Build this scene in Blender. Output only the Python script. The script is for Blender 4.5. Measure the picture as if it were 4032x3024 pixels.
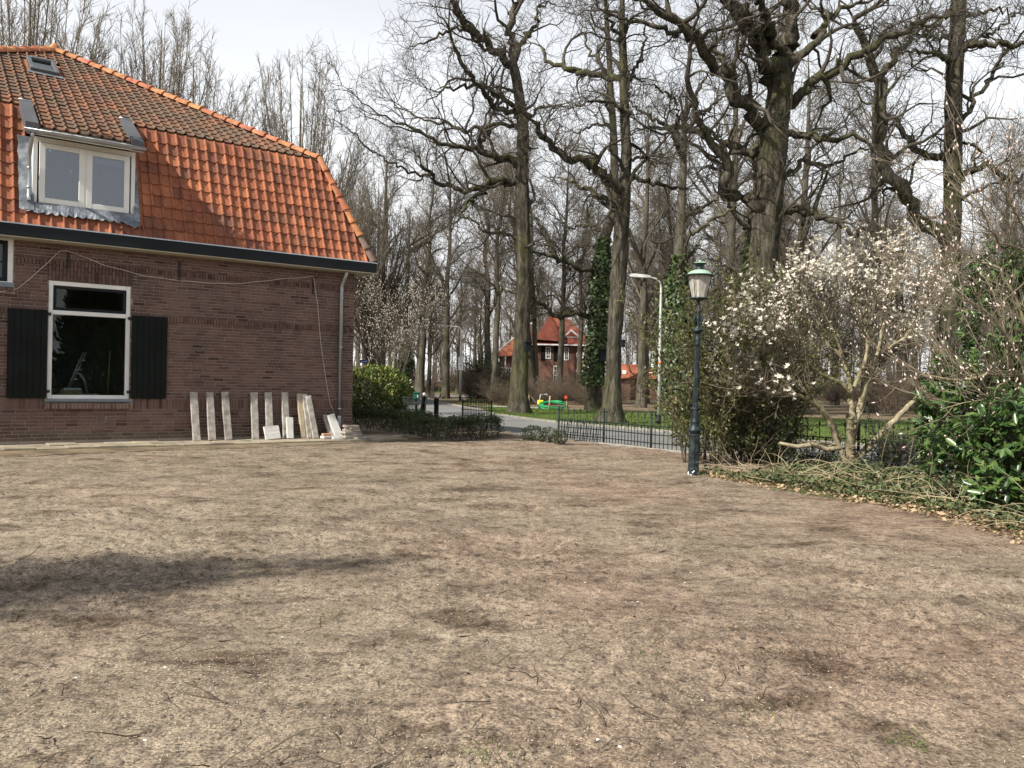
import bpy, bmesh, math, random
import numpy as np
from mathutils import Vector, Matrix, Euler

for o in list(bpy.data.objects):
    bpy.data.objects.remove(o)
random.seed(7)
RNG = np.random.default_rng(11)
R = math.radians
SC = bpy.context.scene
COL = SC.collection

# ------------------------------------------------------------------ camera, sky, sun, exposure
EYE = 1.25
cam = bpy.data.cameras.new('camera')
cam.sensor_width = 36.0
cam.lens = 36.0 * 3250 / 4032
cam.clip_start, cam.clip_end = 0.05, 3000
camo = bpy.data.objects.new('camera', cam)
camo.location = (0, 0, EYE)
camo.rotation_euler = (R(90), -0.019, 0)
COL.objects.link(camo)
SC.camera = camo

SUN_EL = R(42)
SUN_HEAD = R(49)                       # heading of the light on the ground, from +Y towards +X
LDIR = Vector((math.sin(SUN_HEAD) * math.cos(SUN_EL), math.cos(SUN_HEAD) * math.cos(SUN_EL), -math.sin(SUN_EL)))
sun = bpy.data.lights.new('sun', 'SUN')
sun.energy = 5.0
sun.angle = R(0.6)
sun.color = (1.0, 0.95, 0.86)
suno = bpy.data.objects.new('sun', sun)
suno.rotation_euler = LDIR.to_track_quat('-Z', 'Y').to_euler()
suno.location = (-20, -20, 30)
COL.objects.link(suno)

W = bpy.data.worlds.new('World')
SC.world = W
W.use_nodes = True
nt = W.node_tree
nt.nodes.clear()
sky = nt.nodes.new('ShaderNodeTexSky')
sky.sky_type = 'NISHITA'
sky.sun_disc = False
sky.sun_elevation = SUN_EL
sky.sun_rotation = math.atan2(-LDIR.x, -LDIR.y)
sky.air_density, sky.dust_density, sky.ozone_density = 1.0, 1.5, 1.0
tc = nt.nodes.new('ShaderNodeTexCoord')
sep = nt.nodes.new('ShaderNodeSeparateXYZ')
nt.links.new(tc.outputs['Generated'], sep.inputs[0])
# thin cloud veil, thicker towards the horizon
mp = nt.nodes.new('ShaderNodeMapping')
mp.inputs['Scale'].default_value = (1.0, 1.0, 2.6)
nt.links.new(tc.outputs['Generated'], mp.inputs[0])
nz = nt.nodes.new('ShaderNodeTexNoise')
nz.inputs['Scale'].default_value = 1.7
nz.inputs['Detail'].default_value = 7
nz.inputs['Roughness'].default_value = 0.55
nt.links.new(mp.outputs[0], nz.inputs['Vector'])
mr = nt.nodes.new('ShaderNodeMapRange')
mr.inputs['From Min'].default_value, mr.inputs['From Max'].default_value = 0.30, 0.62
mr.inputs['To Min'].default_value, mr.inputs['To Max'].default_value = 0.86, 1.0
nt.links.new(nz.outputs[0], mr.inputs['Value'])
hz = nt.nodes.new('ShaderNodeMapRange')
hz.inputs['From Min'].default_value, hz.inputs['From Max'].default_value = 0.0, 0.9
hz.inputs['To Min'].default_value, hz.inputs['To Max'].default_value = 1.0, 0.14
nt.links.new(sep.outputs['Z'], hz.inputs['Value'])
mu = nt.nodes.new('ShaderNodeMath')
mu.operation = 'MULTIPLY'
nt.links.new(mr.outputs[0], mu.inputs[0])
nt.links.new(hz.outputs[0], mu.inputs[1])
mx = nt.nodes.new('ShaderNodeMix')
mx.data_type = 'RGBA'
nt.links.new(mu.outputs[0], mx.inputs['Factor'])
nt.links.new(sky.outputs[0], mx.inputs['A'])
mx.inputs['B'].default_value = (15.6, 15.7, 15.8, 1)
bg = nt.nodes.new('ShaderNodeBackground')
bg.inputs['Strength'].default_value = 0.06
nt.links.new(mx.outputs['Result'], bg.inputs['Color'])
wo = nt.nodes.new('ShaderNodeOutputWorld')
nt.links.new(bg.outputs[0], wo.inputs['Surface'])

SC.view_settings.view_transform = 'Standard'
SC.view_settings.look = 'None'
SC.view_settings.gamma = 1.0
SC.view_settings.exposure = 0.6
SC.view_settings.use_curve_mapping = False
SC.render.engine = 'CYCLES'
SC.cycles.max_bounces = 5
SC.cycles.diffuse_bounces = 3
SC.cycles.glossy_bounces = 2
SC.cycles.transparent_max_bounces = 8

# ------------------------------------------------------------------ helpers
def lk(o, parent=None, loc=None, rot=None):
    COL.objects.link(o)
    if parent is not None:
        o.parent = parent
    if loc is not None:
        o.location = loc
    if rot is not None:
        o.rotation_euler = rot
    return o

def tag(o, label=None, cat=None, group=None, kind=None):
    if label: o['label'] = label
    if cat: o['category'] = cat
    if group: o['group'] = group
    if kind: o['kind'] = kind
    return o

def empty(name, loc=(0, 0, 0), rz=0, label=None, cat=None, group=None, rot=None):
    o = bpy.data.objects.new(name, None)
    o.empty_display_size = 0.2
    lk(o, None, loc, rot if rot is not None else (0, 0, rz))
    return tag(o, label, cat, group)

def mobj(name, me, mat=None, parent=None, loc=None, rot=None):
    if mat is not None and not me.materials:
        me.materials.append(mat)
    return lk(bpy.data.objects.new(name, me), parent, loc, rot)

def fast_mesh(name, V, F, smooth=False, tint=None):
    """V (n,3) array, F list of (m,k) index arrays."""
    me = bpy.data.meshes.new(name)
    V = np.asarray(V, np.float32).reshape(-1, 3)
    me.vertices.add(len(V))
    me.vertices.foreach_set('co', V.ravel())
    F = [np.asarray(f, np.int32) for f in F if len(f)]
    loops = np.concatenate([f.ravel() for f in F])
    tot = np.concatenate([np.full(len(f), f.shape[1], np.int32) for f in F])
    start = np.concatenate([[0], np.cumsum(tot)[:-1]]).astype(np.int32)
    me.loops.add(len(loops))
    me.loops.foreach_set('vertex_index', loops)
    me.polygons.add(len(tot))
    me.polygons.foreach_set('loop_start', start)
    me.polygons.foreach_set('loop_total', tot)
    if smooth:
        me.polygons.foreach_set('use_smooth', np.ones(len(tot), bool))
    if tint is not None:
        a = me.attributes.new('tint', 'FLOAT', 'POINT')
        a.data.foreach_set('value', np.asarray(tint, np.float32))
    me.update(calc_edges=True)
    return me

class MB:
    """collects shapes of ONE part"""
    def __init__(s):
        s.v, s.f, s.sm = [], [], []
    def add(s, vs, fs, sm=False):
        b = len(s.v)
        s.v += [tuple(p) for p in vs]
        s.f += [tuple(i + b for i in f) for f in fs]
        s.sm += [sm] * len(fs)
        return s
    def box(s, a, b, M=None):
        x0, y0, z0 = a; x1, y1, z1 = b
        vs = [Vector(p) for p in ((x0,y0,z0),(x1,y0,z0),(x1,y1,z0),(x0,y1,z0),(x0,y0,z1),(x1,y0,z1),(x1,y1,z1),(x0,y1,z1))]
        if M is not None: vs = [M @ p for p in vs]
        return s.add(vs, [(0,3,2,1),(4,5,6,7),(0,1,5,4),(1,2,6,5),(2,3,7,6),(3,0,4,7)])
    def cbox(s, a, b, c=0.01, M=None):
        """box with chamfered vertical and horizontal edges"""
        bm = bmesh.new()
        bmesh.ops.create_cube(bm, size=1)
        for v in bm.verts:
            v.co = Vector([a[i] + (v.co[i] + .5) * (b[i] - a[i]) for i in range(3)])
        bmesh.ops.bevel(bm, geom=bm.edges[:], offset=c, segments=1, affect='EDGES')
        vs = [v.co.copy() for v in bm.verts]
        if M is not None: vs = [M @ p for p in vs]
        bm.verts.index_update()
        fs = [tuple(v.index for v in f.verts) for f in bm.faces]
        bm.free()
        return s.add(vs, fs)
    def prism(s, poly, h, M=None):
        """poly in XY extruded to z=h (signed area > 0)"""
        n = len(poly)
        vs = [Vector((p[0], p[1], 0)) for p in poly] + [Vector((p[0], p[1], h)) for p in poly]
        if M is not None: vs = [M @ p for p in vs]
        return s.add(vs, [tuple(range(n))[::-1], tuple(range(n, 2*n))] + [(i, (i+1) % n, n + (i+1) % n, n + i) for i in range(n)])
    def tube(s, pts, r, k=8, cap=True):
        P = [Vector(p) for p in pts]
        rr = r if isinstance(r, (list, tuple)) else [r] * len(P)
        ref = None
        vs, fs = [], []
        for i, p in enumerate(P):
            t = (P[min(i+1, len(P)-1)] - P[max(i-1, 0)]).normalized()
            if ref is None:
                ref = Vector((1, 0, 0)) if abs(t.x) < .8 else Vector((0, 1, 0))
            a = t.cross(ref).normalized()
            b = t.cross(a)
            ref = b.cross(t) * -1 if False else ref
            for j in range(k):
                w = 2 * math.pi * j / k
                vs.append(p + a * (rr[i] * math.cos(w)) + b * (rr[i] * math.sin(w)))
        for i in range(len(P) - 1):
            for j in range(k):
                fs.append((i*k + j, i*k + (j+1) % k, (i+1)*k + (j+1) % k, (i+1)*k + j))
        s.add(vs, fs, k > 5)
        if cap:
            b = len(s.v) - len(vs)
            s.f += [tuple(b + j for j in range(k))[::-1], tuple(b + (len(P)-1)*k + j for j in range(k))]
            s.sm += [False, False]
        return s
    def lathe(s, prof, k=16, M=None, sm=True):
        vs, fs = [], []
        for r_, z in prof:
            for j in range(k):
                w = 2 * math.pi * (j + .5) / k
                p = Vector((r_ * math.cos(w), r_ * math.sin(w), z))
                vs.append(M @ p if M is not None else p)
        for i in range(len(prof) - 1):
            for j in range(k):
                fs.append((i*k + j, i*k + (j+1) % k, (i+1)*k + (j+1) % k, (i+1)*k + j))
        return s.add(vs, fs, sm)
    def mesh(s, name):
        me = bpy.data.meshes.new(name)
        me.from_pydata(s.v, [], s.f)
        me.polygons.foreach_set('use_smooth', s.sm)
        me.update()
        return me
    def build(s, name, mat, parent=None, loc=None, rot=None):
        return mobj(name, s.mesh(name), mat, parent, loc, rot)

def copy_tree(o, parent=None):
    c = o.copy()
    COL.objects.link(c)
    c.parent = parent
    for ch in list(o.children):
        copy_tree(ch, c)
    return c

# ------------------------------------------------------------------ materials
def mk(name):
    m = bpy.data.materials.new(name)
    m.use_nodes = True
    t = m.node_tree
    return m, t, t.nodes['Principled BSDF']

def ramp(t, fac, stops):
    r_ = t.nodes.new('ShaderNodeValToRGB')
    e = r_.color_ramp.elements
    while len(e) < len(stops): e.new(0.5)
    for i, (p, c) in enumerate(stops):
        e[i].position = p
        e[i].color = (c[0], c[1], c[2], 1)
    t.links.new(fac, r_.inputs[0])
    return r_.outputs[0]

def noise(t, vec, scale, detail=4, rough=.55, dist=0):
    n = t.nodes.new('ShaderNodeTexNoise')
    n.inputs['Scale'].default_value = scale
    n.inputs['Detail'].default_value = detail
    n.inputs['Roughness'].default_value = rough
    n.inputs['Distortion'].default_value = dist
    t.links.new(vec, n.inputs['Vector'])
    return n.outputs[0]

def mapped(t, vec, s):
    m = t.nodes.new('ShaderNodeMapping')
    m.inputs['Scale'].default_value = s
    t.links.new(vec, m.inputs[0])
    return m.outputs[0]

def math_(t, op, a, b=None):
    m = t.nodes.new('ShaderNodeMath')
    m.operation = op
    for i, v in enumerate((a, b)):
        if v is None: continue
        if isinstance(v, (int, float)): m.inputs[i].default_value = v
        else: t.links.new(v, m.inputs[i])
    return m.outputs[0]

def mixc(t, fac, a, b, mode='MIX'):
    m = t.nodes.new('ShaderNodeMix')
    m.data_type = 'RGBA'
    m.blend_type = mode
    for sock, v in (('Factor', fac), ('A', a), ('B', b)):
        if isinstance(v, (int, float)): m.inputs[sock].default_value = v
        elif isinstance(v, tuple): m.inputs[sock].default_value = (*v, 1)
        else: t.links.new(v, m.inputs[sock])
    return m.outputs['Result']

def bump(t, b, h, strength=.4, dist=.01):
    n = t.nodes.new('ShaderNodeBump')
    n.inputs['Strength'].default_value = strength
    n.inputs['Distance'].default_value = dist
    t.links.new(h, n.inputs['Height'])
    t.links.new(n.outputs[0], b.inputs['Normal'])

def pos(t, world=True):
    if world:
        return t.nodes.new('ShaderNodeNewGeometry').outputs['Position']
    return t.nodes.new('ShaderNodeTexCoord').outputs['Object']

def pmat(name, stops, scale=5, rough=.8, bs=None, bstr=.3, bdist=.01, vary=0.0, tint=False, stretch=None, metal=0, spec=.3, detail=4, sub=None, world=True):
    """mottled procedural paint: noise ramp, optional per-piece variation and bump"""
    m, t, b = mk(name)
    p = pos(t, world)
    pv = mapped(t, p, stretch) if stretch else p
    if not isinstance(stops[0], tuple) or not isinstance(stops[0][1], tuple):
        n_ = len(stops)
        stops = [(0.3 + 0.4 * i / max(1, n_ - 1), c) for i, c in enumerate(stops)]
    c = ramp(t, noise(t, pv, scale, detail), stops)
    if vary:
        if tint:
            a = t.nodes.new('ShaderNodeAttribute')
            a.attribute_name = 'tint'
            rv = a.outputs['Fac']
        else:
            rv = t.nodes.new('ShaderNodeObjectInfo').outputs['Random']
        hs = t.nodes.new('ShaderNodeHueSaturation')
        t.links.new(c, hs.inputs['Color'])
        t.links.new(math_(t, 'ADD', math_(t, 'MULTIPLY', rv, 2 * vary), 1 - vary), hs.inputs['Value'])
        f2 = math_(t, 'FRACT', math_(t, 'MULTIPLY', rv, 7.31))
        t.links.new(math_(t, 'ADD', math_(t, 'MULTIPLY', f2, .03), .485), hs.inputs['Hue'])
        c = hs.outputs[0]
    t.links.new(c, b.inputs['Base Color'])
    b.inputs['Roughness'].default_value = rough
    b.inputs['Metallic'].default_value = metal
    b.inputs['Specular IOR Level'].default_value = spec
    if bs: bump(t, b, noise(t, pv, bs, 5, .6), bstr, bdist)
    return m

def leafmat(name, c1, c2, c3, rough=.45, spec=.4, trans=.25, scale=9):
    m, t, b = mk(name)
    a = t.nodes.new('ShaderNodeAttribute')
    a.attribute_name = 'tint'
    n_ = noise(t, pos(t), scale, 2)
    f_ = math_(t, 'ADD', math_(t, 'MULTIPLY', a.outputs['Fac'], .6), math_(t, 'MULTIPLY', n_, .4))
    c = ramp(t, f_, [(.2, c1), (.5, c2), (.85, c3)])
    t.links.new(c, b.inputs['Base Color'])
    b.inputs['Roughness'].default_value = rough
    b.inputs['Specular IOR Level'].default_value = spec
    if trans:
        tr = t.nodes.new('ShaderNodeBsdfTranslucent')
        t.links.new(c, tr.inputs[0])
        ms = t.nodes.new('ShaderNodeMixShader')
        ms.inputs[0].default_value = trans
        t.links.new(b.outputs[0], ms.inputs[1])
        t.links.new(tr.outputs[0], ms.inputs[2])
        t.links.new(ms.outputs[0], t.nodes['Material Output'].inputs['Surface'])
    return m

def glassmat(name, tint=(.8, .85, .85), ior=1.5, rough=.01):
    m, t, b = mk(name)
    t.nodes.remove(b)
    tr = t.nodes.new('ShaderNodeBsdfTransparent')
    tr.inputs[0].default_value = (*tint, 1)
    gl = t.nodes.new('ShaderNodeBsdfGlossy')
    gl.inputs['Roughness'].default_value = rough
    fr = t.nodes.new('ShaderNodeFresnel')
    fr.inputs[0].default_value = ior
    ms = t.nodes.new('ShaderNodeMixShader')
    t.links.new(fr.outputs[0], ms.inputs[0])
    t.links.new(tr.outputs[0], ms.inputs[1])
    t.links.new(gl.outputs[0], ms.inputs[2])
    t.links.new(ms.outputs[0], t.nodes['Material Output'].inputs['Surface'])
    return m

def bark(name, cols, moss=None, mossamt=.5, vs=7, bstr=.9, bdist=.03):
    m, t, b = mk(name)
    p = pos(t)
    st = mapped(t, p, (1, 1, .22))
    fur = noise(t, st, vs, 5, .6, .6)
    c = ramp(t, fur, [(.32, cols[0]), (.5, cols[1]), (.68, cols[2])])
    if moss:
        n_ = noise(t, p, .9, 4)
        geo = t.nodes.new('ShaderNodeNewGeometry')
        s_ = t.nodes.new('ShaderNodeSeparateXYZ')
        t.links.new(geo.outputs['Normal'], s_.inputs[0])
        f_ = math_(t, 'ADD', n_, math_(t, 'MULTIPLY', s_.outputs['Z'], .16))
        mr_ = t.nodes.new('ShaderNodeMapRange')
        mr_.inputs['From Min'].default_value = .50
        mr_.inputs['From Max'].default_value = .72
        mr_.inputs['To Max'].default_value = mossamt
        t.links.new(f_, mr_.inputs['Value'])
        c = mixc(t, mr_.outputs[0], c, moss)
    t.links.new(c, b.inputs['Base Color'])
    b.inputs['Roughness'].default_value = .95
    b.inputs['Specular IOR Level'].default_value = .1
    bump(t, b, fur, bstr, bdist)
    return m

M = {}
# value noise for relief
def vnoise(x, y, scale, seed=0):
    x = x * scale; y = y * scale
    xi = np.floor(x).astype(np.int64); yi = np.floor(y).astype(np.int64)
    fx = x - xi; fy = y - yi
    fx = fx*fx*(3-2*fx); fy = fy*fy*(3-2*fy)
    def h(a, b):
        n = (a * 374761393 + b * 668265263 + seed * 1442695041) & 0x7fffffff
        n = ((n ^ (n >> 13)) * 1274126177) & 0x7fffffff
        return ((n ^ (n >> 16)) & 0xffff) / 65535.0
    return (h(xi, yi)*(1-fx) + h(xi+1, yi)*fx)*(1-fy) + (h(xi, yi+1)*(1-fx) + h(xi+1, yi+1)*fx)*fy

# ------------------------------------------------------------------ vectorised branches and leaves
def unit(a):
    return a / np.maximum(np.linalg.norm(a, axis=-1, keepdims=True), 1e-9)

def tubes(P, Rd, k=3):
    """P (m,n,3), Rd (m,n) -> verts, quads"""
    m, n = Rd.shape
    T = np.empty_like(P)
    T[:, 1:-1] = P[:, 2:] - P[:, :-2]
    T[:, 0] = P[:, 1] - P[:, 0]
    T[:, -1] = P[:, -1] - P[:, -2]
    T = unit(T)
    t0 = unit(P[:, -1] - P[:, 0])
    ref = np.where(np.abs(t0[:, 2:3]) < .75, np.array([[0, 0, 1.]]), np.array([[1., 0, 0]]))[:, None, :]
    A = unit(np.cross(T, np.broadcast_to(ref, T.shape)))
    B = np.cross(T, A)
    w = 2 * np.pi * np.arange(k) / k
    V = P[:, :, None, :] + Rd[:, :, None, None] * (A[:, :, None, :] * np.cos(w)[None, None, :, None] + B[:, :, None, :] * np.sin(w)[None, None, :, None])
    base = (np.arange(m) * n * k)[:, None, None] + (np.arange(n - 1) * k)[None, :, None]
    j = np.arange(k)[None, None, :]
    j2 = (j + 1) % k
    Q = np.stack([base + j, base + j2, base + k + j2, base + k + j], -1).reshape(-1, 4)
    return V.reshape(-1, 3), Q

def grow(start, d, length, r0, r1, n, wig, up, rng, curl=0.0):
    m = len(start)
    P = np.empty((m, n, 3))
    P[:, 0] = start
    d = unit(d)
    step = (np.asarray(length) / (n - 1))[:, None]
    bias = rng.normal(size=(m, 3)) * curl
    for i in range(1, n):
        d = unit(d + rng.normal(size=(m, 3)) * wig + bias + np.array([0, 0, up]))
        P[:, i] = P[:, i-1] + d * step
    s = np.linspace(0, 1, n)[None, :]
    return P, np.asarray(r0)[:, None] * (1 - s) + np.asarray(r1)[:, None] * s

def spawn(P, Rd, nc, t0, t1, a0, a1, rng):
    """nc children on every parent: start, direction, parent radius there, parameter"""
    m, n = Rd.shape
    idx = np.repeat(np.arange(m), nc)
    t = np.tile(np.linspace(t0, t1, nc), m) + rng.uniform(-.5, .5, m * nc) * (t1 - t0) / max(nc, 1)
    t = np.clip(t, 0, .999)
    u = t * (n - 1)
    i = u.astype(int)
    f_ = (u - i)[:, None]
    p = P[idx, i] * (1 - f_) + P[idx, i+1] * f_
    T = unit(P[idx, i+1] - P[idx, i])
    rr = Rd[idx, i] * (1 - f_[:, 0]) + Rd[idx, i+1] * f_[:, 0]
    q = unit(np.cross(T, rng.normal(size=T.shape)))
    a = rng.uniform(a0, a1, len(t))[:, None]
    return p, T * np.cos(a) + q * np.sin(a), rr, t, idx

def resample(pts, n):
    P = np.array(pts, float)
    s = np.concatenate([[0], np.cumsum(np.linalg.norm(np.diff(P[:, :3], axis=0), axis=1))])
    u = np.linspace(0, s[-1], n)
    return np.stack([np.interp(u, s, P[:, i]) for i in range(4)], 1), s[-1]

def join(parts):
    V, F, o = [], {}, 0
    for v, q in parts:
        V.append(v)
        F.setdefault(q.shape[1], []).append(q + o)
        o += len(v)
    return np.concatenate(V), [np.concatenate(x) for x in F.values()]

def leaves(Pt, D, N, L, Wd, rng, fold=.25, six=False):
    """kite leaves with a folded midrib (2 tris) or six-point leaves (4 tris)"""
    m = len(Pt)
    D = unit(D)
    S = unit(np.cross(D, N))
    U = np.cross(S, D)
    L = np.broadcast_to(np.asarray(L, float), (m,))[:, None]
    Wd = np.broadcast_to(np.asarray(Wd, float), (m,))[:, None]
    if six:
        v = [Pt, Pt + D*L*.3 + S*Wd*.42 + U*Wd*fold, Pt + D*L*.7 + S*Wd*.45 + U*Wd*fold*.8 - U*L*.05, Pt + D*L - U*L*.12,
             Pt + D*L*.7 - S*Wd*.45 + U*Wd*fold*.8 - U*L*.05, Pt + D*L*.3 - S*Wd*.42 + U*Wd*fold]
        V = np.stack(v, 1).reshape(-1, 3)
        b = (np.arange(m) * 6)[:, None]
        F = [np.concatenate([b + np.array([[0, 1, 2, 3]]), b + np.array([[0, 3, 4, 5]])])]
        k = 6
    else:
        v = [Pt, Pt + D*L*.5 + S*Wd*.5 + U*Wd*fold, Pt + D*L, Pt + D*L*.5 - S*Wd*.5 + U*Wd*fold]
        V = np.stack(v, 1).reshape(-1, 3)
        b = (np.arange(m) * 4)[:, None]
        F = [np.concatenate([b + np.array([[0, 1, 2]]), b + np.array([[0, 2, 3]])])]
        k = 4
    return V, F, np.repeat(rng.uniform(0, 1, m), k)

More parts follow.
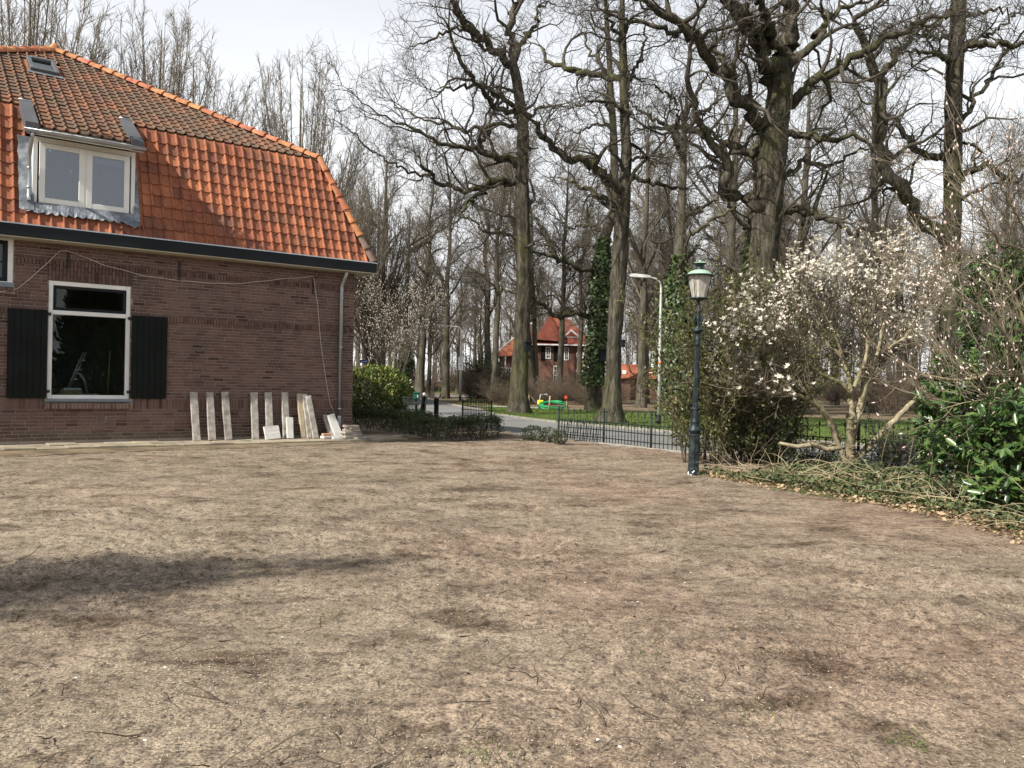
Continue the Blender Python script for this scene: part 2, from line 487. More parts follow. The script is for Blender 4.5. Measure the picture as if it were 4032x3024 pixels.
def rdirs(m, rng, up=0.0):
    d = rng.normal(size=(m, 3))
    d[:, 2] += up
    return unit(d)
OAKS = {
 'A': ((0.26, 34.85), [
  [(0.02,0,0.03,0.493),(0.02,0,0.83,0.397),(0.05,0,2.28,0.354),(0.12,0,3.74,0.311),(0.17,0,4.95,0.311),(0.17,0,5.68,0.306),(0.02,0,9.15,0.29),(-0.02,0,10.54,0.257),(0.02,0,11.87,0.247),(-0.16,0,13.2,0.225),(-0.34,0,14.16,0.204),(-0.49,0,14.8,0.182)],
  [(-0.49,0,14.8,0.161),(-0.47,0,15.44,0.145),(-0.53,0.06,15.89,0.134),(-0.6,0.22,16.49,0.124),(-0.5,0.27,16.94,0.113),(-0.35,0.35,17.63,0.097),(-0.26,0.54,18.48,0.076),(-0.33,0.78,19.47,0.049),(-0.19,0.87,20.61,0.022)],
  [(-0.48,0,14.69,0.161),(-0.78,-0.08,14.97,0.15),(-1.2,-0.4,15.05,0.143),(-1.84,-0.53,15.51,0.137),(-2.2,-0.81,15.8,0.131),(-2.61,-1.07,16.2,0.114),(-2.85,-1.32,16.44,0.098),(-3,-1.55,16.7,0.082),(-3.31,-1.63,17.26,0.056),(-3.49,-1.92,17.82,0.025)],
  [(-0.21,0,15.55,0.091),(0,0.22,15.96,0.092),(0.32,0.41,16.32,0.076),(0.53,0.47,16.73,0.065),(0.47,0.72,17.27,0.055),(0.58,1.03,17.74,0.044),(1.09,1.3,17.99,0.028),(1.55,1.59,17.96,0.011)],
  [(-0.22,0,10.43,0.15),(-0.75,-0.01,10.66,0.145),(-1.17,-0.32,10.67,0.133),(-1.6,-0.34,10.79,0.122),(-1.91,-0.47,10.96,0.095),(-2.43,-0.67,11.02,0.079),(-2.93,-0.91,10.97,0.068),(-3.45,-1.01,11.09,0.062),(-3.79,-1.27,11.21,0.057),(-4.05,-1.25,11.41,0.047),(-4.54,-1.45,11.55,0.041),(-5.12,-1.71,11.61,0.036),(-5.54,-1.96,11.77,0.03),(-5.99,-2.01,12.05,0.025),(-6.5,-2.28,12.35,0.02),(-7.13,-2.41,12.84,0.01)],
  [(-1.8,0,10.96,0.075),(-1.84,0.23,11.37,0.07),(-1.69,0.34,11.67,0.065),(-1.38,0.52,11.95,0.054),(-1.5,0.79,12.41,0.038),(-1.36,0.98,12.97,0.017)],
  [(-0.21,0,9.84,0.129),(-0.9,-0.17,9.79,0.128),(-1.42,-0.24,9.71,0.117),(-1.79,-0.24,9.49,0.096),(-2.19,-0.56,9.25,0.084),(-2.81,-0.69,9.2,0.079),(-3.34,-0.69,9.45,0.074),(-3.58,-0.92,9.5,0.068),(-3.68,-1.02,9.73,0.068),(-3.82,-1.19,9.89,0.062),(-4.11,-1.38,9.99,0.052),(-4.22,-1.38,10.35,0.015)],
  [(-1.27,0,9.69,0.075),(-1.78,-0.25,9.22,0.075),(-2.14,-0.42,8.96,0.069),(-2.28,-0.72,8.63,0.058),(-2.42,-0.89,8.36,0.042),(-2.64,-1.25,7.79,0.016)],
  [(-3.81,0,10.01,0.054),(-4.25,-0.12,10,0.048),(-4.67,-0.13,10.04,0.043),(-5.23,-0.35,10.24,0.037),(-5.76,-0.42,10.58,0.032),(-6.28,-0.47,10.87,0.032),(-6.75,-0.8,11.13,0.026),(-6.88,-0.96,11.4,0.021),(-7.38,-1.07,11.67,0.01)],
  [(-0.26,0,12.88,0.091),(-0.8,-0.15,13.19,0.091),(-1.22,-0.47,13.39,0.085),(-1.48,-0.87,13.5,0.078),(-1.78,-1.17,13.44,0.073),(-2.06,-1.56,13.24,0.061),(-2.55,-1.85,13.13,0.046),(-3.01,-2.33,12.8,0.035),(-3.44,-2.56,12.66,0.025),(-3.9,-2.9,12.67,0.01)],
  [(-0.31,0,12.51,0.107),(-0.53,-0.05,12.7,0.107),(-0.95,-0.31,12.76,0.101),(-1.21,-0.49,12.8,0.095),(-1.57,-0.97,13.05,0.089),(-1.77,-1.16,13.34,0.088),(-2.04,-1.27,13.76,0.088),(-2.22,-1.6,13.73,0.082),(-2.46,-1.98,13.99,0.076),(-2.71,-2.14,14.32,0.065),(-2.88,-2.53,14.61,0.05),(-2.92,-2.79,14.89,0.039),(-3.13,-3.23,15.09,0.029),(-3.4,-3.57,15.46,0.014)],
  [(-0.2,0,12.19,0.08),(-0.68,0.11,12.32,0.075),(-1.32,0.2,12.18,0.07),(-1.87,0.44,12.19,0.065),(-2.43,0.78,12.17,0.066),(-2.87,0.83,12.4,0.06),(-3.54,0.97,12.54,0.05),(-4.11,1.19,12.65,0.039),(-4.81,1.45,13,0.028),(-5.6,1.83,13.39,0.023),(-6.19,1.97,13.99,0.011)],
  [(-1.21,0,15.1,0.064),(-1.79,-0.24,15.31,0.064),(-2.32,-0.54,15.92,0.058),(-2.95,-0.61,15.93,0.053),(-3.43,-1.04,15.58,0.047),(-3.8,-1.41,15.11,0.041),(-4.16,-1.77,14.8,0.025),(-4.52,-2.11,14.55,0.01)],
  [(0.07,0,12.14,0.075),(0.53,-0.46,12.69,0.063),(0.88,-0.83,12.78,0.052),(1.37,-1.5,12.46,0.036),(1.99,-2.11,12.32,0.015)],
  [(-0.16,0,7.35,0.07),(-0.59,0.17,7.53,0.065),(-1.13,0.34,7.66,0.054),(-1.64,0.77,7.84,0.044),(-2.03,0.83,8.28,0.033),(-2.49,1.21,8.51,0.022),(-3.07,1.57,8.74,0.011)],
  [(-0.12,0,5.08,0.043),(-0.81,0.17,5.27,0.038),(-1.63,0.55,5.28,0.033),(-2.19,0.7,5.58,0.022),(-2.75,0.94,5.76,0.011)],
 ]),
 'B': ((3.30, 27.34), [
  [(0.01,0,0.06,0.471),(0.04,0,0.67,0.311),(0.04,0,1.36,0.261),(0.07,0,2.88,0.244),(0.14,0,4.02,0.252),(0.19,0,4.78,0.261),(0.17,0,4.83,0.269),(0.25,0,6.79,0.261),(0.31,0,7.9,0.21),(0.36,0,9.02,0.177),(0.27,0,10.13,0.16),(0.22,0,11.25,0.143),(0.17,0,12.36,0.126),(0.12,0,13.48,0.101),(0.1,0,14.6,0.067),(0.13,0,15.71,0.025)],
  [(0.31,0,7.47,0.151),(0.03,-0.15,7.89,0.142),(-0.5,-0.4,8.31,0.124),(-0.93,-0.49,8.49,0.112),(-1.56,-0.73,8.54,0.102),(-1.97,-0.78,8.68,0.094),(-2.31,-1,8.93,0.085),(-2.57,-1.3,9.16,0.08),(-2.66,-1.64,9.29,0.063),(-2.9,-1.82,9.42,0.035),(-3.14,-2.06,9.53,0.012)],
  [(0.36,0,6.97,0.093),(0.16,0.1,7.16,0.089),(-0.41,0.34,7.58,0.077),(-0.89,0.74,7.92,0.065),(-1.27,0.84,8.15,0.048),(-1.56,1.1,8.29,0.031),(-1.88,1.6,8.54,0.013)],
  [(0.41,0,10.86,0.101),(0.19,0.18,11.34,0.097),(-0.47,0.5,11.7,0.09),(-1.1,0.59,11.87,0.077),(-1.77,0.97,12.11,0.07),(-2.11,1.17,12.36,0.061),(-2.37,1.49,12.78,0.049),(-2.54,1.76,13.16,0.031),(-2.81,2,13.39,0.014)],
  [(0.43,0,10.28,0.063),(0.01,-0.32,10.46,0.058),(-0.44,-0.57,10.48,0.049),(-0.86,-0.72,10.42,0.037),(-1.21,-1.05,10.18,0.024),(-1.55,-1.4,9.98,0.012)],
  [(0.39,0,8.13,0.067),(1.08,0.15,8.07,0.059),(1.7,0.47,8.04,0.051),(2.22,0.78,8.01,0.035),(2.73,1.03,8.14,0.013)],
  [(0.24,0,11.25,0.059),(0.64,0.27,11.8,0.051),(0.87,0.44,12.56,0.038),(0.96,0.75,13.37,0.026),(1.11,1.04,14.31,0.009)],
  [(0.16,0,12.64,0.059),(-0.25,-0.32,13.05,0.046),(-0.44,-0.51,13.57,0.033),(-0.6,-0.89,13.93,0.012)],
  [(0.49,0,8.74,0.05),(0.75,-0.48,8.78,0.041),(1.08,-0.76,8.71,0.033),(1.47,-1.31,8.51,0.024),(1.76,-1.96,8.5,0.008)],
 ]),
 'C': ((8.05, 26.50), [
  [(-0.07,0,-0,0.612),(-0.04,0,1.5,0.481),(-0.04,0,3.54,0.465),(-0.04,0,3.54,0.465),(-0.04,0,4.76,0.449),(-0.02,0,6.16,0.465),(0.03,0,6.98,0.481),(0.12,0,7.79,0.457),(0.21,0,8.87,0.44),(0.26,0,9.68,0.408),(0.34,0,10.5,0.367),(0.38,0,11.26,0.343)],
  [(-0.03,0,7.03,0.212),(-0.63,-0.19,7.22,0.17),(-1.03,-0.1,7.37,0.146),(-1.52,-0.4,7.41,0.137),(-1.32,-0.33,7.79,0.145),(-1.43,-0.54,8.16,0.136),(-1.67,-0.82,8.45,0.119),(-1.91,-0.94,8.67,0.106),(-2.13,-0.98,8.92,0.098),(-2.39,-1.15,9.28,0.09),(-2.53,-1.26,9.91,0.082),(-2.77,-1.38,10.27,0.073),(-2.97,-1.71,10.61,0.065),(-3,-1.93,10.87,0.057),(-2.9,-1.88,11.4,0.049),(-2.84,-2.27,11.64,0.041),(-2.79,-2.23,12.15,0.034),(-2.93,-2.59,12.57,0.018)],
  [(0.33,0,11.04,0.253),(0.12,-0.12,11.53,0.244),(-0.23,-0.38,11.85,0.233),(-0.69,-0.63,12.37,0.207),(-1.17,-1.01,12.72,0.18),(-1.56,-1.24,13.13,0.155),(-2,-1.73,13.5,0.107),(-2.32,-1.96,14.18,0.045)],
  [(0.49,0,11.15,0.253),(0.64,0.18,11.92,0.246),(0.79,0.59,12.92,0.233),(0.89,0.88,14.16,0.211),(1.01,1.14,15.41,0.145),(0.99,1.51,16.74,0.06)],
  [(0.47,0,11.96,0.13),(-0.07,-0.68,12.26,0.119),(-0.56,-1.42,12.4,0.1),(-0.92,-2.1,12.49,0.083),(-1.24,-3,12.51,0.051)],
  [(0.14,0,9.47,0.237),(-0.15,-0.05,9.71,0.212),(-0.6,-0.29,9.95,0.202),(-1.07,-0.6,10.26,0.191),(-1.49,-0.76,10.73,0.182),(-1.84,-0.89,11.09,0.166),(-2.23,-1.18,11.49,0.14),(-2.57,-1.54,11.64,0.123),(-2.95,-1.59,12.02,0.111),(-3.41,-1.85,12.26,0.099),(-3.89,-2.29,12.3,0.082),(-4.41,-2.44,12.42,0.063),(-4.85,-2.75,12.46,0.044),(-5.55,-2.93,12.65,0.018)],
  [(-1.18,0,10.95,0.098),(-1.22,0.33,11.68,0.091),(-1.33,0.81,12.25,0.076),(-1.47,1.41,12.71,0.052),(-1.6,2.11,13.11,0.022)],
  [(-2.51,0,12.5,0.082),(-3.15,-0.24,12.55,0.073),(-3.72,-0.43,12.62,0.06),(-4.54,-0.51,12.72,0.048),(-5.19,-0.67,12.85,0.032),(-5.65,-1,12.96,0.012)],
  [(-0,0,8.71,0.147),(-0.29,0.14,8.79,0.131),(-0.59,0.45,9.04,0.116),(-0.98,0.66,9.2,0.109),(-1.34,0.73,9.21,0.101),(-1.69,1.18,9.73,0.089),(-2.18,1.28,9.98,0.077),(-2.64,1.58,10.07,0.065),(-3.14,1.99,10.18,0.053),(-3.57,2.18,10.23,0.035),(-4.05,2.57,10.29,0.013)],
  [(-2.89,0,9.52,0.049),(-2.89,-0.22,9.93,0.044),(-3.06,-0.24,10.4,0.04),(-3.45,-0.62,10.53,0.032),(-3.86,-0.85,10.65,0.02),(-4.25,-1,10.69,0.008)],
  [(0.5,0,10.39,0.147),(1.05,-0.13,10.73,0.138),(1.44,-0.21,11.04,0.129),(1.73,-0.26,11.19,0.125),(2.32,-0.45,11.6,0.116),(2.8,-0.77,11.88,0.107),(3.28,-0.86,12.14,0.099),(3.74,-0.97,12.37,0.086),(4.12,-1.15,12.55,0.074),(4.63,-1.27,12.72,0.054),(5.12,-1.5,12.67,0.019)],
  [(0.59,0,11.58,0.139),(1.14,0.04,11.99,0.114),(1.59,0.27,12.47,0.103),(1.93,0.63,13.07,0.096),(2.16,0.73,13.45,0.084),(2.7,1.07,13.95,0.064),(3.67,1.36,14.33,0.039),(4.3,1.53,14.64,0.017)],
  [(0.42,0,9.2,0.11),(0.96,-0.15,9.38,0.097),(1.34,-0.42,9.36,0.088),(1.57,-0.77,9.15,0.079),(2,-0.92,9.01,0.067),(2.4,-1.34,9.05,0.05),(2.62,-1.56,8.73,0.035),(2.62,-2.05,8.29,0.015)],
  [(0.39,0,8.01,0.069),(0.92,0.32,8.43,0.066),(1.51,0.6,8.73,0.063),(2.21,0.9,8.77,0.055),(2.86,1.22,8.98,0.043),(3.6,1.52,9.48,0.03),(4.52,2.07,9.54,0.013)],
  [(0.35,0,6.98,0.098),(0.89,-0.16,7.07,0.093),(1.46,-0.25,6.84,0.089),(1.7,-0.55,6.57,0.08),(2.12,-0.75,6.33,0.067),(2.52,-0.94,6.12,0.051),(2.81,-0.99,6.3,0.043),(3.07,-1.36,5.93,0.031),(3.66,-1.4,5.78,0.012)],
  [(-0.12,0,12,0.082),(-0.5,0.25,12.97,0.066),(-0.66,0.67,13.2,0.054),(-0.95,1.03,13.13,0.038),(-1.16,1.53,13.05,0.017)],
 ]),
 'D': ((15.53, 29.53), [
  [(0,0,0,0.4),(0.02,0,1.65,0.345),(0.03,0,4.84,0.327),(0.04,0,4.87,0.336),(0.07,0,6.25,0.327),(0.1,0,8.06,0.3),(0.09,0,9.87,0.3),(0.06,0,11.67,0.286),(0.12,0,13.48,0.273),(0.16,0,14.39,0.254),(0.2,0,15.29,0.241),(0.21,0,16.5,0.173),(0.16,0,17.7,0.082)],
  [(0.07,0,6.43,0.236),(-0.33,-0.18,6.64,0.226),(-0.77,-0.2,6.98,0.212),(-1.31,-0.19,7.51,0.199),(-1.82,-0.49,7.92,0.192),(-2.19,-0.5,8.44,0.188),(-2.59,-0.71,8.97,0.182),(-2.84,-0.85,9.57,0.176),(-3.01,-1.06,10.38,0.166),(-3.12,-1.2,11.2,0.161),(-3.1,-1.13,11.98,0.153),(-3.33,-1.31,12.31,0.13),(-3.69,-1.46,12.65,0.121),(-3.99,-1.62,12.98,0.112),(-4.16,-1.74,13.38,0.094),(-4.31,-2.09,13.62,0.08),(-3.95,-2.15,13.93,0.063),(-3.65,-2.34,14.13,0.05),(-3.45,-2.48,14.51,0.025)],
  [(-2.58,0,12.53,0.114),(-2.07,0.22,13.11,0.101),(-1.9,0.33,13.52,0.083),(-1.32,0.55,13.92,0.069),(-1.09,0.52,14.28,0.055),(-0.89,0.84,15.04,0.037),(-0.62,1.04,15.76,0.019)],
  [(0.01,0,9.59,0.123),(-0.57,0.17,9.66,0.114),(-0.94,0.28,9.8,0.105),(-1.22,0.48,10.1,0.097),(-1.39,0.52,10.6,0.088),(-1.56,0.84,11.13,0.079),(-1.91,0.9,11.51,0.061),(-2.37,1.13,11.89,0.042),(-2.58,1.4,12.04,0.029),(-2.84,1.55,12.78,0.01)],
  [(-0.03,0,13,0.091),(-0.64,-0.42,13.12,0.081),(-1.25,-0.94,13.02,0.053),(-2.09,-1.46,12.85,0.035),(-2.89,-1.97,12.52,0.013)],
  [(0.02,0,13.9,0.068),(-0.52,0.31,14.08,0.055),(-0.84,0.53,14.17,0.042),(-1.07,0.68,14.35,0.028),(-1.25,0.98,14.72,0.014)],
  [(0.15,0,14.93,0.064),(-0.81,-0.59,14.29,0.049),(-1.71,-1.59,13.38,0.034),(-2.49,-2.52,12.8,0.012)],
  [(0.18,0,13.36,0.1),(0.59,-0.23,13.52,0.09),(1.12,-0.34,13.6,0.081),(1.67,-0.43,13.55,0.072),(2.21,-0.57,13.59,0.062),(2.63,-0.78,13.8,0.044),(3.05,-1.03,13.64,0.018)],
  [(0.17,0,10.71,0.082),(0.72,0.25,11.29,0.073),(0.95,0.36,11.82,0.069),(1.6,0.46,12.66,0.06),(2.02,0.66,13.29,0.051),(2.7,1.12,14.04,0.042),(3.38,1.36,14.79,0.033),(4.11,1.6,15.73,0.014)],
  [(0.21,0,8.72,0.109),(0.75,-0.09,9.25,0.1),(1.22,-0.31,9.26,0.085),(1.45,-0.53,8.91,0.076),(1.91,-0.67,8.59,0.062),(2.11,-0.87,8.9,0.044),(2.52,-0.9,9.19,0.018)],
  [(0.24,0,10.23,0.045),(0.94,0.28,10.21,0.041),(1.43,0.5,10.03,0.037),(1.26,0.62,9.88,0.023),(1.19,0.94,9.72,0.009)],
  [(0.22,0,14.45,0.055),(0.81,0.22,14.86,0.046),(2.01,0.72,15.29,0.037),(3.1,0.92,15.28,0.014)],
  [(0.17,0,13.78,0.055),(0.82,-0.12,13.81,0.05),(1.38,-0.39,14.06,0.04),(1.61,-0.7,14.29,0.031),(2.07,-0.89,14.8,0.013)],
 ]),
 'E': ((4.15, 40.73), [
  [(-0.1,0,0.04,0.389),(-0.07,0,1.53,0.351),(0.05,0,3.41,0.326),(0.11,0,5.28,0.301),(0.18,0,6.77,0.288),(0.21,0,8.4,0.263),(0.8,0,10.01,0.213),(0.7,0,12.19,0.194),(0.6,0,14.06,0.175),(0.44,0,15.93,0.157),(0.35,0,17.48,0.138),(0.19,0,19.04,0.113),(0.11,0,20.29,0.081),(0.15,0,21.53,0.038)],
  [(0.12,0,6.65,0.15),(-0.16,-0.2,6.86,0.137),(-0.79,-0.33,6.96,0.118),(-1.43,-0.62,7.21,0.105),(-2.06,-0.86,7.35,0.092),(-2.69,-1.11,7.48,0.073),(-3.24,-1.29,7.56,0.049),(-3.67,-1.59,7.69,0.018)],
  [(-0.1,0,4.71,0.125),(-0.74,-0.25,4.74,0.112),(-1.36,-0.22,4.67,0.106),(-1.87,-0.59,4.51,0.099),(-2.31,-0.67,4.8,0.086),(-2.88,-0.95,5.13,0.067),(-3.25,-1.19,5.34,0.043),(-3.63,-1.46,5.66,0.018)],
  [(-2.02,0,7.48,0.1),(-2.39,0.3,8.15,0.095),(-2.65,0.53,8.87,0.083),(-3.03,0.76,9.55,0.057),(-3.41,1.01,9.91,0.026)],
  [(0.09,0,8.02,0.075),(-0.39,0.24,8.24,0.063),(-1.06,0.49,8.2,0.051),(-1.48,0.72,7.85,0.032),(-1.97,1,7.82,0.013)],
  [(0.07,0,8.89,0.075),(-0.48,0.11,9.15,0.063),(-1.39,0.52,9.15,0.051),(-2.02,0.7,9.55,0.032),(-2.66,0.9,10.15,0.013)],
  [(0.6,0,14.06,0.069),(0.06,0.2,14.24,0.063),(-0.52,0.74,14.27,0.051),(-1.13,1,13.96,0.032),(-1.75,1.47,14.48,0.013)],
  [(0.43,0,16.43,0.081),(-0.18,0.33,17.29,0.069),(-0.59,0.74,18.08,0.051),(-0.91,1.02,19.14,0.032),(-1.02,1.47,20.3,0.013)],
 ]),
}
MAGN = [
  [(0.0377,0,0.00109,0.0878),(0.061,0.0429,0.42,0.0713),(0.128,0.0857,0.692,0.0589),(0.273,0.129,1.21,0.0507),(0.395,0.171,1.57,0.0424),(0.519,0.214,1.83,0.034),(0.702,0.257,1.94,0.0256),(0.971,0.3,2,0.0128)],
  [(0.0436,0,0.124,0.0627),(-0.00336,-0.125,0.458,0.0622),(-0.0888,-0.25,0.838,0.0616)],
  [(0.0103,0,0.0142,0.0376),(-0.169,-0.06,0.315,0.0375),(-0.335,-0.12,0.721,0.0497),(-0.524,-0.18,0.961,0.0413),(-0.683,-0.24,1.12,0.0329),(-0.867,-0.3,1.28,0.0164)],
  [(0.0762,0,0.124,0.0544),(0.258,0.05,0.246,0.0546),(0.414,0.1,0.395,0.0527),(0.678,0.15,0.644,0.0508),(0.891,0.2,0.839,0.0467),(1.13,0.25,1.06,0.0384),(1.4,0.3,1.29,0.0214)],
  [(0.0669,0,0.614,0.0418),(0.248,0.12,0.94,0.038),(0.374,0.24,1.35,0.0319),(0.644,0.36,1.61,0.0258),(0.972,0.48,1.96,0.0195),(1.19,0.6,2.19,0.00874)],
  [(0.092,0,0.723,0.0502),(0.0515,0.0833,1.07,0.0463),(0.108,0.167,1.35,0.0424),(0.0397,0.25,1.65,0.0362),(-0.0155,0.333,1.93,0.03),(-0.183,0.417,2.16,0.0216),(-0.436,0.5,2.33,0.0109)],
  [(0.0147,0,1.21,0.0376),(-0.112,-0.04,1.32,0.0355),(-0.361,-0.08,1.45,0.0333),(-0.593,-0.12,1.52,0.029),(-0.8,-0.16,1.76,0.0207),(-1.08,-0.2,1.89,0.0103)],
  [(-0.134,0,0.442,0.0418),(-0.377,-0.1,0.812,0.0374),(-0.663,-0.2,1.05,0.033),(-0.895,-0.3,1.15,0.0286),(-1.34,-0.4,1.17,0.0183),(-1.73,-0.5,1.26,0.0121),(-2.04,-0.6,1.27,0.00599)],
  [(0.0245,0,1.24,0.0376),(-0.00349,0.0667,1.53,0.0336),(-0.056,0.133,1.78,0.0296),(-0.361,0.2,2.08,0.0255),(-0.516,0.267,2.28,0.0213),(-0.8,0.333,2.51,0.015),(-1.01,0.4,2.61,0.00646)],
  [(0.0725,0,1.31,0.0335),(0.256,0.04,1.69,0.0294),(0.315,0.08,2.06,0.0253),(0.225,0.12,2.49,0.0211),(0.109,0.16,2.86,0.0148),(0.0695,0.2,3.19,0.00637)],
  [(-0.0843,0,1.75,0.0272),(-0.304,-0.1,2.16,0.0228),(-0.571,-0.2,2.59,0.0185),(-0.782,-0.3,2.87,0.0123),(-0.964,-0.4,2.95,0.00609)],
  [(-0.351,0,1.45,0.0293),(-0.64,-0.1,1.76,0.0249),(-0.971,-0.2,1.85,0.0206),(-1.35,-0.3,2.03,0.0143),(-1.57,-0.4,2.12,0.0101),(-1.89,-0.5,2.11,0.00403)],
  [(0.425,0,1.82,0.0251),(0.57,0.1,2.26,0.0232),(0.691,0.2,2.66,0.0191),(0.785,0.3,3.03,0.0128),(0.908,0.4,3.41,0.00646)],
  [(0.613,0,1.93,0.023),(0.932,0.05,2.16,0.0189),(1.17,0.1,2.49,0.0148),(1.35,0.15,2.8,0.0106),(1.48,0.2,3.06,0.00425)],
  [(-0.173,0,0.364,0.0209),(-0.469,-0.133,0.395,0.0186),(-0.679,-0.267,0.414,0.0164),(-0.966,-0.4,0.458,0.00812)],
]
PINKM = [
  [(-0.378,-0.2,0.352,0.0538),(-0.74,-0.36,1.06,0.0381),(-1.15,-0.52,1.46,0.025),(-1.61,-0.68,1.47,0.0185),(-1.95,-0.8,1.38,0.0142),(-2.34,-0.8,1.43,0.0081),(-2.53,-0.8,1.5,0.00304)],
  [(-0.421,-0.2,0.453,0.0431),(-0.912,-0.467,1.26,0.0314),(-1.38,-0.733,1.53,0.0204),(-1.6,-1,1.89,0.0139),(-1.93,-1.2,2.13,0.00969),(-2.22,-1.2,2.29,0.00582),(-2.45,-1.2,2.44,0.00291)],
  [(-0.388,-0.2,0.862,0.0323),(-0.831,-0.328,1.67,0.0234),(-1.16,-0.456,2.35,0.0157),(-1.47,-0.584,2.73,0.0114),(-1.87,-0.6,2.81,0.00724),(-2.02,-0.6,2.62,0.0031)],
  [(-0.717,-0.2,1.94,0.0258),(-1.06,-0.413,2.96,0.0148),(-1.46,-0.627,2.98,0.0124),(-1.76,-0.84,3.19,0.0101),(-1.97,-1,3.38,0.00793),(-2.1,-1,3.56,0.00495),(-2.28,-1,3.73,0.00198)],
  [(-0.382,-0.2,0.556,0.0237),(-1.18,-0.64,1.2,0.0154),(-1.84,-1.08,1.18,0.00982),(-2.22,-1.3,1.14,0.00575),(-2.47,-1.3,1.06,0.00288)],
  [(-0.38,-0.2,0.454,0.0237),(-0.838,-0.264,0.979,0.0171),(-1.18,-0.328,1.1,0.0128),(-1.52,-0.392,1.25,0.00951),(-1.9,-0.4,1.64,0.00633),(-2.26,-0.4,1.84,0.00317)],
  [(-0.733,-0.2,2.76,0.0194),(-1.19,-0.6,3.19,0.0124),(-1.58,-1,3.38,0.00892),(-1.86,-1.2,3.55,0.00582),(-1.92,-1.2,3.79,0.00291)],
  [(-1.21,-0.2,3.06,0.00862),(-1.82,-0.68,2.83,0.00718),(-2.27,-1.1,2.61,0.0049),(-2.51,-1.1,2.53,0.00196)],
]
# ------------------------------------------------------------------ the ground, road, lawn
def soilmat(name, bumpd=.02, dark=1.0):
    m, t, b = mk(name)
    p = pos(t)
    n1 = noise(t, p, .42, 5, .6)
    n2 = noise(t, p, 2.3, 6, .62)
    n3 = noise(t, p, 15, 5, .6)
    n4 = noise(t, p, 75, 3, .6)
    f1 = math_(t, 'ADD', math_(t, 'MULTIPLY', n2, .55), math_(t, 'MULTIPLY', n1, .45))
    tan = ramp(t, f1, [(.36, (.118, .093, .070)), (.46, (.198, .160, .121)), (.55, (.258, .212, .161)), (.68, (.310, .260, .200))])
    red = ramp(t, n2, [(.35, (.142, .102, .077)), (.52, (.235, .174, .132)), (.66, (.290, .221, .170))])
    # the reddish side lies to the right, the yellowish side to the left
    s_ = t.nodes.new('ShaderNodeSeparateXYZ')
    t.links.new(p, s_.inputs[0])
    g = math_(t, 'ADD', math_(t, 'MULTIPLY', s_.outputs['X'], .045), math_(t, 'MULTIPLY', noise(t, p, .28, 4, .6), 1.9))
    mr_ = t.nodes.new('ShaderNodeMapRange')
    mr_.inputs['From Min'].default_value, mr_.inputs['From Max'].default_value = .86, 1.22
    t.links.new(g, mr_.inputs['Value'])
    c = mixc(t, mr_.outputs[0], tan, red)
    # crumbly darker and paler specks
    c = mixc(t, 1.0, c, ramp(t, n3, [(.36, (.55, .54, .53)), (.46, (.94, .94, .94)), (.60, (1.15, 1.14, 1.12))]), 'MULTIPLY')
    c = mixc(t, .9, c, ramp(t, n4, [(.34, (.40, .39, .38)), (.5, (1, 1, 1)), (.64, (1.45, 1.42, 1.34))]), 'MULTIPLY')
    # darker damp crumbs in loose drifts
    nd = noise(t, mapped(t, p, (1.0, 1.7, 1)), 1.15, 6, .68)
    c = mixc(t, 1.0, c, ramp(t, nd, [(.36, (.50, .47, .45)), (.46, (1, 1, 1))]), 'MULTIPLY')
    t.links.new(c, b.inputs['Base Color'])
    b.inputs['Roughness'].default_value = 1
    b.inputs['Specular IOR Level'].default_value = .05
    bump(t, b, math_(t, 'ADD', n3, math_(t, 'MULTIPLY', n4, .35)), .9, bumpd)
    return m

M['soil'] = soilmat('soil')
M['clod'] = pmat('clod', [(.075, .057, .044), (.15, .113, .086), (.22, .172, .13)], 6, .97, 60, .5, .004)
M['seed'] = pmat('seed', [(.34, .28, .19), (.46, .39, .28), (.54, .47, .35)], 30, .7)
M['litterfloor'] = pmat('leaf_litter_floor', [(.3, (.075, .055, .035)), (.45, (.15, .112, .07)), (.58, (.22, .165, .105)), (.72, (.12, .13, .05))], 1.3, .95, 14, .8, .04, detail=8)

FENCE = [(-14.5, 80), (-12.5, 68), (-9.0, 52), (-5.6, 37), (-3.30, 29.1), (-2.50, 25.8), (-1.44, 24.2), (-0.57, 22.7), (1.10, 19.2), (2.02, 17.85), (2.8, 16.65), (3.45, 15.85), (6.61, 12.35), (12, 6.2), (18.6, -1.5)]
KERB = [(-8.6, 80), (-6.86, 68.6), (-4.95, 54.4), (-3.08, 46.6), (-1.82, 41.1), (-.74, 34.9), (.63, 30.4), (1.6, 28.1), (2.95, 26.0), (4.17, 24.1), (4.95, 22.7), (8.74, 18.9), (12.5, 15.0), (17, 10.2), (25, 1.5)]

def side(x, y, line):
    """signed distance-like value: > 0 on the camera's side of a polyline"""
    best = np.full(x.shape, 1e9)
    val = np.zeros(x.shape)
    for (ax, ay), (bx, by) in zip(line[:-1], line[1:]):
        dx, dy = bx - ax, by - ay
        tt = np.clip(((x-ax)*dx + (y-ay)*dy) / (dx*dx + dy*dy), 0, 1)
        d = np.hypot(x - ax - tt*dx, y - ay - tt*dy)
        s_ = np.sign(dy*(x-ax) - dx*(y-ay))
        u = d < best
        best = np.where(u, d, best)
        val = np.where(u, s_ * d, val)
    return val

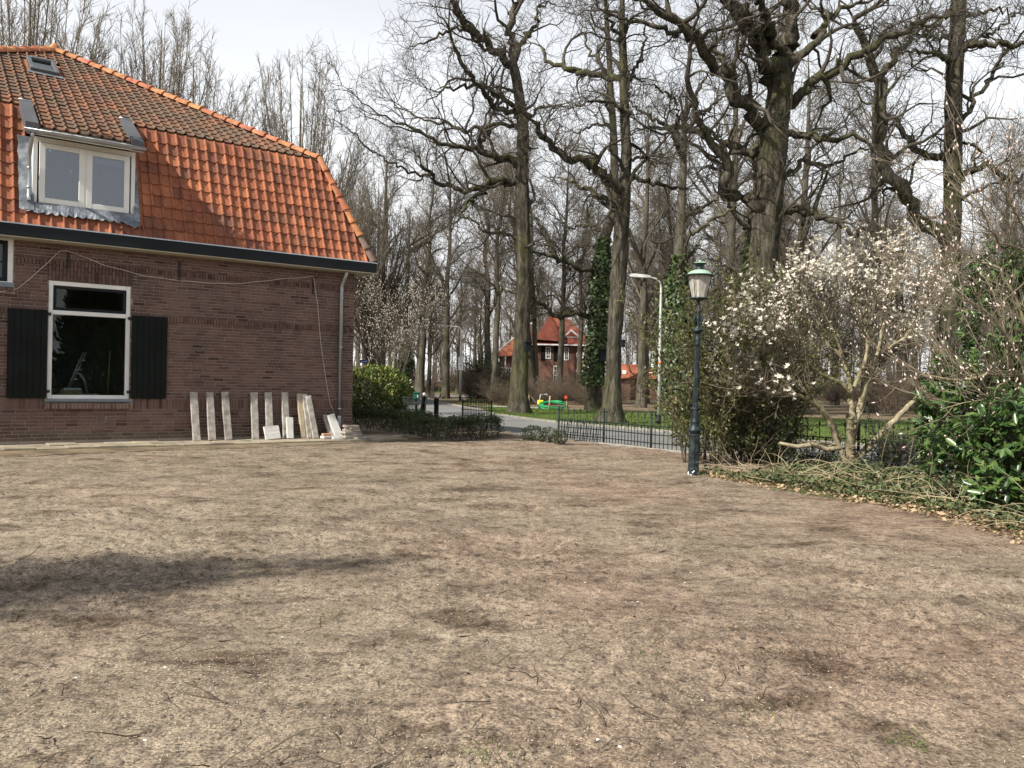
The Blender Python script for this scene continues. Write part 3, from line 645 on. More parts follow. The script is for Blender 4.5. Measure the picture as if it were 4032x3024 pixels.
def soil_relief(x, y):
    z = (vnoise(x, y, .35, 1) - .5) * .07 + (vnoise(x, y, 1.1, 2) - .5) * .045
    rough = np.clip(vnoise(x, y, .8, 9) * 1.7 - .25, .15, 1.2)
    z += rough * ((vnoise(x, y, 4, 3) - .5) * .020 + (vnoise(x, y, 11, 4) - .5) * .016)
    z += rough * np.maximum(0, vnoise(x, y, 26, 5) - .55) * .040 + rough * np.maximum(0, vnoise(x, y, 55, 6) - .5) * .026
    # the ground falls a hand's breadth towards the house
    lyh = -(x + 3.73) * .5864 + (y - 19.35) * .8100
    lxh = (x + 3.73) * .8100 + (y - 19.35) * .5864
    z -= .12 * np.clip(1 + (lyh + .9) / 2.6, 0, 1) * np.clip(1 - (lxh - 1) / 2.5, 0, 1)
    # shallow rake and wheel marks
    z -= .018 * np.maximum(0, np.sin((x * .8 + y * .45 + vnoise(x, y, .3, 8) * 2.2) * 5.5) - .72)
    return z

def build_ground():
    g = MB()
    S_ = 1500
    g.add([(-S_, -S_, -.09), (S_, -S_, -.09), (S_, S_, -.09), (-S_, S_, -.09)], [(0, 1, 2, 3)])
    o = g.build('ground', M['litterfloor'])
    tag(o, kind='structure')
    # soil of the garden: fine crumbly relief, finer towards the viewer
    nr, nc = 400, 560
    inv = np.linspace(1 / 1.7, 1 / 27.0, nr)
    rr = 1 / inv
    an = np.linspace(R(-52), R(50), nc)
    rg, ag = np.meshgrid(rr, an, indexing='ij')
    jx = RNG.uniform(-.35, .35, rg.shape) * (an[1] - an[0]) * rg
    x = rg * np.sin(ag) + jx
    y = rg * np.cos(ag)
    z = soil_relief(x, y)
    V = np.stack([x, y, z], -1).reshape(-1, 3)
    i = np.arange(nr * nc).reshape(nr, nc)
    Q = np.stack([i[:-1, :-1], i[:-1, 1:], i[1:, 1:], i[1:, :-1]], -1).reshape(-1, 4)
    sd = side(V[:, 0], V[:, 1], FENCE)
    keep = (sd[Q] > .05).all(1)
    # leave out what the house stands on
    ph = R(35.9)
    lx = (V[:, 0] + 3.73) * math.cos(ph) + (V[:, 1] - 19.35) * math.sin(ph)
    ly = -(V[:, 0] + 3.73) * math.sin(ph) + (V[:, 1] - 19.35) * math.cos(ph)
    inside = (lx < -.05) & (ly > .05)
    keep &= ~inside[Q].all(1)
    me = fast_mesh('garden_soil', V, [Q[keep]], smooth=True)
    o = mobj('garden_soil', me, M['soil'])
    tag(o, kind='structure')
    # loose clods
    def lumps(n, x, y, s, name, mat, lab, flat=.6):
        base = np.array([[1,0,0],[0,1,0],[-1,0,0],[0,-1,0],[0,0,1],[.7,.7,-.3],[-.7,.7,-.3],[-.7,-.7,-.3],[.7,-.7,-.3]], float)
        fc = np.array([[0,1,4],[1,2,4],[2,3,4],[3,0,4],[0,5,1],[1,6,2],[2,7,3],[3,8,0]])
        v = base[None] * RNG.uniform(.55, 1.2, (n, 9, 1)) * s[:, None, None]
        v[:, :, 2] *= flat
        th = RNG.uniform(0, 6.28, n)
        vx = v[:, :, 0]*np.cos(th)[:, None] - v[:, :, 1]*np.sin(th)[:, None]
        vy = v[:, :, 0]*np.sin(th)[:, None] + v[:, :, 1]*np.cos(th)[:, None]
        zz = soil_relief(x, y) + s * .15
        vv = np.stack([vx + x[:, None], vy + y[:, None], v[:, :, 2] + zz[:, None]], -1).reshape(-1, 3)
        ff = (np.arange(n) * 9)[:, None, None] + fc[None]
        o = mobj(name, fast_mesh(name, vv, [ff.reshape(-1, 3)], smooth=False), mat)
        tag(o, lab, 'soil', kind='stuff')
    def scatter(n, r0, r1, a=R(46), power=1.0):
        u = RNG.uniform(0, 1, n) ** power
        r_ = 1 / (1 / r0 + u * (1 / r1 - 1 / r0))
        th = RNG.uniform(-a, a, n)
        return r_ * np.sin(th), r_ * np.cos(th)
    def onlawn(x, y):
        lx = (x + 3.73) * math.cos(ph) + (y - 19.35) * math.sin(ph)
        ly = -(x + 3.73) * math.sin(ph) + (y - 19.35) * math.cos(ph)
        return (side(x, y, FENCE) > .3) & ~((lx < .3) & (ly > -.6))
    x, y = scatter(28000, 1.9, 19)
    k = onlawn(x, y) & (vnoise(x, y, 1.0, 21) + .5 * vnoise(x, y, 4, 22) > RNG.uniform(.35, 1.15, len(x)))
    x, y = x[k], y[k]
    s = .0025 + .010 * RNG.uniform(0, 1, len(x)) ** 4 + .0009 * np.hypot(x, y)
    lumps(len(x), x, y, s, 'soil_crumbs', M['clod'], 'loose brown crumbs of earth over the raked garden soil')
    x = RNG.uniform(-14, 8, 9000); y = RNG.uniform(5.5, 21, 9000)
    k = onlawn(x, y) & (np.abs(x) < .75 * y) & (vnoise(x, y, .6, 23) + .5 * vnoise(x, y, 2.5, 24) > RNG.uniform(.4, 1.1, len(x)))
    x, y = x[k], y[k]
    lumps(len(x), x, y, RNG.uniform(.007, .018, len(x)) * (.6 + .04 * y), 'soil_lumps', M['clod'], 'darker lumps of earth further off on the garden soil')
    # pale seed and straw flecks
    x, y = scatter(70000, 1.9, 12)
    k = onlawn(x, y) & (vnoise(x, y, .9, 31) + .6 * vnoise(x, y, 3, 32) > RNG.uniform(.45, 1.25, len(x)))
    x, y = x[k], y[k]
    m = len(x)
    P = np.stack([x, y, soil_relief(x, y) + .004], -1)
    d = RNG.normal(size=(m, 3)); d[:, 2] *= .25
    L = RNG.uniform(.005, .010, m) * (1 + .06 * np.hypot(x, y))
    V, F, tn = leaves(P, d, np.tile([[0, 0, 1.]], (m, 1)) + RNG.normal(size=(m, 3)) * .3, L, L * .36, RNG, .2)
    o = mobj('grass_seed', fast_mesh('grass_seed', V, F, tint=tn), M['seed'])
    tag(o, 'pale grass seed and chaff strewn over the garden soil', 'seed', kind='stuff')
    # twigs and roots lying on the soil
    x, y = scatter(420, 2.0, 16)
    k = onlawn(x, y)
    x, y = x[k], y[k]
    m = len(x)
    P0_ = np.stack([x, y, soil_relief(x, y) + .008], -1)
    d = RNG.normal(size=(m, 3)); d[:, 2] = np.abs(d[:, 2]) * .18
    P, Rd = grow(P0_, d, RNG.uniform(.05, .26, m), RNG.uniform(.0018, .004, m), np.full(m, .001), 5, .22, -.02, RNG)
    v, q = tubes(P, Rd, 4)
    o = mobj('fallen_twigs', fast_mesh('fallen_twigs', v, [q]), pmat('twig', [(.07, .05, .035), (.13, .10, .07)], 8))
    tag(o, 'thin dark twigs and roots scattered over the soil', 'twigs', kind='stuff')
    # a few pale stones and chips
    x, y = scatter(46, 2.2, 14)
    k = onlawn(x, y)
    lumps(int(k.sum()), x[k], y[k], RNG.uniform(.005, .012, int(k.sum())), 'stone_chips', pmat('chip', [(.5, .47, .4), (.62, .6, .54)], 9), 'small pale stone chips lying on the soil', .5)
    # tufts of grass left in the soil
    gm = leafmat('grass_blade', (.05, .085, .02), (.085, .135, .03), (.16, .19, .05), .6, .2, .3)
    M['grass'] = gm
    tufts = [(-1.78, 5.15, .05, 34), (-.92, 4.35, .05, 30), (-.05, 2.75, .06, 50), (1.45, 2.95, .04, 60), (.62, 3.85, .07, 30), (.95, 3.15, .06, 30)]
    Ps, Ds, Ls = [], [], []
    for (tx, ty, rad, n) in tufts:
        px = tx + RNG.normal(size=n) * rad; py = ty + RNG.normal(size=n) * rad
        Ps.append(np.stack([px, py, soil_relief(px, py)], -1))
        Ds.append(rdirs(n, RNG) * .7 + np.array([0, 0, .75])); Ls.append(RNG.uniform(.02, .05, n))
    P = np.concatenate(Ps); L = np.concatenate(Ls)
    V, F, tn = leaves(P, np.concatenate(Ds), rdirs(len(P), RNG), L, L * .09, RNG, .1)
    o = mobj('grass_tufts', fast_mesh('grass_tufts', V, F, tint=tn), gm)
    tag(o, 'small green grass tufts surviving in the bare soil', 'grass', kind='stuff')
    return onlawn

ONLAWN = build_ground()

def strip(name, A, B, z, mat, n=60, kind='structure', top=None):
    a = resample([(p[0], p[1], 0, 0) for p in A], n)[0]
    b = resample([(p[0], p[1], 0, 0) for p in B], n)[0]
    g = MB()
    vs = []
    for i in range(n):
        vs += [(a[i][0], a[i][1], z), (b[i][0], b[i][1], z)]
    g.add(vs, [(2*i, 2*i+2, 2*i+3, 2*i+1) for i in range(n-1)])
    o = g.build(name, mat)
    return tag(o, kind=kind)

def roadmat():
    m, t, b = mk('asphalt')
    p = pos(t)
    n1 = noise(t, p, .5, 5, .6)
    n2 = noise(t, p, 40, 3)
    c = ramp(t, n1, [(.3, (.135, .132, .130)), (.55, (.185, .182, .176)), (.75, (.215, .208, .198))])
    c = mixc(t, .6, c, ramp(t, n2, [(.3, (.75, .75, .75)), (.7, (1.2, 1.2, 1.2))]), 'MULTIPLY')
    ck = t.nodes.new('ShaderNodeTexVoronoi')
    ck.feature = 'DISTANCE_TO_EDGE'
    ck.inputs['Scale'].default_value = .23
    t.links.new(mixc(t, .3, p, noise(t, p, .8, 3)), ck.inputs['Vector'])
    c = mixc(t, math_(t, 'MULTIPLY', math_(t, 'LESS_THAN', ck.outputs[0], .004), .5), c, (.06, .06, .06))
    t.links.new(c, b.inputs['Base Color'])
    b.inputs['Roughness'].default_value = .85
    b.inputs['Specular IOR Level'].default_value = .25
    bump(t, b, n2, .3, .004)
    return m
M['road'] = roadmat()
def offs(line, d):
    out = []
    for i, p in enumerate(line):
        a = Vector(line[max(i-1, 0)]); b = Vector(line[min(i+1, len(line)-1)])
        t_ = (b - a).normalized()
        out.append((p[0] + t_.y * d, p[1] - t_.x * d))
    return out
road = strip('road', FENCE, KERB, -.055, M['road'], 80)
M['sidepave'] = pmat('pale_paving', [(.30, .29, .27), (.40, .385, .36)], 2, .9, 30, .2, .005)
g = MB(); g.add([(-70, 74, -.047), (30, 79, -.047), (30, 87, -.047), (-70, 84, -.047)], [(0, 1, 2, 3)])
tag(g.build('side_road', M['sidepave']), kind='structure')
# triangular ramp markings on the far end of the road
whitepaint = pmat('road_paint', [(.62, .62, .6), (.78, .78, .76)], 4, .7)
g = MB()
for i in range(6):
    x0 = -11.6 + i * .78; y0 = 61.5 + i * .35
    g.add([(x0, y0, -.045), (x0 + .45, y0 + .2, -.045), (x0 + .1, y0 + 2.6, -.045)], [(0, 1, 2)])
tag(g.build('road_marking', whitepaint, road))
# kerbs: separate concrete lengths
M['kerb'] = pmat('kerb_concrete', [(.20, .185, .16), (.30, .28, .245)], 3, .9, 20, .3, .01)
def kerb(name, line, w, z0, z1, step=1.0, s0=0, s1=1e9):
    st = tag(empty(name), kind='structure')
    P = [Vector((p[0], p[1], 0)) for p in line]
    acc = 0
    pts = []
    for a, b in zip(P[:-1], P[1:]):
        L = (b - a).length
        k = 0
        while acc <= L:
            pts.append(a + (b - a) * (acc / L)); acc += step
        acc -= L
    for i, (a, b) in enumerate(zip(pts[:-1], pts[1:])):
        if not (s0 <= i * step <= s1): continue
        d = (b - a); L = d.length; ang = math.atan2(d.y, d.x)
        MB().cbox((.004, -w/2, z0), (L - .004, w/2, z1 + random.uniform(-.004, .004)), .012).build('kerb_stone', M['kerb'], st, (a.x, a.y, 0), (0, 0, ang))
    return st
kerb('road_kerb', offs(KERB, -.07)[2:], .14, -.2, .015, 1.5, 0, 62)
kerb('fence_kerb', [(-3.30, 29.1), (-2.50, 25.8), (-1.44, 24.2), (-0.57, 22.7)], .1, -.2, .015, 1.0)
kerb('garden_kerb', [(1.10, 19.2), (2.02, 17.85), (2.8, 16.65), (3.45, 15.85), (6.61, 12.35), (9.5, 9.1)], .1, -.2, .02, 1.0)
# lawn beyond the road
M['turf'] = pmat('turf', [(.3, (.05, .075, .02)), (.5, (.085, .125, .03)), (.62, (.115, .16, .04)), (.75, (.15, .14, .06))], 2.2, .95, 25, .6, .03, detail=6)
LK = offs(KERB, -.15)[5:]
LB = [(-1.6, 44.5), (2, 43), (6, 41), (9.5, 39.5), (13, 37.5), (17, 35), (22, 30), (29, 22), (36, 12)]
strip('lawn', LK, LB, -.01, M['turf'], 70)
def blades(name, n, A, B, hmin, hmax, label, mat):
    a = resample([(p[0], p[1], 0, 0) for p in A], 200)[0]
    b = resample([(p[0], p[1], 0, 0) for p in B], 200)[0]
    i = RNG.integers(0, 200, n); u = RNG.uniform(0, 1, n)[:, None] ** 1.35
    P = a[i, :3] * (1 - u) + b[i, :3] * u
    P[:, :2] += RNG.normal(size=(n, 2)) * .15
    P[:, 2] = -.02
    L = RNG.uniform(hmin, hmax, n) * (.6 + .8 * vnoise(P[:, 0], P[:, 1], .7, 55))
    V, F, tn = leaves(P, rdirs(n, RNG) * .5 + np.array([0, 0, 1.]), rdirs(n, RNG), L, L * .22 + .004, RNG, .1)
    o = mobj(name, fast_mesh(name, V, F, tint=tn), mat)
    return tag(o, label, 'grass', kind='stuff')
M['lawngrass'] = leafmat('lawn_grass', (.06, .095, .02), (.10, .155, .03), (.19, .22, .07), .6, .2, .3, 3)
blades('lawn_grass', 42000, LK[:9], LB[:7], .04, .11, 'short green grass on the lawn across the road', M['lawngrass'])
strip('footpath', [(-3.2, 49), (-1.4, 45), (1.5, 44.2)], [(-2.6, 51), (-.5, 47.5), (1.8, 46.2)], -.03, M['sidepave'], 12)
# verge on the far side of the road bend
blades('verge_grass', 9000, [(-3.3, 49), (-1.7, 46)], [(-3.2, 62), (2.5, 60)], .05, .16, 'thin grass and weeds on the verge by the sign lamp', leafmat('verge_weeds', (.11, .12, .04), (.17, .17, .06), (.22, .19, .10), .7, .1, .3, 1))
blades('field_grass', 5000, [(-22, 96), (-6, 98)], [(-22, 112), (-8, 112)], .08, .2, 'bright grass in front of the far garden wall', M['lawngrass'])
# ------------------------------------------------------------------ the brick house
HP = (-3.73, 19.35)
house = empty('brick_house', (HP[0], HP[1], 0), R(35.9), 'brown brick house with orange tiled hip roof, dormer and black gutter board', 'house')
HM = Matrix.Translation((HP[0], HP[1], 0)) @ Matrix.Rotation(R(35.9), 4, 'Z')
WX = -11.24            # left end of the front wall
def brickmat(name, tint):
    m, t, b = mk(name)
    p = pos(t)
    if tint:
        a = t.nodes.new('ShaderNodeAttribute'); a.attribute_name = 'tint'; rv = a.outputs['Fac']
    else:
        rv = t.nodes.new('ShaderNodeObjectInfo').outputs['Random']
    c = ramp(t, rv, [(.0, (.062, .036, .030)), (.06, (.105, .062, .052)), (.45, (.142, .087, .073)), (.8, (.166, .103, .086)), (1, (.150, .102, .089))])
    n1 = noise(t, p, 1.1, 4); n2 = noise(t, p, 55, 4)
    c = mixc(t, .8, c, ramp(t, n1, [(.28, (.66, .66, .67)), (.5, (1, 1, 1)), (.72, (1.22, 1.18, 1.14))]), 'MULTIPLY')
    c = mixc(t, .8, c, ramp(t, n2, [(.3, (.72, .72, .72)), (.7, (1.18, 1.18, 1.18))]), 'MULTIPLY')
    # green damp on the lowest courses
    s_ = t.nodes.new('ShaderNodeSeparateXYZ'); t.links.new(p, s_.inputs[0])
    h = math_(t, 'ADD', s_.outputs['Z'], math_(t, 'MULTIPLY', noise(t, p, 1.6, 4), .5))
    mr_ = t.nodes.new('ShaderNodeMapRange')
    mr_.inputs['From Min'].default_value, mr_.inputs['From Max'].default_value = .5, .28
    mr_.inputs['To Max'].default_value = .55
    t.links.new(h, mr_.inputs['Value'])
    c = mixc(t, mr_.outputs[0], c, (.085, .085, .055))
    t.links.new(c, b.inputs['Base Color'])
    b.inputs['Roughness'].default_value = .93
    b.inputs['Specular IOR Level'].default_value = .15
    bump(t, b, n2, .4, .004)
    return m
M['brick'] = brickmat('brick', False)
M['brick_t'] = brickmat('brick_field', True)
M['mortar'] = pmat('mortar', [(.23, .19, .165), (.32, .27, .235)], 3, .95, 50, .4, .004)
M['white'] = pmat('white_paint', [(.68, .68, .655), (.78, .78, .76)], 3, .45, None)
M['cream'] = pmat('cream_paint', [(.40, .37, .28), (.47, .44, .34)], 2, .55)
M['greywhite'] = pmat('grey_white_paint', [(.68, .68, .65), (.76, .76, .73)], 2, .5)
M['black'] = pmat('black_paint', [(.007, .009, .011), (.012, .015, .018)], 1.2, .5, None, spec=.18)
M['shutter'] = pmat('dark_green_black_paint', [(.006, .008, .007), (.010, .013, .012)], 2, .6, spec=.12)
M['stone'] = pmat('grey_sill_stone', [(.16, .185, .215), (.22, .245, .275)], 4, .6, 30, .2, .003)
M['zinc'] = pmat('zinc', [(.36, .39, .42), (.52, .55, .58)], 2.5, .38, None, metal=.85, stretch=(1, 1, .4))
M['lead'] = pmat('lead_flashing', [(.12, .14, .165), (.20, .225, .255), (.40, .42, .44)], 5, .5, 12, .8, .02, metal=.35)
M['iron'] = pmat('black_iron', [(.02, .018, .016), (.045, .038, .032)], 8, .6, 40, .3, .003, metal=.3)
M['glass'] = glassmat('window_glass', (.72, .76, .76), 1.42)
M['dark'] = pmat('dark_interior', [(.13, .122, .108), (.19, .178, .158)], 1, .9)

# ---- front wall: mortar bed with openings, bricks stand 5 mm proud of it
OPEN = [(-6.285, -4.845, .80, 3.055), (-9.4, -6.87, 2.93, 3.78)]     # main window, left upper window (x0,x1,z0,z1)
wall = MB()
def wallgrid(mb, x0, x1, z0, z1, y, holes):
    xs = sorted({x0, x1, *[h[0] for h in holes], *[h[1] for h in holes]})
    zs = sorted({z0, z1, *[h[2] for h in holes], *[h[3] for h in holes]})
    for a, b in zip(xs[:-1], xs[1:]):
        for c, d in zip(zs[:-1], zs[1:]):
            if any(h[0] <= a and b <= h[1] and h[2] <= c and d <= h[3] for h in holes): continue
            mb.add([(a, y, c), (b, y, c), (b, y, d), (a, y, d)], [(0, 1, 2, 3)])
wallgrid(wall, WX, 0, -.2, 3.80, .012, OPEN)
for (a, b, c, d) in OPEN:      # reveals
    wall.add([(a, .012, c), (a, .30, c), (a, .30, d), (a, .012, d)], [(0, 1, 2, 3)])
    wall.add([(b, .012, c), (b, .30, c), (b, .30, d), (b, .012, d)], [(3, 2, 1, 0)])
    wall.add([(a, .012, d), (b, .012, d), (b, .30, d), (a, .30, d)], [(3, 2, 1, 0)])
    wall.add([(a, .012, c), (b, .012, c), (b, .30, c), (a, .30, c)], [(0, 1, 2, 3)])
wall.add([(0, .012, -.2), (0, 11.24, -.2), (0, 11.24, 3.8), (0, .012, 3.8)], [(0, 1, 2, 3)])
wall.add([(WX, 11.24, -.2), (WX, .012, -.2), (WX, .012, 3.8), (WX, 11.24, 3.8)], [(0, 1, 2, 3)])
wall.add([(0, 11.24, -.2), (WX, 11.24, -.2), (WX, 11.24, 3.8), (0, 11.24, 3.8)], [(0, 1, 2, 3)])
wallo = wall.build('wall', M['mortar'], house)

def brick_shape(lx, ly, lz):
    c = .004
    x, y, z = lx/2, ly, lz/2
    v = [(-x, y, -z), (x, y, -z), (x, y, z), (-x, y, z), (-x, c, -z), (x, c, -z), (x, c, z), (-x, c, z), (-x+c, 0, -z+c), (x-c, 0, -z+c), (x-c, 0, z-c), (-x+c, 0, z-c)]
    f = [(8, 9, 10, 11)]
    for i in range(4):
        j = (i+1) % 4
        f += [(i, j, 4+j, 4+i), (4+i, 4+j, 8+j, 8+i)]
    return v, f
BR = []      # (cx, cz, length, height)
def hits(x0, x1, z0, z1):
    return [h for h in OPEN_B if x0 < h[1] - .001 and x1 > h[0] + .001 and z0 < h[3] - .001 and z1 > h[2] + .001]
OPEN_B = OPEN + [(-6.30, -4.83, 3.055, 3.45), (-6.32, -4.81, .70, .80), (-9.5, -6.84, 2.80, 2.93), (-5.42, -5.26, .335, .47)]
LX = -8.6
def course(z, h, offset, L=.208, gap=.013):
    x = 0 - offset
    if offset > .02: BRow(-offset/2 + 0, z, offset - gap, h)
    while x > LX:
        BRow(x - L/2 - gap/2, z, L, h)
        x -= L + gap
def BRow(cx, z, L, h):
    x0, x1 = cx - L/2, cx + L/2
    hs = hits(x0, x1, z, z + h)
    if not hs:
        BR.append((cx, z + h/2, L, h)); return
    segs = [(x0, x1)]
    for q in hs:
        ns = []
        for a, b in segs:
            if q[0] > a + .03: ns.append((a, min(b, q[0] - .006)))
            if q[1] < b - .03: ns.append((max(a, q[1] + .006), b))
        segs = [s_ for s_ in ns if s_[1] - s_[0] > .03]
    for a, b in segs: BR.append(((a+b)/2, z + h/2, b - a, h))
def running(z0, z1, seed):
    n = round((z1 - z0) / .0635)
    p = (z1 - z0) / n
    rs = random.Random(seed)
    for i in range(n):
        o_ = rs.choice([.055, .11, .165, .0, .11, .055]) if i % 2 else rs.choice([.0, .055, .11, .165])
        course(z0 + i*p + .006, p - .013, o_ + (.0 if i % 2 else .0))
def soldier(z0, z1, wdt=.062):
    x = -.004
    while x > LX:
        BRow(x - (wdt - .010)/2, z0 + .005, wdt - .010, z1 - z0 - .011)
        x -= wdt
running(0.0, .60, 1); soldier(.60, .815); running(.815, 2.385, 2); soldier(2.385, 2.49); running(2.49, 3.335, 3); soldier(3.335, 3.445); running(3.445, 3.80, 4)
# lintel of upright bricks over the main window
i = 0
x = -6.30
while x < -4.86:
    w_ = .0615
    for (c, d) in (((3.06, 3.25), (3.26, 3.44)) if i % 2 else ((3.06, 3.15), (3.16, 3.34), (3.35, 3.44))): BR.append((x + w_/2, (c + d)/2, w_ - .012, d - c))
    x += w_; i += 1
# the 300 bricks that show largest stay single objects, the others are one field
def seen(b_):
    cx, cz = b_[0], b_[1]
    if cx < -7.02: return 1e3 - cx
    for (a, b, c, d) in ((-6.95, -6.28, .80, 2.50), (-4.83, -4.14, .80, 2.48)):      # behind shutters
        if a < cx < b and c < cz < d: return 1e3
    return cx
order = sorted(range(len(BR)), key=lambda i: seen(BR[i]))
single = set(order[:300])
cache = {}
V_, F_, T_ = [], [], []
for i, (cx, cz, L, h) in enumerate(BR):
    dy = random.uniform(-.0025, .0025) - (.016 if (2.385 < cz < 2.49 or 3.335 < cz < 3.445) and L < .07 else 0)
    if i in single:
        key = (round(L, 3), round(h, 3))
        if key not in cache:
            cache[key] = MB().add(*brick_shape(L, .038, h)).mesh('brick')
            cache[key].materials.append(M['brick'])
        o = lk(bpy.data.objects.new('brick', cache[key]), wallo, (cx, .001 + dy, cz), (0, random.uniform(-.006, .006), 0))
    else:
        v, f = brick_shape(L, .038, h)
        b0 = len(V_)
        V_ += [(p[0] + cx, p[1] + .001 + dy, p[2] + cz) for p in v]
        F_ += [tuple(k + b0 for k in q) for q in f]
        T_ += [random.random()] * len(v)
me = bpy.data.meshes.new('brickwork')
me.from_pydata(V_, [], F_)
a_ = me.attributes.new('tint', 'FLOAT', 'POINT'); a_.data.foreach_set('value', T_)
me.update()
tag(mobj('brickwork', me, M['brick_t'], wallo), kind='stuff')

# darker joints behind the soldier courses and the lintel
jb = MB()
for a, b, c, d in ((-6.31, -4.82, 3.058, 3.446), (-6.83, -6.31, 3.337, 3.444), (-4.82, -.003, 3.337, 3.444), (LX, -6.32, 2.386, 2.489), (-4.81, -.003, 2.386, 2.489)):
    jb.add([(a, .0085, c), (b, .0085, c), (b, .0085, d), (a, .0085, d)], [(0, 1, 2, 3)])
jb.build('dark_joints', pmat('dark_joint', [(.05, .036, .03), (.08, .058, .048)], 5, .95), wallo)
# ---- main window
win = MB()
X0, X1, Z0, Z1 = -6.285, -4.845, .80, 3.055
fr = .075
for a, b in (((X0, .02, Z0), (X0 + fr, .13, Z1)), ((X1 - fr, .02, Z0), (X1, .13, Z1))): win.cbox(a, b, .006)
for a, b in (((X0 + fr, .022, Z1 - .085), (X1 - fr, .128, Z1)), ((X0 + fr, .022, Z0), (X1 - fr, .128, Z0 + .075)), ((X0 + fr, .018, 2.415), (X1 - fr, .126, 2.495))): win.cbox(a, b, .006)
wo_ = win.build('window', M['white'], house)
s_ = MB()      # dark inner sash of the top light
sx0, sx1, sz0, sz1 = X0 + fr + .004, X1 - fr - .004, 2.498, Z1 - .088
for a, b in (((sx0, .045, sz0), (sx0 + .055, .10, sz1)), ((sx1 - .055, .045, sz0), (sx1, .10, sz1)), ((sx0 + .055, .047, sz1 - .055), (sx1 - .055, .10, sz1)), ((sx0 + .055, .047, sz0), (sx1 - .055, .10, sz0 + .055))): s_.cbox(a, b, .004)
s_.build('sash', M['black'], wo_)
MB().box((sx0 + .05, .07, sz0 + .05), (sx1 - .05, .076, sz1 - .05)).build('pane', M['glass'], wo_)
MB().box((X0 + fr - .005, .08, Z0 + .07), (X1 - fr + .005, .086, 2.42)).build('pane', M['glass'], wo_)
MB().cbox((X0 - .035, -.045, Z0 - .055), (X1 + .035, .10, Z0 - .003), .008).build('sill', M['stone'], wo_)
n_ = 23
for i in range(n_):          # sill of bricks on edge
    a = X0 - .035 + (X1 - X0 + .07) * i / n_
    b = a + (X1 - X0 + .07) / n_ - .010
    me = MB().cbox((a, -.095, Z0 - .19), (b, .02, Z0 - .085), .004, Matrix.Translation((0, 0, 0)))
    me.build('sill_brick', M['brick'], wo_, None, (0, 0, 0))
MB().box((X0 - .03, -.085, Z0 - .18), (X1 + .03, .015, Z0 - .092)).build('sill_mortar', pmat('pale_mortar', [(.42, .38, .33), (.52, .48, .42)], 6), wo_)
# hinge hooks
for hx in (X0 - .005, X1 + .005):
    for hz_ in (.92, 2.39):
        MB().box((hx - .05, -.03, hz_), (hx + .05, .015, hz_ + .05)).build('hinge', M['iron'], wo_)
# shutters of upright boards with a frame of ledges behind
for (a, b) in ((-6.95, -6.30), (-4.825, -4.15)):
    sh = MB()
    for zz in (1.0, 1.6, 2.2): sh.box((a + .02, -.020, zz), (b - .02, -.004, zz + .1))
    so = sh.build('shutter', M['shutter'], house)
    nb = 6
    for i in range(nb):
        w_ = (b - a) / nb
        MB().cbox((a + i*w_ + .001, -.052 + random.uniform(-.0015, .0015), .815), (a + (i+1)*w_ - .001, -.021, 2.48), .005).build('board', M['shutter'], so)
# room behind the window
rm = MB()
wallgrid(rm, -6.9, -4.2, .35, 3.2, 2.6, [])
rm.add([(-6.9, .31, .35), (-6.9, 2.6, .35), (-6.9, 2.6, 3.2), (-6.9, .31, 3.2)], [(3, 2, 1, 0)])
rm.add([(-4.2, .31, .35), (-4.2, 2.6, .35), (-4.2, 2.6, 3.2), (-4.2, .31, 3.2)], [(0, 1, 2, 3)])
rm.add([(-6.9, .31, .35), (-4.2, .31, .35), (-4.2, 2.6, .35), (-6.9, 2.6, .35)], [(0, 1, 2, 3)])
rm.add([(-6.9, .31, 3.2), (-4.2, .31, 3.2), (-4.2, 2.6, 3.2), (-6.9, 2.6, 3.2)], [(3, 2, 1, 0)])
rm.build('room', M['dark'], house)

# ---- window at the left edge
lw = MB()
X0, X1, Z0, Z1 = -8.2, -6.87, 2.95, 3.78
for a, b in (((X1 - .09, .02, Z0), (X1, .12, Z1)), ((X0, .02, Z0), (X0 + .09, .12, Z1)), ((X0 + .09, .022, Z1 - .05), (X1 - .09, .12, Z1)), ((X0 + .09, .022, Z0), (X1 - .09, .12, Z0 + .02))): lw.cbox(a, b, .005)
lwo = lw.build('window', M['white'], house)
lwo['label'] = 'small upper window with dark sash and white frame'
s_ = MB()
for a, b in (((X1 - .17, .04, Z0 + .02), (X1 - .095, .10, Z1 - .05)), ((X0 + .095, .04, Z0 + .02), (X0 + .17, .10, Z1 - .05)), ((X0 + .17, .042, Z1 - .12), (X1 - .17, .10, Z1 - .05)), ((X0 + .17, .042, Z0 + .022), (X1 - .17, .10, Z0 + .09)), ((X0 + .17, .05, 3.32), (X1 - .17, .09, 3.345))): s_.cbox(a, b, .004)
s_.build('sash', M['black'], lwo)
MB().box((X0 + .16, .07, Z0 + .08), (X1 - .16, .076, Z1 - .1)).build('pane', M['glass'], lwo)
MB().box((X0 + .1, .25, Z0), (X1 - .1, .26, Z1)).build('curtain', pmat('grey_curtain', [(.20, .21, .22), (.30, .31, .32)], 3), lwo)
MB().cbox((-9.4, -.04, 2.86), (-6.86, .10, 2.948), .006).build('sill', M['stone'], lwo)
for i in range(11):
    a = -8.2 + 1.345 * i / 11
    MB().cbox((a, -.055, 2.79), (a + .112, .01, 2.855), .004).build('sill_brick', M['brick'], lwo)
# vent slots
v_ = MB()
for i in range(4): v_.box((-5.415 + i*.043, .004, .34), (-5.403 + i*.043, .011, .465))
vo = v_.build('air_vent', M['dark'], house)
for i in range(3): MB().cbox((-5.399 + i*.043, -.001, .34), (-5.376 + i*.043, .011, .465), .002).build('vent_brick', M['brick'], vo)
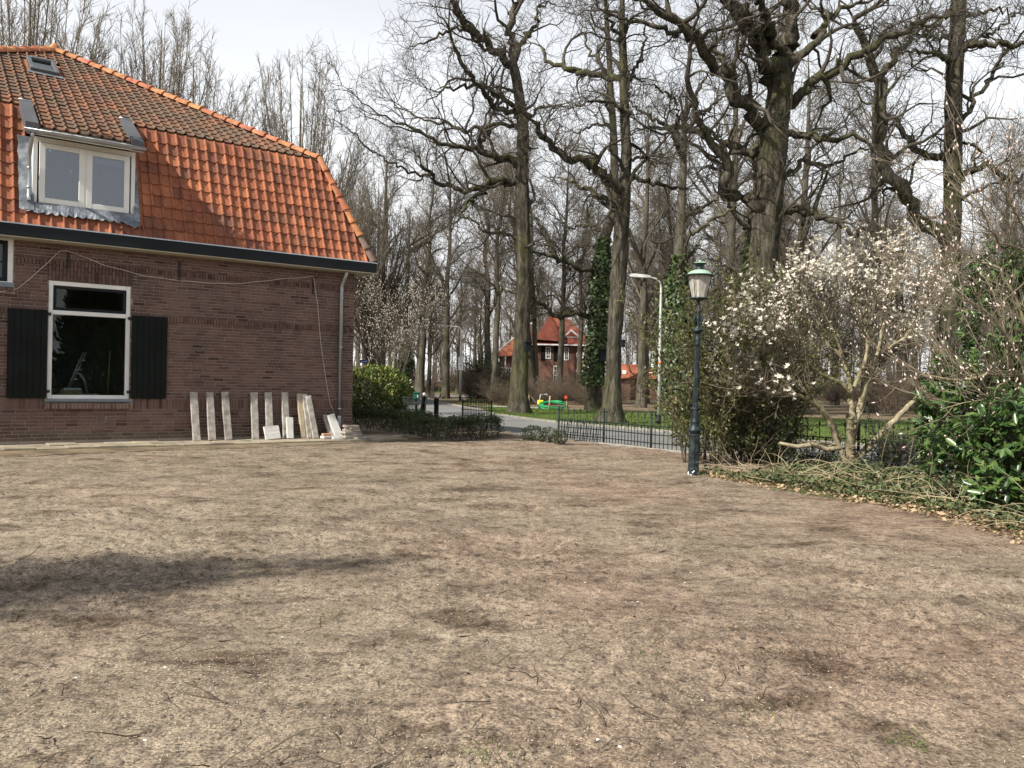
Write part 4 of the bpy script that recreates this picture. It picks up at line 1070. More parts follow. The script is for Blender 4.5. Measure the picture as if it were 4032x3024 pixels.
# wall anchors
for ax, z0, z1 in ((-5.97, 3.30, 3.62), (-3.93, 3.24, 3.64), (-1.03, 3.20, 3.58)):
    MB().cbox((ax - .018, -.03, z0), (ax + .018, -.004, z1), .006).box((ax - .03, -.034, (z0+z1)/2 - .02), (ax + .03, -.003, (z0+z1)/2 + .02)).build('wall_anchor', M['iron'], house)

# ---- gutter board, soffit, gutter, downpipe
EY, EX = -.40, .36
fa = MB()
fa.cbox((WX - .4, EY, 3.775), (EX, EY + .03, 4.0), .004)
fa.box((EX - .03, EY + .031, 3.775), (EX - .002, 11.6, 4.0))
fao = fa.build('gutter_board', M['black'], house)
MB().box((WX - .4, EY - .012, 3.992), (EX + .012, EY + .004, 4.014)).build('gutter_edge', M['zinc'], fao)
so = MB()
so.box((WX - .4, EY + .015, 3.756), (EX - .004, -.001, 3.774))
so.box((.001, 0, 3.756), (EX - .004, 11.6, 3.774))
so.build('soffit', M['cream'], house)
gt = MB()
gt.box((WX - .4, EY + .035, 3.90), (EX - .03, -.22, 3.93))
gt.build('gutter', M['zinc'], house)
dp = MB()
r_ = .042
dp.tube([(-.33, -.26, 3.77), (-.33, -.25, 3.70), (-.345, -.18, 3.60), (-.36, -.085, 3.47), (-.36, -.07, 3.40), (-.36, -.07, .42)], r_, 14)
dpo = dp.build('downpipe', M['zinc'], house)
for zz in (3.16, 2.02, .60): 
    MB().lathe([(r_ + .001, -.022), (r_ + .008, -.02), (r_ + .008, .02), (r_ + .001, .022)], 14, Matrix.Translation((-.36, -.07, zz))).box((-.37, -.07, zz - .012), (-.35, .005, zz + .012)).build('pipe_clamp', M['zinc'], dpo)
dp2 = MB(); dp2.tube([(-.36, -.07, .44), (-.36, -.07, -.05)], .046, 12)
dp2.build('pipe_foot', pmat('grey_pvc', [(.25, .27, .29), (.33, .35, .37)], 3, .5), dpo)

# ---- roof
BRK_Y, BRK_Z = .674, 6.43
E_Y, E_Z = -.33, 4.0
KL = (BRK_Z - E_Z) / (BRK_Y - E_Y)
AP = (-5.62, 5.59, 9.30)
KU = (AP[2] - BRK_Z) / (AP[1] - BRK_Y)
rf = MB()
eL, eR, eF, eB = WX - .30, .30, E_Y, 11.24 + .33
bL, bR, bF, bB = WX + .70, -.70, BRK_Y, 11.24 - .674
e = [(eL, eF, E_Z), (eR, eF, E_Z), (eR, eB, E_Z), (eL, eB, E_Z)]
bk = [(bL, bF, BRK_Z), (bR, bF, BRK_Z), (bR, bB, BRK_Z), (bL, bB, BRK_Z)]
# hole for the dormer is left in the front lower slope
DX0, DX1 = -6.66, -4.83
def lowpt(x, z, off=0): return (x, E_Y + (z - E_Z) / KL - off, z)
def uppt(x, y, off=0): return (x, y, BRK_Z + (y - BRK_Y) * KU + off)
vs = e + bk + [AP]
rf.add(vs, [(1, 2, 6, 5), (2, 3, 7, 6), (3, 0, 4, 7), (4, 5, 8), (5, 6, 8), (6, 7, 8), (7, 4, 8)])
zb_ = 4.42
rf.add([e[0], lowpt(DX0, E_Z), lowpt(DX0, BRK_Z), bk[0]], [(0, 1, 2, 3)])
rf.add([lowpt(DX1, E_Z), e[1], bk[1], lowpt(DX1, BRK_Z)], [(0, 1, 2, 3)])
rf.add([lowpt(DX0, E_Z), lowpt(DX1, E_Z), lowpt(DX1, zb_), lowpt(DX0, zb_)], [(0, 1, 2, 3)])
M['under'] = pmat('roof_side_tiles', [(.26, .10, .055), (.40, .16, .08)], 3, .9, 8, .8, .03)
roof = rf.build('roof', M['under'], house)

def tilemat(name, tint, old):
    m, t, b = mk(name)
    p = pos(t)
    if tint:
        a = t.nodes.new('ShaderNodeAttribute'); a.attribute_name = 'tint'; rv = a.outputs['Fac']
    else:
        rv = t.nodes.new('ShaderNodeObjectInfo').outputs['Random']
    if old:
        c = ramp(t, rv, [(0, (.15, .070, .046)), (.5, (.225, .098, .057)), (1, (.30, .128, .068))])
    else:
        c = ramp(t, rv, [(0, (.175, .068, .043)), (.25, (.255, .090, .049)), (.7, (.335, .116, .056)), (1, (.40, .152, .075))])
    n1 = noise(t, p, 1.3, 5, .6); n2 = noise(t, p, 9, 5, .65); n3 = noise(t, p, 45, 3)
    c = mixc(t, .75, c, ramp(t, n2, [(.3, (.45, .42, .41)), (.48, (.95, .95, .95)), (.7, (1.12, 1.15, 1.15))]), 'MULTIPLY')
    # soot and lichen, thickest on the old upper slope
    f_ = math_(t, 'ADD', n1, math_(t, 'MULTIPLY', n2, .35))
    mr_ = t.nodes.new('ShaderNodeMapRange')
    lo, hi, mx_ = (.48, .76, .88) if old else (.66, .92, .6)
    mr_.inputs['From Min'].default_value, mr_.inputs['From Max'].default_value, mr_.inputs['To Max'].default_value = lo, hi, mx_
    t.links.new(f_, mr_.inputs['Value'])
    c = mixc(t, mr_.outputs[0], c, ramp(t, n3, [(.35, (.085, .060, .042)), (.65, (.15, .115, .08))]))
    t.links.new(c, b.inputs['Base Color'])
    b.inputs['Roughness'].default_value = .72 if not old else .9
    b.inputs['Specular IOR Level'].default_value = .3
    bump(t, b, n3, .3, .004)
    return m
M['tile'] = tilemat('clay_tile', False, False)
M['tile_t'] = tilemat('clay_tile_field', True, False)
M['tile_old'] = tilemat('weathered_tile_field', True, True)

TW, TL = .2005, .262
def tile_shape(w=TW, L=.30):
    """flat pan with an upstanding roll on its right edge; y runs up the slope, z out of it"""
    prof = [(0, .006), (.010, .001), (.030, -.002), (.132, -.002), (.150, .002), (.155, .024), (.163, .040), (.182, .042), (.192, .030), (.2045, .004)]
    v, f = [], []
    n = len(prof)
    for (yy, dz) in ((0, .006), (L, -.022)):
        for (a, h) in prof: v.append((a, yy, h + dz))
    for (a, h) in prof: v.append((a, .006, h - .022))
    for i in range(n - 1):
        f.append((i, i+1, n+i+1, n+i))
        f.append((2*n+i, 2*n+i+1, i+1, i))
    return v, f
tv, tf = tile_shape()
tme = MB().add(tv, tf).mesh('roof_tile'); tme.materials.append(M['tile'])
for p_ in tme.polygons: p_.use_smooth = False
def slope_frame(x, y, z, k):
    a = math.atan(k)
    up = Vector((0, math.cos(a), math.sin(a))); out = Vector((0, -math.sin(a), math.cos(a)))
    return Matrix(((1, up.x, out.x, x), (0, up.y, out.y, y), (0, up.z, out.z, z), (0, 0, 0, 1)))
tiles = []     # (x, s, slope)
aL = math.atan(KL); aU = math.atan(KU)
nrow = 10
for r_i in range(nrow):
    s = r_i * TL - .03
    z = E_Z + s * math.sin(aL)
    y = E_Y + s * math.cos(aL)
    for c_i in range(-62, 3):
        x = c_i * TW - .055
        if x + .17 > eR - (y - eF) + .02: continue
        if x < eL + (y - eF) - .05: continue
        if DX0 - .17 < x < DX1 - .03 and z > 4.12: continue
        tiles.append((x, y, z, 'low'))
nU = int((math.hypot(AP[1] - BRK_Y, AP[2] - BRK_Z)) / TL)
SK = (-6.36, -5.78, 3.25, 4.22)      # skylight x0,x1,y0,y1
for r_i in range(-6, nU + 1):
    s = r_i * TL + .02
    y = BRK_Y + s * math.cos(aU)
    z = BRK_Z + s * math.sin(aU) + .02
    for c_i in range(-62, 3):
        x = c_i * TW - .055
        if r_i < 0:
            if not (DX0 - .06 < x < DX1 - .09) or y < -.60: continue
        else:
            if x + .17 > bR - (y - bF) + .02 or x < bL + (y - bF) - .05: continue
            if SK[0] - .12 < x < SK[1] - .05 and SK[2] - .14 < y < SK[3] - .05: continue
        tiles.append((x, y, z, 'up'))
vis = [i for i, t_ in enumerate(tiles) if t_[3] == 'low' and t_[0] > -7.35]
vis = sorted(vis, key=lambda i: tiles[i][0])[:300]
vis = set(vis)
Vl, Fl, Tl = {'low': [], 'up': []}, {'low': [], 'up': []}, {'low': [], 'up': []}
for i, (x, y, z, kd) in enumerate(tiles):
    Mx = slope_frame(x, y, z, KL if kd == 'low' else KU) @ Matrix.Translation((0, 0, .022 + random.uniform(-.004, .004))) @ Matrix.Rotation(random.uniform(-.012, .012), 4, 'Z') @ Matrix.Rotation(random.uniform(-.012, .012), 4, 'Y')
    if i in vis:
        o = bpy.data.objects.new('roof_tile', tme)
        COL.objects.link(o); o.parent = roof; o.matrix_local = Mx
    else:
        b0 = len(Vl[kd]); Vl[kd] += [tuple(Mx @ Vector(p)) for p in tv]
        Fl[kd] += [tuple(k + b0 for k in q) for q in tf]
        Tl[kd] += [random.random()] * len(tv)
for kd, nm, mt in (('low', 'lower_tiles', 'tile_t'), ('up', 'upper_tiles', 'tile_old')):
    me = bpy.data.meshes.new(nm)
    me.from_pydata(Vl[kd], [], Fl[kd])
    a_ = me.attributes.new('tint', 'FLOAT', 'POINT'); a_.data.foreach_set('value', Tl[kd])
    me.update()
    tag(mobj(nm, me, M[mt], roof), kind='stuff')
# hip tiles
hm = MB()
prof = []
for i, (yy, rr) in enumerate(((0, .128), (.06, .130), (.066, .108), (.40, .098))):
    for j in range(9):
        w = math.pi * j / 8
        prof.append((rr * math.cos(w) * 1.15, yy, rr * math.sin(w) * 1.05))
fs = [(i*9+j, i*9+j+1, (i+1)*9+j+1, (i+1)*9+j) for i in range(3) for j in range(8)]
n0 = len(prof)
prof += [(p[0]*.82, p[1], p[2]*.82) for p in prof[:9]]
fs += [(n0+j, n0+j+1, j+1, j) for j in range(8)]
hipme = MB().add(prof, fs).mesh('hip_tile')
M['hip'] = pmat('hip_tile_clay', [(.3, (.24, .095, .052)), (.5, (.40, .155, .072)), (.65, (.47, .21, .105))], 6, .8, 30, .3, .004, vary=.14)
hipme.materials.append(M['hip'])
hipdark = hipme.copy(); hipdark.materials.clear(); hipdark.materials.append(pmat('hip_tile_dark', [(.15, .10, .08), (.22, .15, .12)], 6, .85))
def hips(A, B, step=.315, lift=.02, dark=0):
    A, B = Vector(A), Vector(B)
    d = (B - A); L = d.length; d.normalize()
    sd = d.cross(Vector((0, 0, 1))).normalized()
    up = sd.cross(d).normalized()
    n = int(L / step) + 1
    for i in range(n):
        p = A + d * (i * L / n) + up * lift
        Mx = Matrix(((sd.x, d.x, up.x, p.x), (sd.y, d.y, up.y, p.y), (sd.z, d.z, up.z, p.z), (0, 0, 0, 1))) @ Matrix.Rotation(random.uniform(-.02, .02), 4, 'Z')
        o = bpy.data.objects.new('hip_tile', hipdark if i < dark else hipme)
        COL.objects.link(o); o.parent = roof; o.matrix_local = Mx
hips((eR - .03, eF + .03, E_Z - .02), (bR, bF, BRK_Z), .36, .035, 2)
hips((bR, bF, BRK_Z), AP, .36, .03)
hips((bL, bF, BRK_Z), AP, .36, .03)
hips((eL + .03, eF + .03, E_Z), (bL, bF, BRK_Z), .36, .035)
MB().lathe([(.0, .16), (.05, .155), (.10, .12), (.13, .05), (.15, -.04), (.17, -.12)], 12, Matrix.Translation((AP[0], AP[1], AP[2] + .06))).build('apex_tile', M['hip'], roof)
# ---- skylight
sk = MB()
def upM(x, y): return slope_frame(x, y, BRK_Z + (y - BRK_Y) * KU, KU)
Ms = upM(SK[0], SK[2])
LS = (SK[3] - SK[2]) / math.cos(aU)
WS = SK[1] - SK[0]
for a, b in (((0, 0, .02), (.09, LS, .13)), ((WS - .09, 0, .02), (WS, LS, .13)), ((.09, 0, .02), (WS - .09, .11, .13)), ((.09, LS - .13, .02), (WS - .09, LS, .14))): sk.cbox(a, b, .012, Ms)
sko = sk.build('skylight', pmat('skylight_frame', [(.07, .075, .08), (.11, .115, .12)], 3, .5), roof)
MB().box((.085, .10, .07), (WS - .085, LS - .12, .08), Ms).build('pane', glassmat('skylight_glass', (.25, .27, .28), 3.2), sko)
MB().box((-.06, -.16, .045), (WS + .06, 0, .055), Ms).build('apron', M['lead'], sko)
MB().box((.05, .05, -.25), (WS - .05, LS - .05, -.24), Ms).build('liner', M['dark'], sko)

# ---- dormer
FD = -.15
dz0, dz1 = 4.44, 5.70
db = MB()
db.box((-6.60, FD, dz0), (-6.53, .7, dz1)); db.box((-4.91, FD, dz0), (-4.84, .7, dz1))          # side posts / cheeks
db.box((-6.529, FD + .002, 5.61), (-4.911, FD + .10, dz1))
db.box((-6.529, FD + .002, dz0), (-4.911, FD + .10, dz0 + .03))
dorm = db.build('dormer', M['greywhite'], house)
for (a, b) in ((-6.50, -5.735), (-5.705, -4.94)):
    c_ = MB()
    z0, z1 = dz0 + .035, 5.60
    for q, w in (((a, FD - .02, z0), (a + .10, FD + .04, z1)), ((b - .10, FD - .02, z0), (b, FD + .04, z1)), ((a + .10, FD - .018, z1 - .10), (b - .10, FD + .04, z1)), ((a + .10, FD - .018, z0), (b - .10, FD + .04, z0 + .10))): c_.cbox(q, w, .006)
    co = c_.build('casement', M['greywhite'], dorm)
    MB().box((a + .09, FD + .0, z0 + .09), (b - .09, FD + .008, z1 - .09)).build('pane', glassmat('dormer_glass', (.55, .62, .72), 2.1), co)
MB().cbox((-5.735, FD - .01, dz0 + .03), (-5.705, FD + .05, 5.61), .003).build('mullion', M['greywhite'], dorm)
MB().box((-5.62, FD + .012, 5.36), (-5.02, FD + .03, 5.47)).build('vent_grille', M['white'], dorm)
cu = MB()
nn = 60
for i in range(nn + 1):
    xx = -6.5 + 1.56 * i / nn
    yy = FD + .22 + .025 * math.sin(i * 1.35) + .012 * math.sin(i * .47)
    cu.v += [(xx, yy, dz0 + .03), (xx, yy, 5.6)]
for i in range(nn): cu.f.append((2*i, 2*i+2, 2*i+3, 2*i+1)); cu.sm.append(True)
cu.build('curtain', pmat('net_curtain', [(.20, .25, .34), (.28, .33, .42)], 2, .9), dorm)
MB().box((-6.53, FD + .45, dz0), (-4.91, FD + .46, 5.7)).build('back', M['dark'], dorm)
# roof of the dormer: board under the tiles, gutter, zinc side boards, small downpipe, lead apron
rb = MB()
ya, yb_ = -.52, .68
for x0, x1 in ((-6.74, -4.77),):
    A = [(x0, ya, BRK_Z + (ya - BRK_Y)*KU - .10), (x1, ya, BRK_Z + (ya - BRK_Y)*KU - .10), (x1, yb_, BRK_Z - .10), (x0, yb_, BRK_Z - .10)]
    rb.add(A + [(p[0], p[1], p[2] + .09) for p in A], [(0, 3, 2, 1), (4, 5, 6, 7), (0, 1, 5, 4), (1, 2, 6, 5), (2, 3, 7, 6), (3, 0, 4, 7)])
rb.build('dormer_roof', M['greywhite'], dorm)
gz = BRK_Z + (ya - BRK_Y) * KU
gp = MB()
prf = [(math.cos(w) * .055, math.sin(w) * .05) for w in np.linspace(math.pi, 2 * math.pi, 8)]
vs_ = [(xx, ya - .045 + p[0], gz - .03 + p[1]) for xx in (-6.79, -4.73) for p in prf]
gp.add(vs_, [(i, i+1, 8+i+1, 8+i) for i in range(7)], True)
gp.tube([(-6.79, ya - .10, gz - .03), (-4.73, ya - .10, gz - .03)], .010, 8)
gp.build('gutter', M['zinc'], dorm)
for x0 in (-6.77, -4.98):
    pl = MB()
    x1 = x0 + .21
    a0, a1 = -.55, .70
    A = [(x0, a0, BRK_Z + (a0 - BRK_Y)*KU + .13), (x1, a0, BRK_Z + (a0 - BRK_Y)*KU + .13), (x1, a1, BRK_Z + (a1 - BRK_Y)*KU + .13), (x0, a1, BRK_Z + (a1 - BRK_Y)*KU + .13)]
    dn = -.20
    pl.add(A + [(p[0], p[1], p[2] + dn) for p in A], [(0, 1, 2, 3), (4, 7, 6, 5), (0, 4, 5, 1), (1, 5, 6, 2), (2, 6, 7, 3), (3, 7, 4, 0)])
    plo = pl.build('side_board', pmat('slate_grey_board', [(.075, .078, .086), (.11, .113, .122)], 2, .7, spec=.15), dorm)
    MB().tube([(x0 - .01, a1, BRK_Z + (a1 - BRK_Y)*KU + .135), (x1 + .01, a1, BRK_Z + (a1 - BRK_Y)*KU + .135)], .014, 8).build('board_edge', M['zinc'], plo)
sp = MB()
sp.tube([(-6.66, -.56, gz - .06), (-6.66, -.55, gz - .14), (-6.665, -.30, gz - .36), (-6.665, -.22, gz - .44), (-6.665, -.20, 4.56), (-6.665, -.26, 4.46)], .033, 10)
spo = sp.build('small_downpipe', M['zinc'], dorm)
for zz in (5.08, 4.72): MB().lathe([(.034, -.02), (.042, -.018), (.042, .018), (.034, .02)], 10, Matrix.Translation((-6.665, -.205, zz))).build('pipe_clamp', M['zinc'], spo)
ap = MB()     # crinkled lead apron around the foot of the dormer
nx = 44
vv, ff = [], []
for i in range(nx + 1):
    xx = -6.80 + 2.03 * i / nx
    edge = 4.255 + .022 * math.sin(i * 1.9) + .012 * math.sin(i * 4.1 + 1) + .02 * (i / nx < .1)
    if i > nx - 5: edge -= .06
    for k_, zz in enumerate((edge, edge + .09, 4.44, 4.47)):
        off = (.085 + .010 * math.sin(i * 2.57), .075, .06, .05)[k_] + .008 * math.sin(i * 1.2 + k_)
        vv.append(lowpt(xx, zz, off))
for i in range(nx):
    for k_ in range(3): ff.append((i*4+k_, (i+1)*4+k_, (i+1)*4+k_+1, i*4+k_+1))
for (xa, xb) in ((-6.82, -6.58), (-4.86, -4.755)):
    b0 = len(vv)
    for i in range(10):
        zz = 4.30 + i * .165
        o1 = .092 + .008 * math.sin(i * 2.3)
        vv += [lowpt(xa + .012 * math.sin(i * 3.3), zz, o1), lowpt(xb, zz, o1)]
    for i in range(9): ff.append((b0 + 2*i, b0 + 2*i+1, b0 + 2*i+3, b0 + 2*i+2))
ap.add(vv, ff)
ap.build('lead_apron', M['lead'], dorm)
# ------------------------------------------------------------------ things by the house
TZ = -.045
M['pave'] = pmat('paving_slab_concrete', [(.3, (.20, .165, .12)), (.5, (.29, .245, .18)), (.68, (.35, .30, .225))], 2.5, .95, 25, .3, .006, vary=.08)
ter = tag(empty('terrace', (HP[0], HP[1], 0), R(35.9)), kind='structure')
for row, (ya_, yb_) in enumerate(((-.50, -.004), (-1.0, -.504))):
    x = -8.8 - .25 * row
    while x < .55:
        MB().cbox((x + .003, ya_, TZ - .06), (x + .497, yb_ if (row or x + .5 < 0.01) else .9, TZ + random.uniform(-.006, .003) - .006 * row), .008).build('paving_slab', M['pave'], ter, None, (random.uniform(-.003, .003), random.uniform(-.003, .003), 0))
        x += .5
for (px_, py_, rz_) in ((.62, -.46, -.1), (.64, .05, -.08), (1.15, -.33, -.2), (1.16, .2, -.16), (1.66, -.1, -.25)):
    MB().cbox((0, 0, TZ - .06), (.5, .49, TZ + .004), .008).build('paving_slab', M['pave'], ter, (px_, py_, 0), (0, 0, rz_))

M['conc'] = pmat('weathered_concrete', [(.3, (.20, .18, .155)), (.5, (.34, .31, .275)), (.68, (.43, .405, .365))], 9, .95, 40, .5, .008, vary=.08, detail=7)
M['conc_pale'] = pmat('pale_concrete', [(.46, .45, .42), (.58, .57, .53)], 6, .9, 30, .3, .005)
M['terracotta'] = pmat('orange_brick', [(.42, .20, .12), (.55, .30, .19)], 8, .9, 40, .4, .005)
def lean(name, xt, zt, xf, yf, yt, w, th, mat, label, cat='slab', group=None, chip=0, zf=TZ):
    T_ = Vector((xt, yt, zt)); F_ = Vector((xf, yf, zf))
    ez = (T_ - F_); L = ez.length; ez.normalize()
    ex = (Vector((1, 0, 0)) - ez * ez.x).normalized()
    ey = ez.cross(ex)
    Mx = HM @ Matrix(((ex.x, ey.x, ez.x, F_.x), (ex.y, ey.y, ez.y, F_.y), (ex.z, ey.z, ez.z, F_.z), (0, 0, 0, 1)))
    bm = bmesh.new()
    n = 7
    rs = random.Random(hash(name) % 99 + int(xf * 100))
    rows = []
    for i in range(n + 1):
        z = L * i / n
        j = lambda: rs.uniform(-.004, .004)
        zt_ = z
        ring = []
        for (a, b) in ((-w/2 + .008, -th), (w/2 - .008, -th), (w/2, -th + .008), (w/2, 0), (-w/2, 0), (-w/2, -th + .008)):
            zz = z
            if i == n and chip: zz -= abs(rs.gauss(0, chip))
            ring.append(bm.verts.new((a + j(), b + j() * .5, zz)))
        rows.append(ring)
    for a, b in zip(rows[:-1], rows[1:]):
        for k in range(6):
            bm.faces.new((a[k], a[(k+1) % 6], b[(k+1) % 6], b[k]))
    bm.faces.new(rows[0][::-1]); bm.faces.new(rows[-1])
    me = bpy.data.meshes.new(name); bm.to_mesh(me); bm.free()
    o = mobj(name, me, mat)
    o.matrix_world = Mx
    o.matrix_basis = Mx
    return tag(o, label, cat, group)
G_ = 'concrete edging slabs leaning on the house wall'
SL = [(-3.612, .955, -3.592, 'leftmost of the tall grey edging slabs, nearest the window shutter'),
      (-3.283, .95, -3.277, 'second tall grey edging slab from the window shutter'),
      (-2.97, .96, -2.94, 'third tall grey edging slab from the shutter, beside the wide gap'),
      (-2.345, .955, -2.37, 'tall grey edging slab with a dark blotch, right of the wide gap'),
      (-2.03, .96, -2.05, 'tall grey edging slab standing behind the square tile'),
      (-1.66, .96, -1.68, 'tall grey edging slab with a short pale slab before its foot')]
for (xt, zt, xf, lb) in SL: lean('edging_slab', xt, zt, xf, -.25, -.012, .150, .052, M['conc'], lb, 'slab', G_, .004)
lean('short_slab', -1.60, .41, -1.64, -.36, -.19, .150, .05, M['conc_pale'], 'short pale half slab leaning on a tall edging slab', 'slab', None, .006)
lean('square_tile', -2.055, .235, -2.03, -.39, -.30, .335, .045, M['conc_pale'], 'square pale concrete tile leaning before a tall slab', 'tile', None, .003)
lean('profiled_slab', -1.325, .94, -1.30, -.26, -.012, .11, .06, pmat('ochre_concrete', [(.34, .28, .19), (.45, .38, .28)], 7, .95, 40, .4, .006), 'narrow ochre edged slab at the left of the leaning bundle', 'slab', None, .004)
lean('profiled_slab', -1.225, .925, -1.19, -.33, -.075, .10, .06, M['conc'], 'brownish slab in the middle of the leaning bundle', 'slab', None, .006)
lean('profiled_slab', -1.165, .90, -1.07, -.41, -.145, .13, .055, M['conc'], 'tilted grey slab at the right front of the leaning bundle', 'slab', None, .012)
lean('pale_offcut', -1.165, .885, -1.155, -.235, -.205, .11, .012, M['conc_pale'], 'whitish offcut stuck on top of the leaning slab bundle', 'slab', None, .004, .60)
lean('broken_slab', -.63, .49, -.50, -.38, -.12, .19, .06, M['conc_pale'], 'broken pale slab leaning in front of the zinc downpipe', 'slab', None, .03)
lean('broken_slab', -.73, .46, -.64, -.31, -.06, .12, .05, M['conc'], 'dark broken slab behind the pale one near the downpipe', 'slab', None, .05)
def lay(name, x, y, z, sx, sy, sz, rz, mat, label, cat, tilt=0):
    me = MB().cbox((-sx/2, -sy/2, 0), (sx/2, sy/2, sz), min(.008, sz * .2))
    o = me.build(name, mat)
    o.matrix_basis = HM @ Matrix.Translation((x, y, z)) @ Matrix.Rotation(rz, 4, 'Z') @ Matrix.Rotation(tilt, 4, 'Y')
    return tag(o, label, cat)
lay('stone_block', -.82, -.52, TZ, .30, .18, .058, .1, M['conc_pale'], 'pale stone block under the orange brick', 'stone')
lay('loose_brick', -.86, -.52, TZ + .0585, .20, .10, .055, .15, M['terracotta'], 'single orange brick lying on a pale block', 'brick')
lay('stone_block', -.69, -.75, TZ - .01, .24, .14, .055, -.2, M['conc_pale'], 'pale stone piece lying in front of the orange brick', 'stone')
zz = TZ
STK = [(.44, .05, .04, 'bottom'), (.40, .045, -.06, 'second'), (.42, .05, .03, 'third'), (.36, .045, -.1, 'fourth'), (.26, .045, .12, 'fifth'), (.30, .05, -.05, 'top')]
for i, (w_, h_, rz_, nm) in enumerate(STK):
    lay('stacked_tile', -.24 + .02 * math.sin(i * 2.1), -.48, zz, w_, .26, h_, rz_ * 2, pmat('tile_%d' % i, [(.26 + .05 * (i > 3), .23 + .03 * (i > 3), .20), (.40 + .08 * (i > 3), .36 + .04 * (i > 3), .32)], 7, .95, 30, .4, .006), nm + ' tile of the small stack beside the house corner', 'tile')
    zz += h_ + .001
lay('flat_tile', -.10, -.82, TZ - .015, .37, .16, .05, .04, M['conc'], 'flat grey tile lying before the small tile stack', 'tile')
# cable strung along the wall
cb = [(-8.2, 2.70), (-7.4, 2.72), (-7.07, 2.76), (-6.79, 2.85), (-6.47, 3.2), (-6.1, 3.64), (-5.97, 3.63), (-5.84, 3.6), (-5.39, 3.44), (-4.64, 3.29), (-3.93, 3.25), (-3.3, 3.25), (-2.66, 3.3), (-1.82, 3.47), (-1.05, 3.60), (-1.0, 3.45), (-0.93, 2.97), (-0.84, 2.22), (-0.74, 1.53), (-0.57, 0.71), (-0.47, 0.50)]
pts = []
for a, b in zip(cb[:-1], cb[1:]):
    for k in range(4):
        f_ = k / 4
        pts.append(HM @ Vector((a[0] + (b[0]-a[0])*f_, -.036 - .012 * math.sin(len(pts) * .9), a[1] + (b[1]-a[1])*f_ + .006 * math.sin(len(pts) * 1.7))))
o = MB().tube(pts, .0062, 6).build('wall_cable', pmat('beige_cable', [(.48, .43, .37), (.58, .53, .46)], 4, .6))
tag(o, 'thin beige cable hung in swags along the brick wall', 'cable')
# inside the main window
def hin(x, y, z): return HM @ Vector((x, y, z))
M['alu'] = pmat('ladder_aluminium', [(.55, .56, .57), (.7, .71, .72)], 4, .4, metal=.5)
shelf = MB(); shelf.box((-6.2, .40, .82), (-4.9, 1.25, .86)); so = shelf.build('window_table', pmat('grey_board', [(.12, .115, .11), (.17, .165, .16)], 3)); so.matrix_basis = HM.copy()
for lx_ in (-6.15, -4.95):
    for ly_ in (.45, 1.2): MB().box((lx_ - .03, ly_ - .03, .35), (lx_ + .03, ly_ + .03, .819)).build('leg', M['dark'], so)
tag(so, 'dim work table inside the big ground floor window', 'table')
ld = empty('step_ladder', hin(-5.6, 1.0, .861), R(35.9), 'aluminium step ladder seen through the big window', 'ladder')
for (dx, dy) in ((0, -.12), (0.07, .12)):
    l_ = MB(); l_.tube([(-.27 + dx, dy, 0), (.06 + dx, dy * .6, .87)], .02, 6); l_.build('rail', M['alu'], ld)
for k in range(4):
    f_ = .15 + .22 * k
    l_ = MB(); l_.box((-.27 + .33*f_ - .02, -.13 * (1 - .4*f_), .87*f_ - .01), (-.27 + .33*f_ + .10, .13 * (1 - .4*f_), .87*f_ + .012)); l_.build('step', M['alu'], ld)
l_ = MB(); l_.tube([(-.08, -.1, .45), (.02, -.1, .42), (.10, -.1, .30), (.16, -.1, 0)], .016, 6); l_.tube([(-.08, .1, .45), (.02, .1, .42), (.10, .1, .30), (.16, .1, 0)], .016, 6); l_.build('back_leg', M['alu'], ld)
pb = MB(); pb.tube([(-.03, 0, 0), (.0, 0, .92)], .014, 8); po = pb.build('wooden_pole', pmat('yellow_wood', [(.45, .36, .17), (.55, .45, .22)], 4)); po.matrix_basis = Matrix.Translation(hin(-5.05, .9, .861)); tag(po, 'yellowish wooden pole upright inside the big window', 'pole')
o = MB().cbox((-.2, -.12, 0), (.2, .12, .10), .008).build('carton', pmat('carton', [(.32, .25, .14), (.42, .34, .20)], 4)); o.matrix_basis = HM @ Matrix.Translation((-5.82, .56, .861)); tag(o, 'tan carton on the table inside the big window', 'carton')
o = MB().cbox((-.16, -.1, 0), (.16, .1, .045), .006).build('white_tray', M['white']); o.matrix_basis = HM @ Matrix.Translation((-5.80, .55, .962)) @ Matrix.Rotation(.1, 4, 'Z'); tag(o, 'white tray lying on the tan carton behind glass', 'tray')
o = MB().cbox((-.17, -.08, 0), (.17, .08, .03), .008).build('white_cloth', M['white']); o.matrix_basis = HM @ Matrix.Translation((-5.50, .50, .861)); tag(o, 'crumpled white cloth on the table behind the glass', 'cloth')

# ------------------------------------------------------------------ the old lantern post
M['post'] = pmat('blue_green_iron', [(.3, (.007, .012, .013)), (.5, (.014, .022, .024)), (.68, (.040, .055, .058))], 14, .45, 60, .25, .003, metal=.1, spec=.3)
M['copper'] = pmat('green_copper', [(.22, .36, .26), (.33, .48, .36)], 6, .7)
lp = empty('lantern_post', (2.63, 11.87, 0), .2, 'dark green cast iron garden lantern with pale green copper cap', 'lantern', rot=(0, R(.8), .2))
MB().lathe([(.0, .58), (.125, .58), (.130, .56), (.120, .54), (.118, .10), (.125, .08), (.125, -.1)], 8, None, False).build('plinth', M['post'], lp)
pr = [(.112, .58), (.118, .60), (.148, .62), (.150, .645), (.128, .66), (.105, .70), (.092, .735), (.10, .745), (.10, .765), (.082, .78), (.085, .83), (.078, .88), (.072, .925), (.105, .94), (.105, .955), (.070, .965)]
MB().lathe(pr, 20).build('collar', M['post'], lp)
sh = MB()
k = 12
vs, fs = [], []
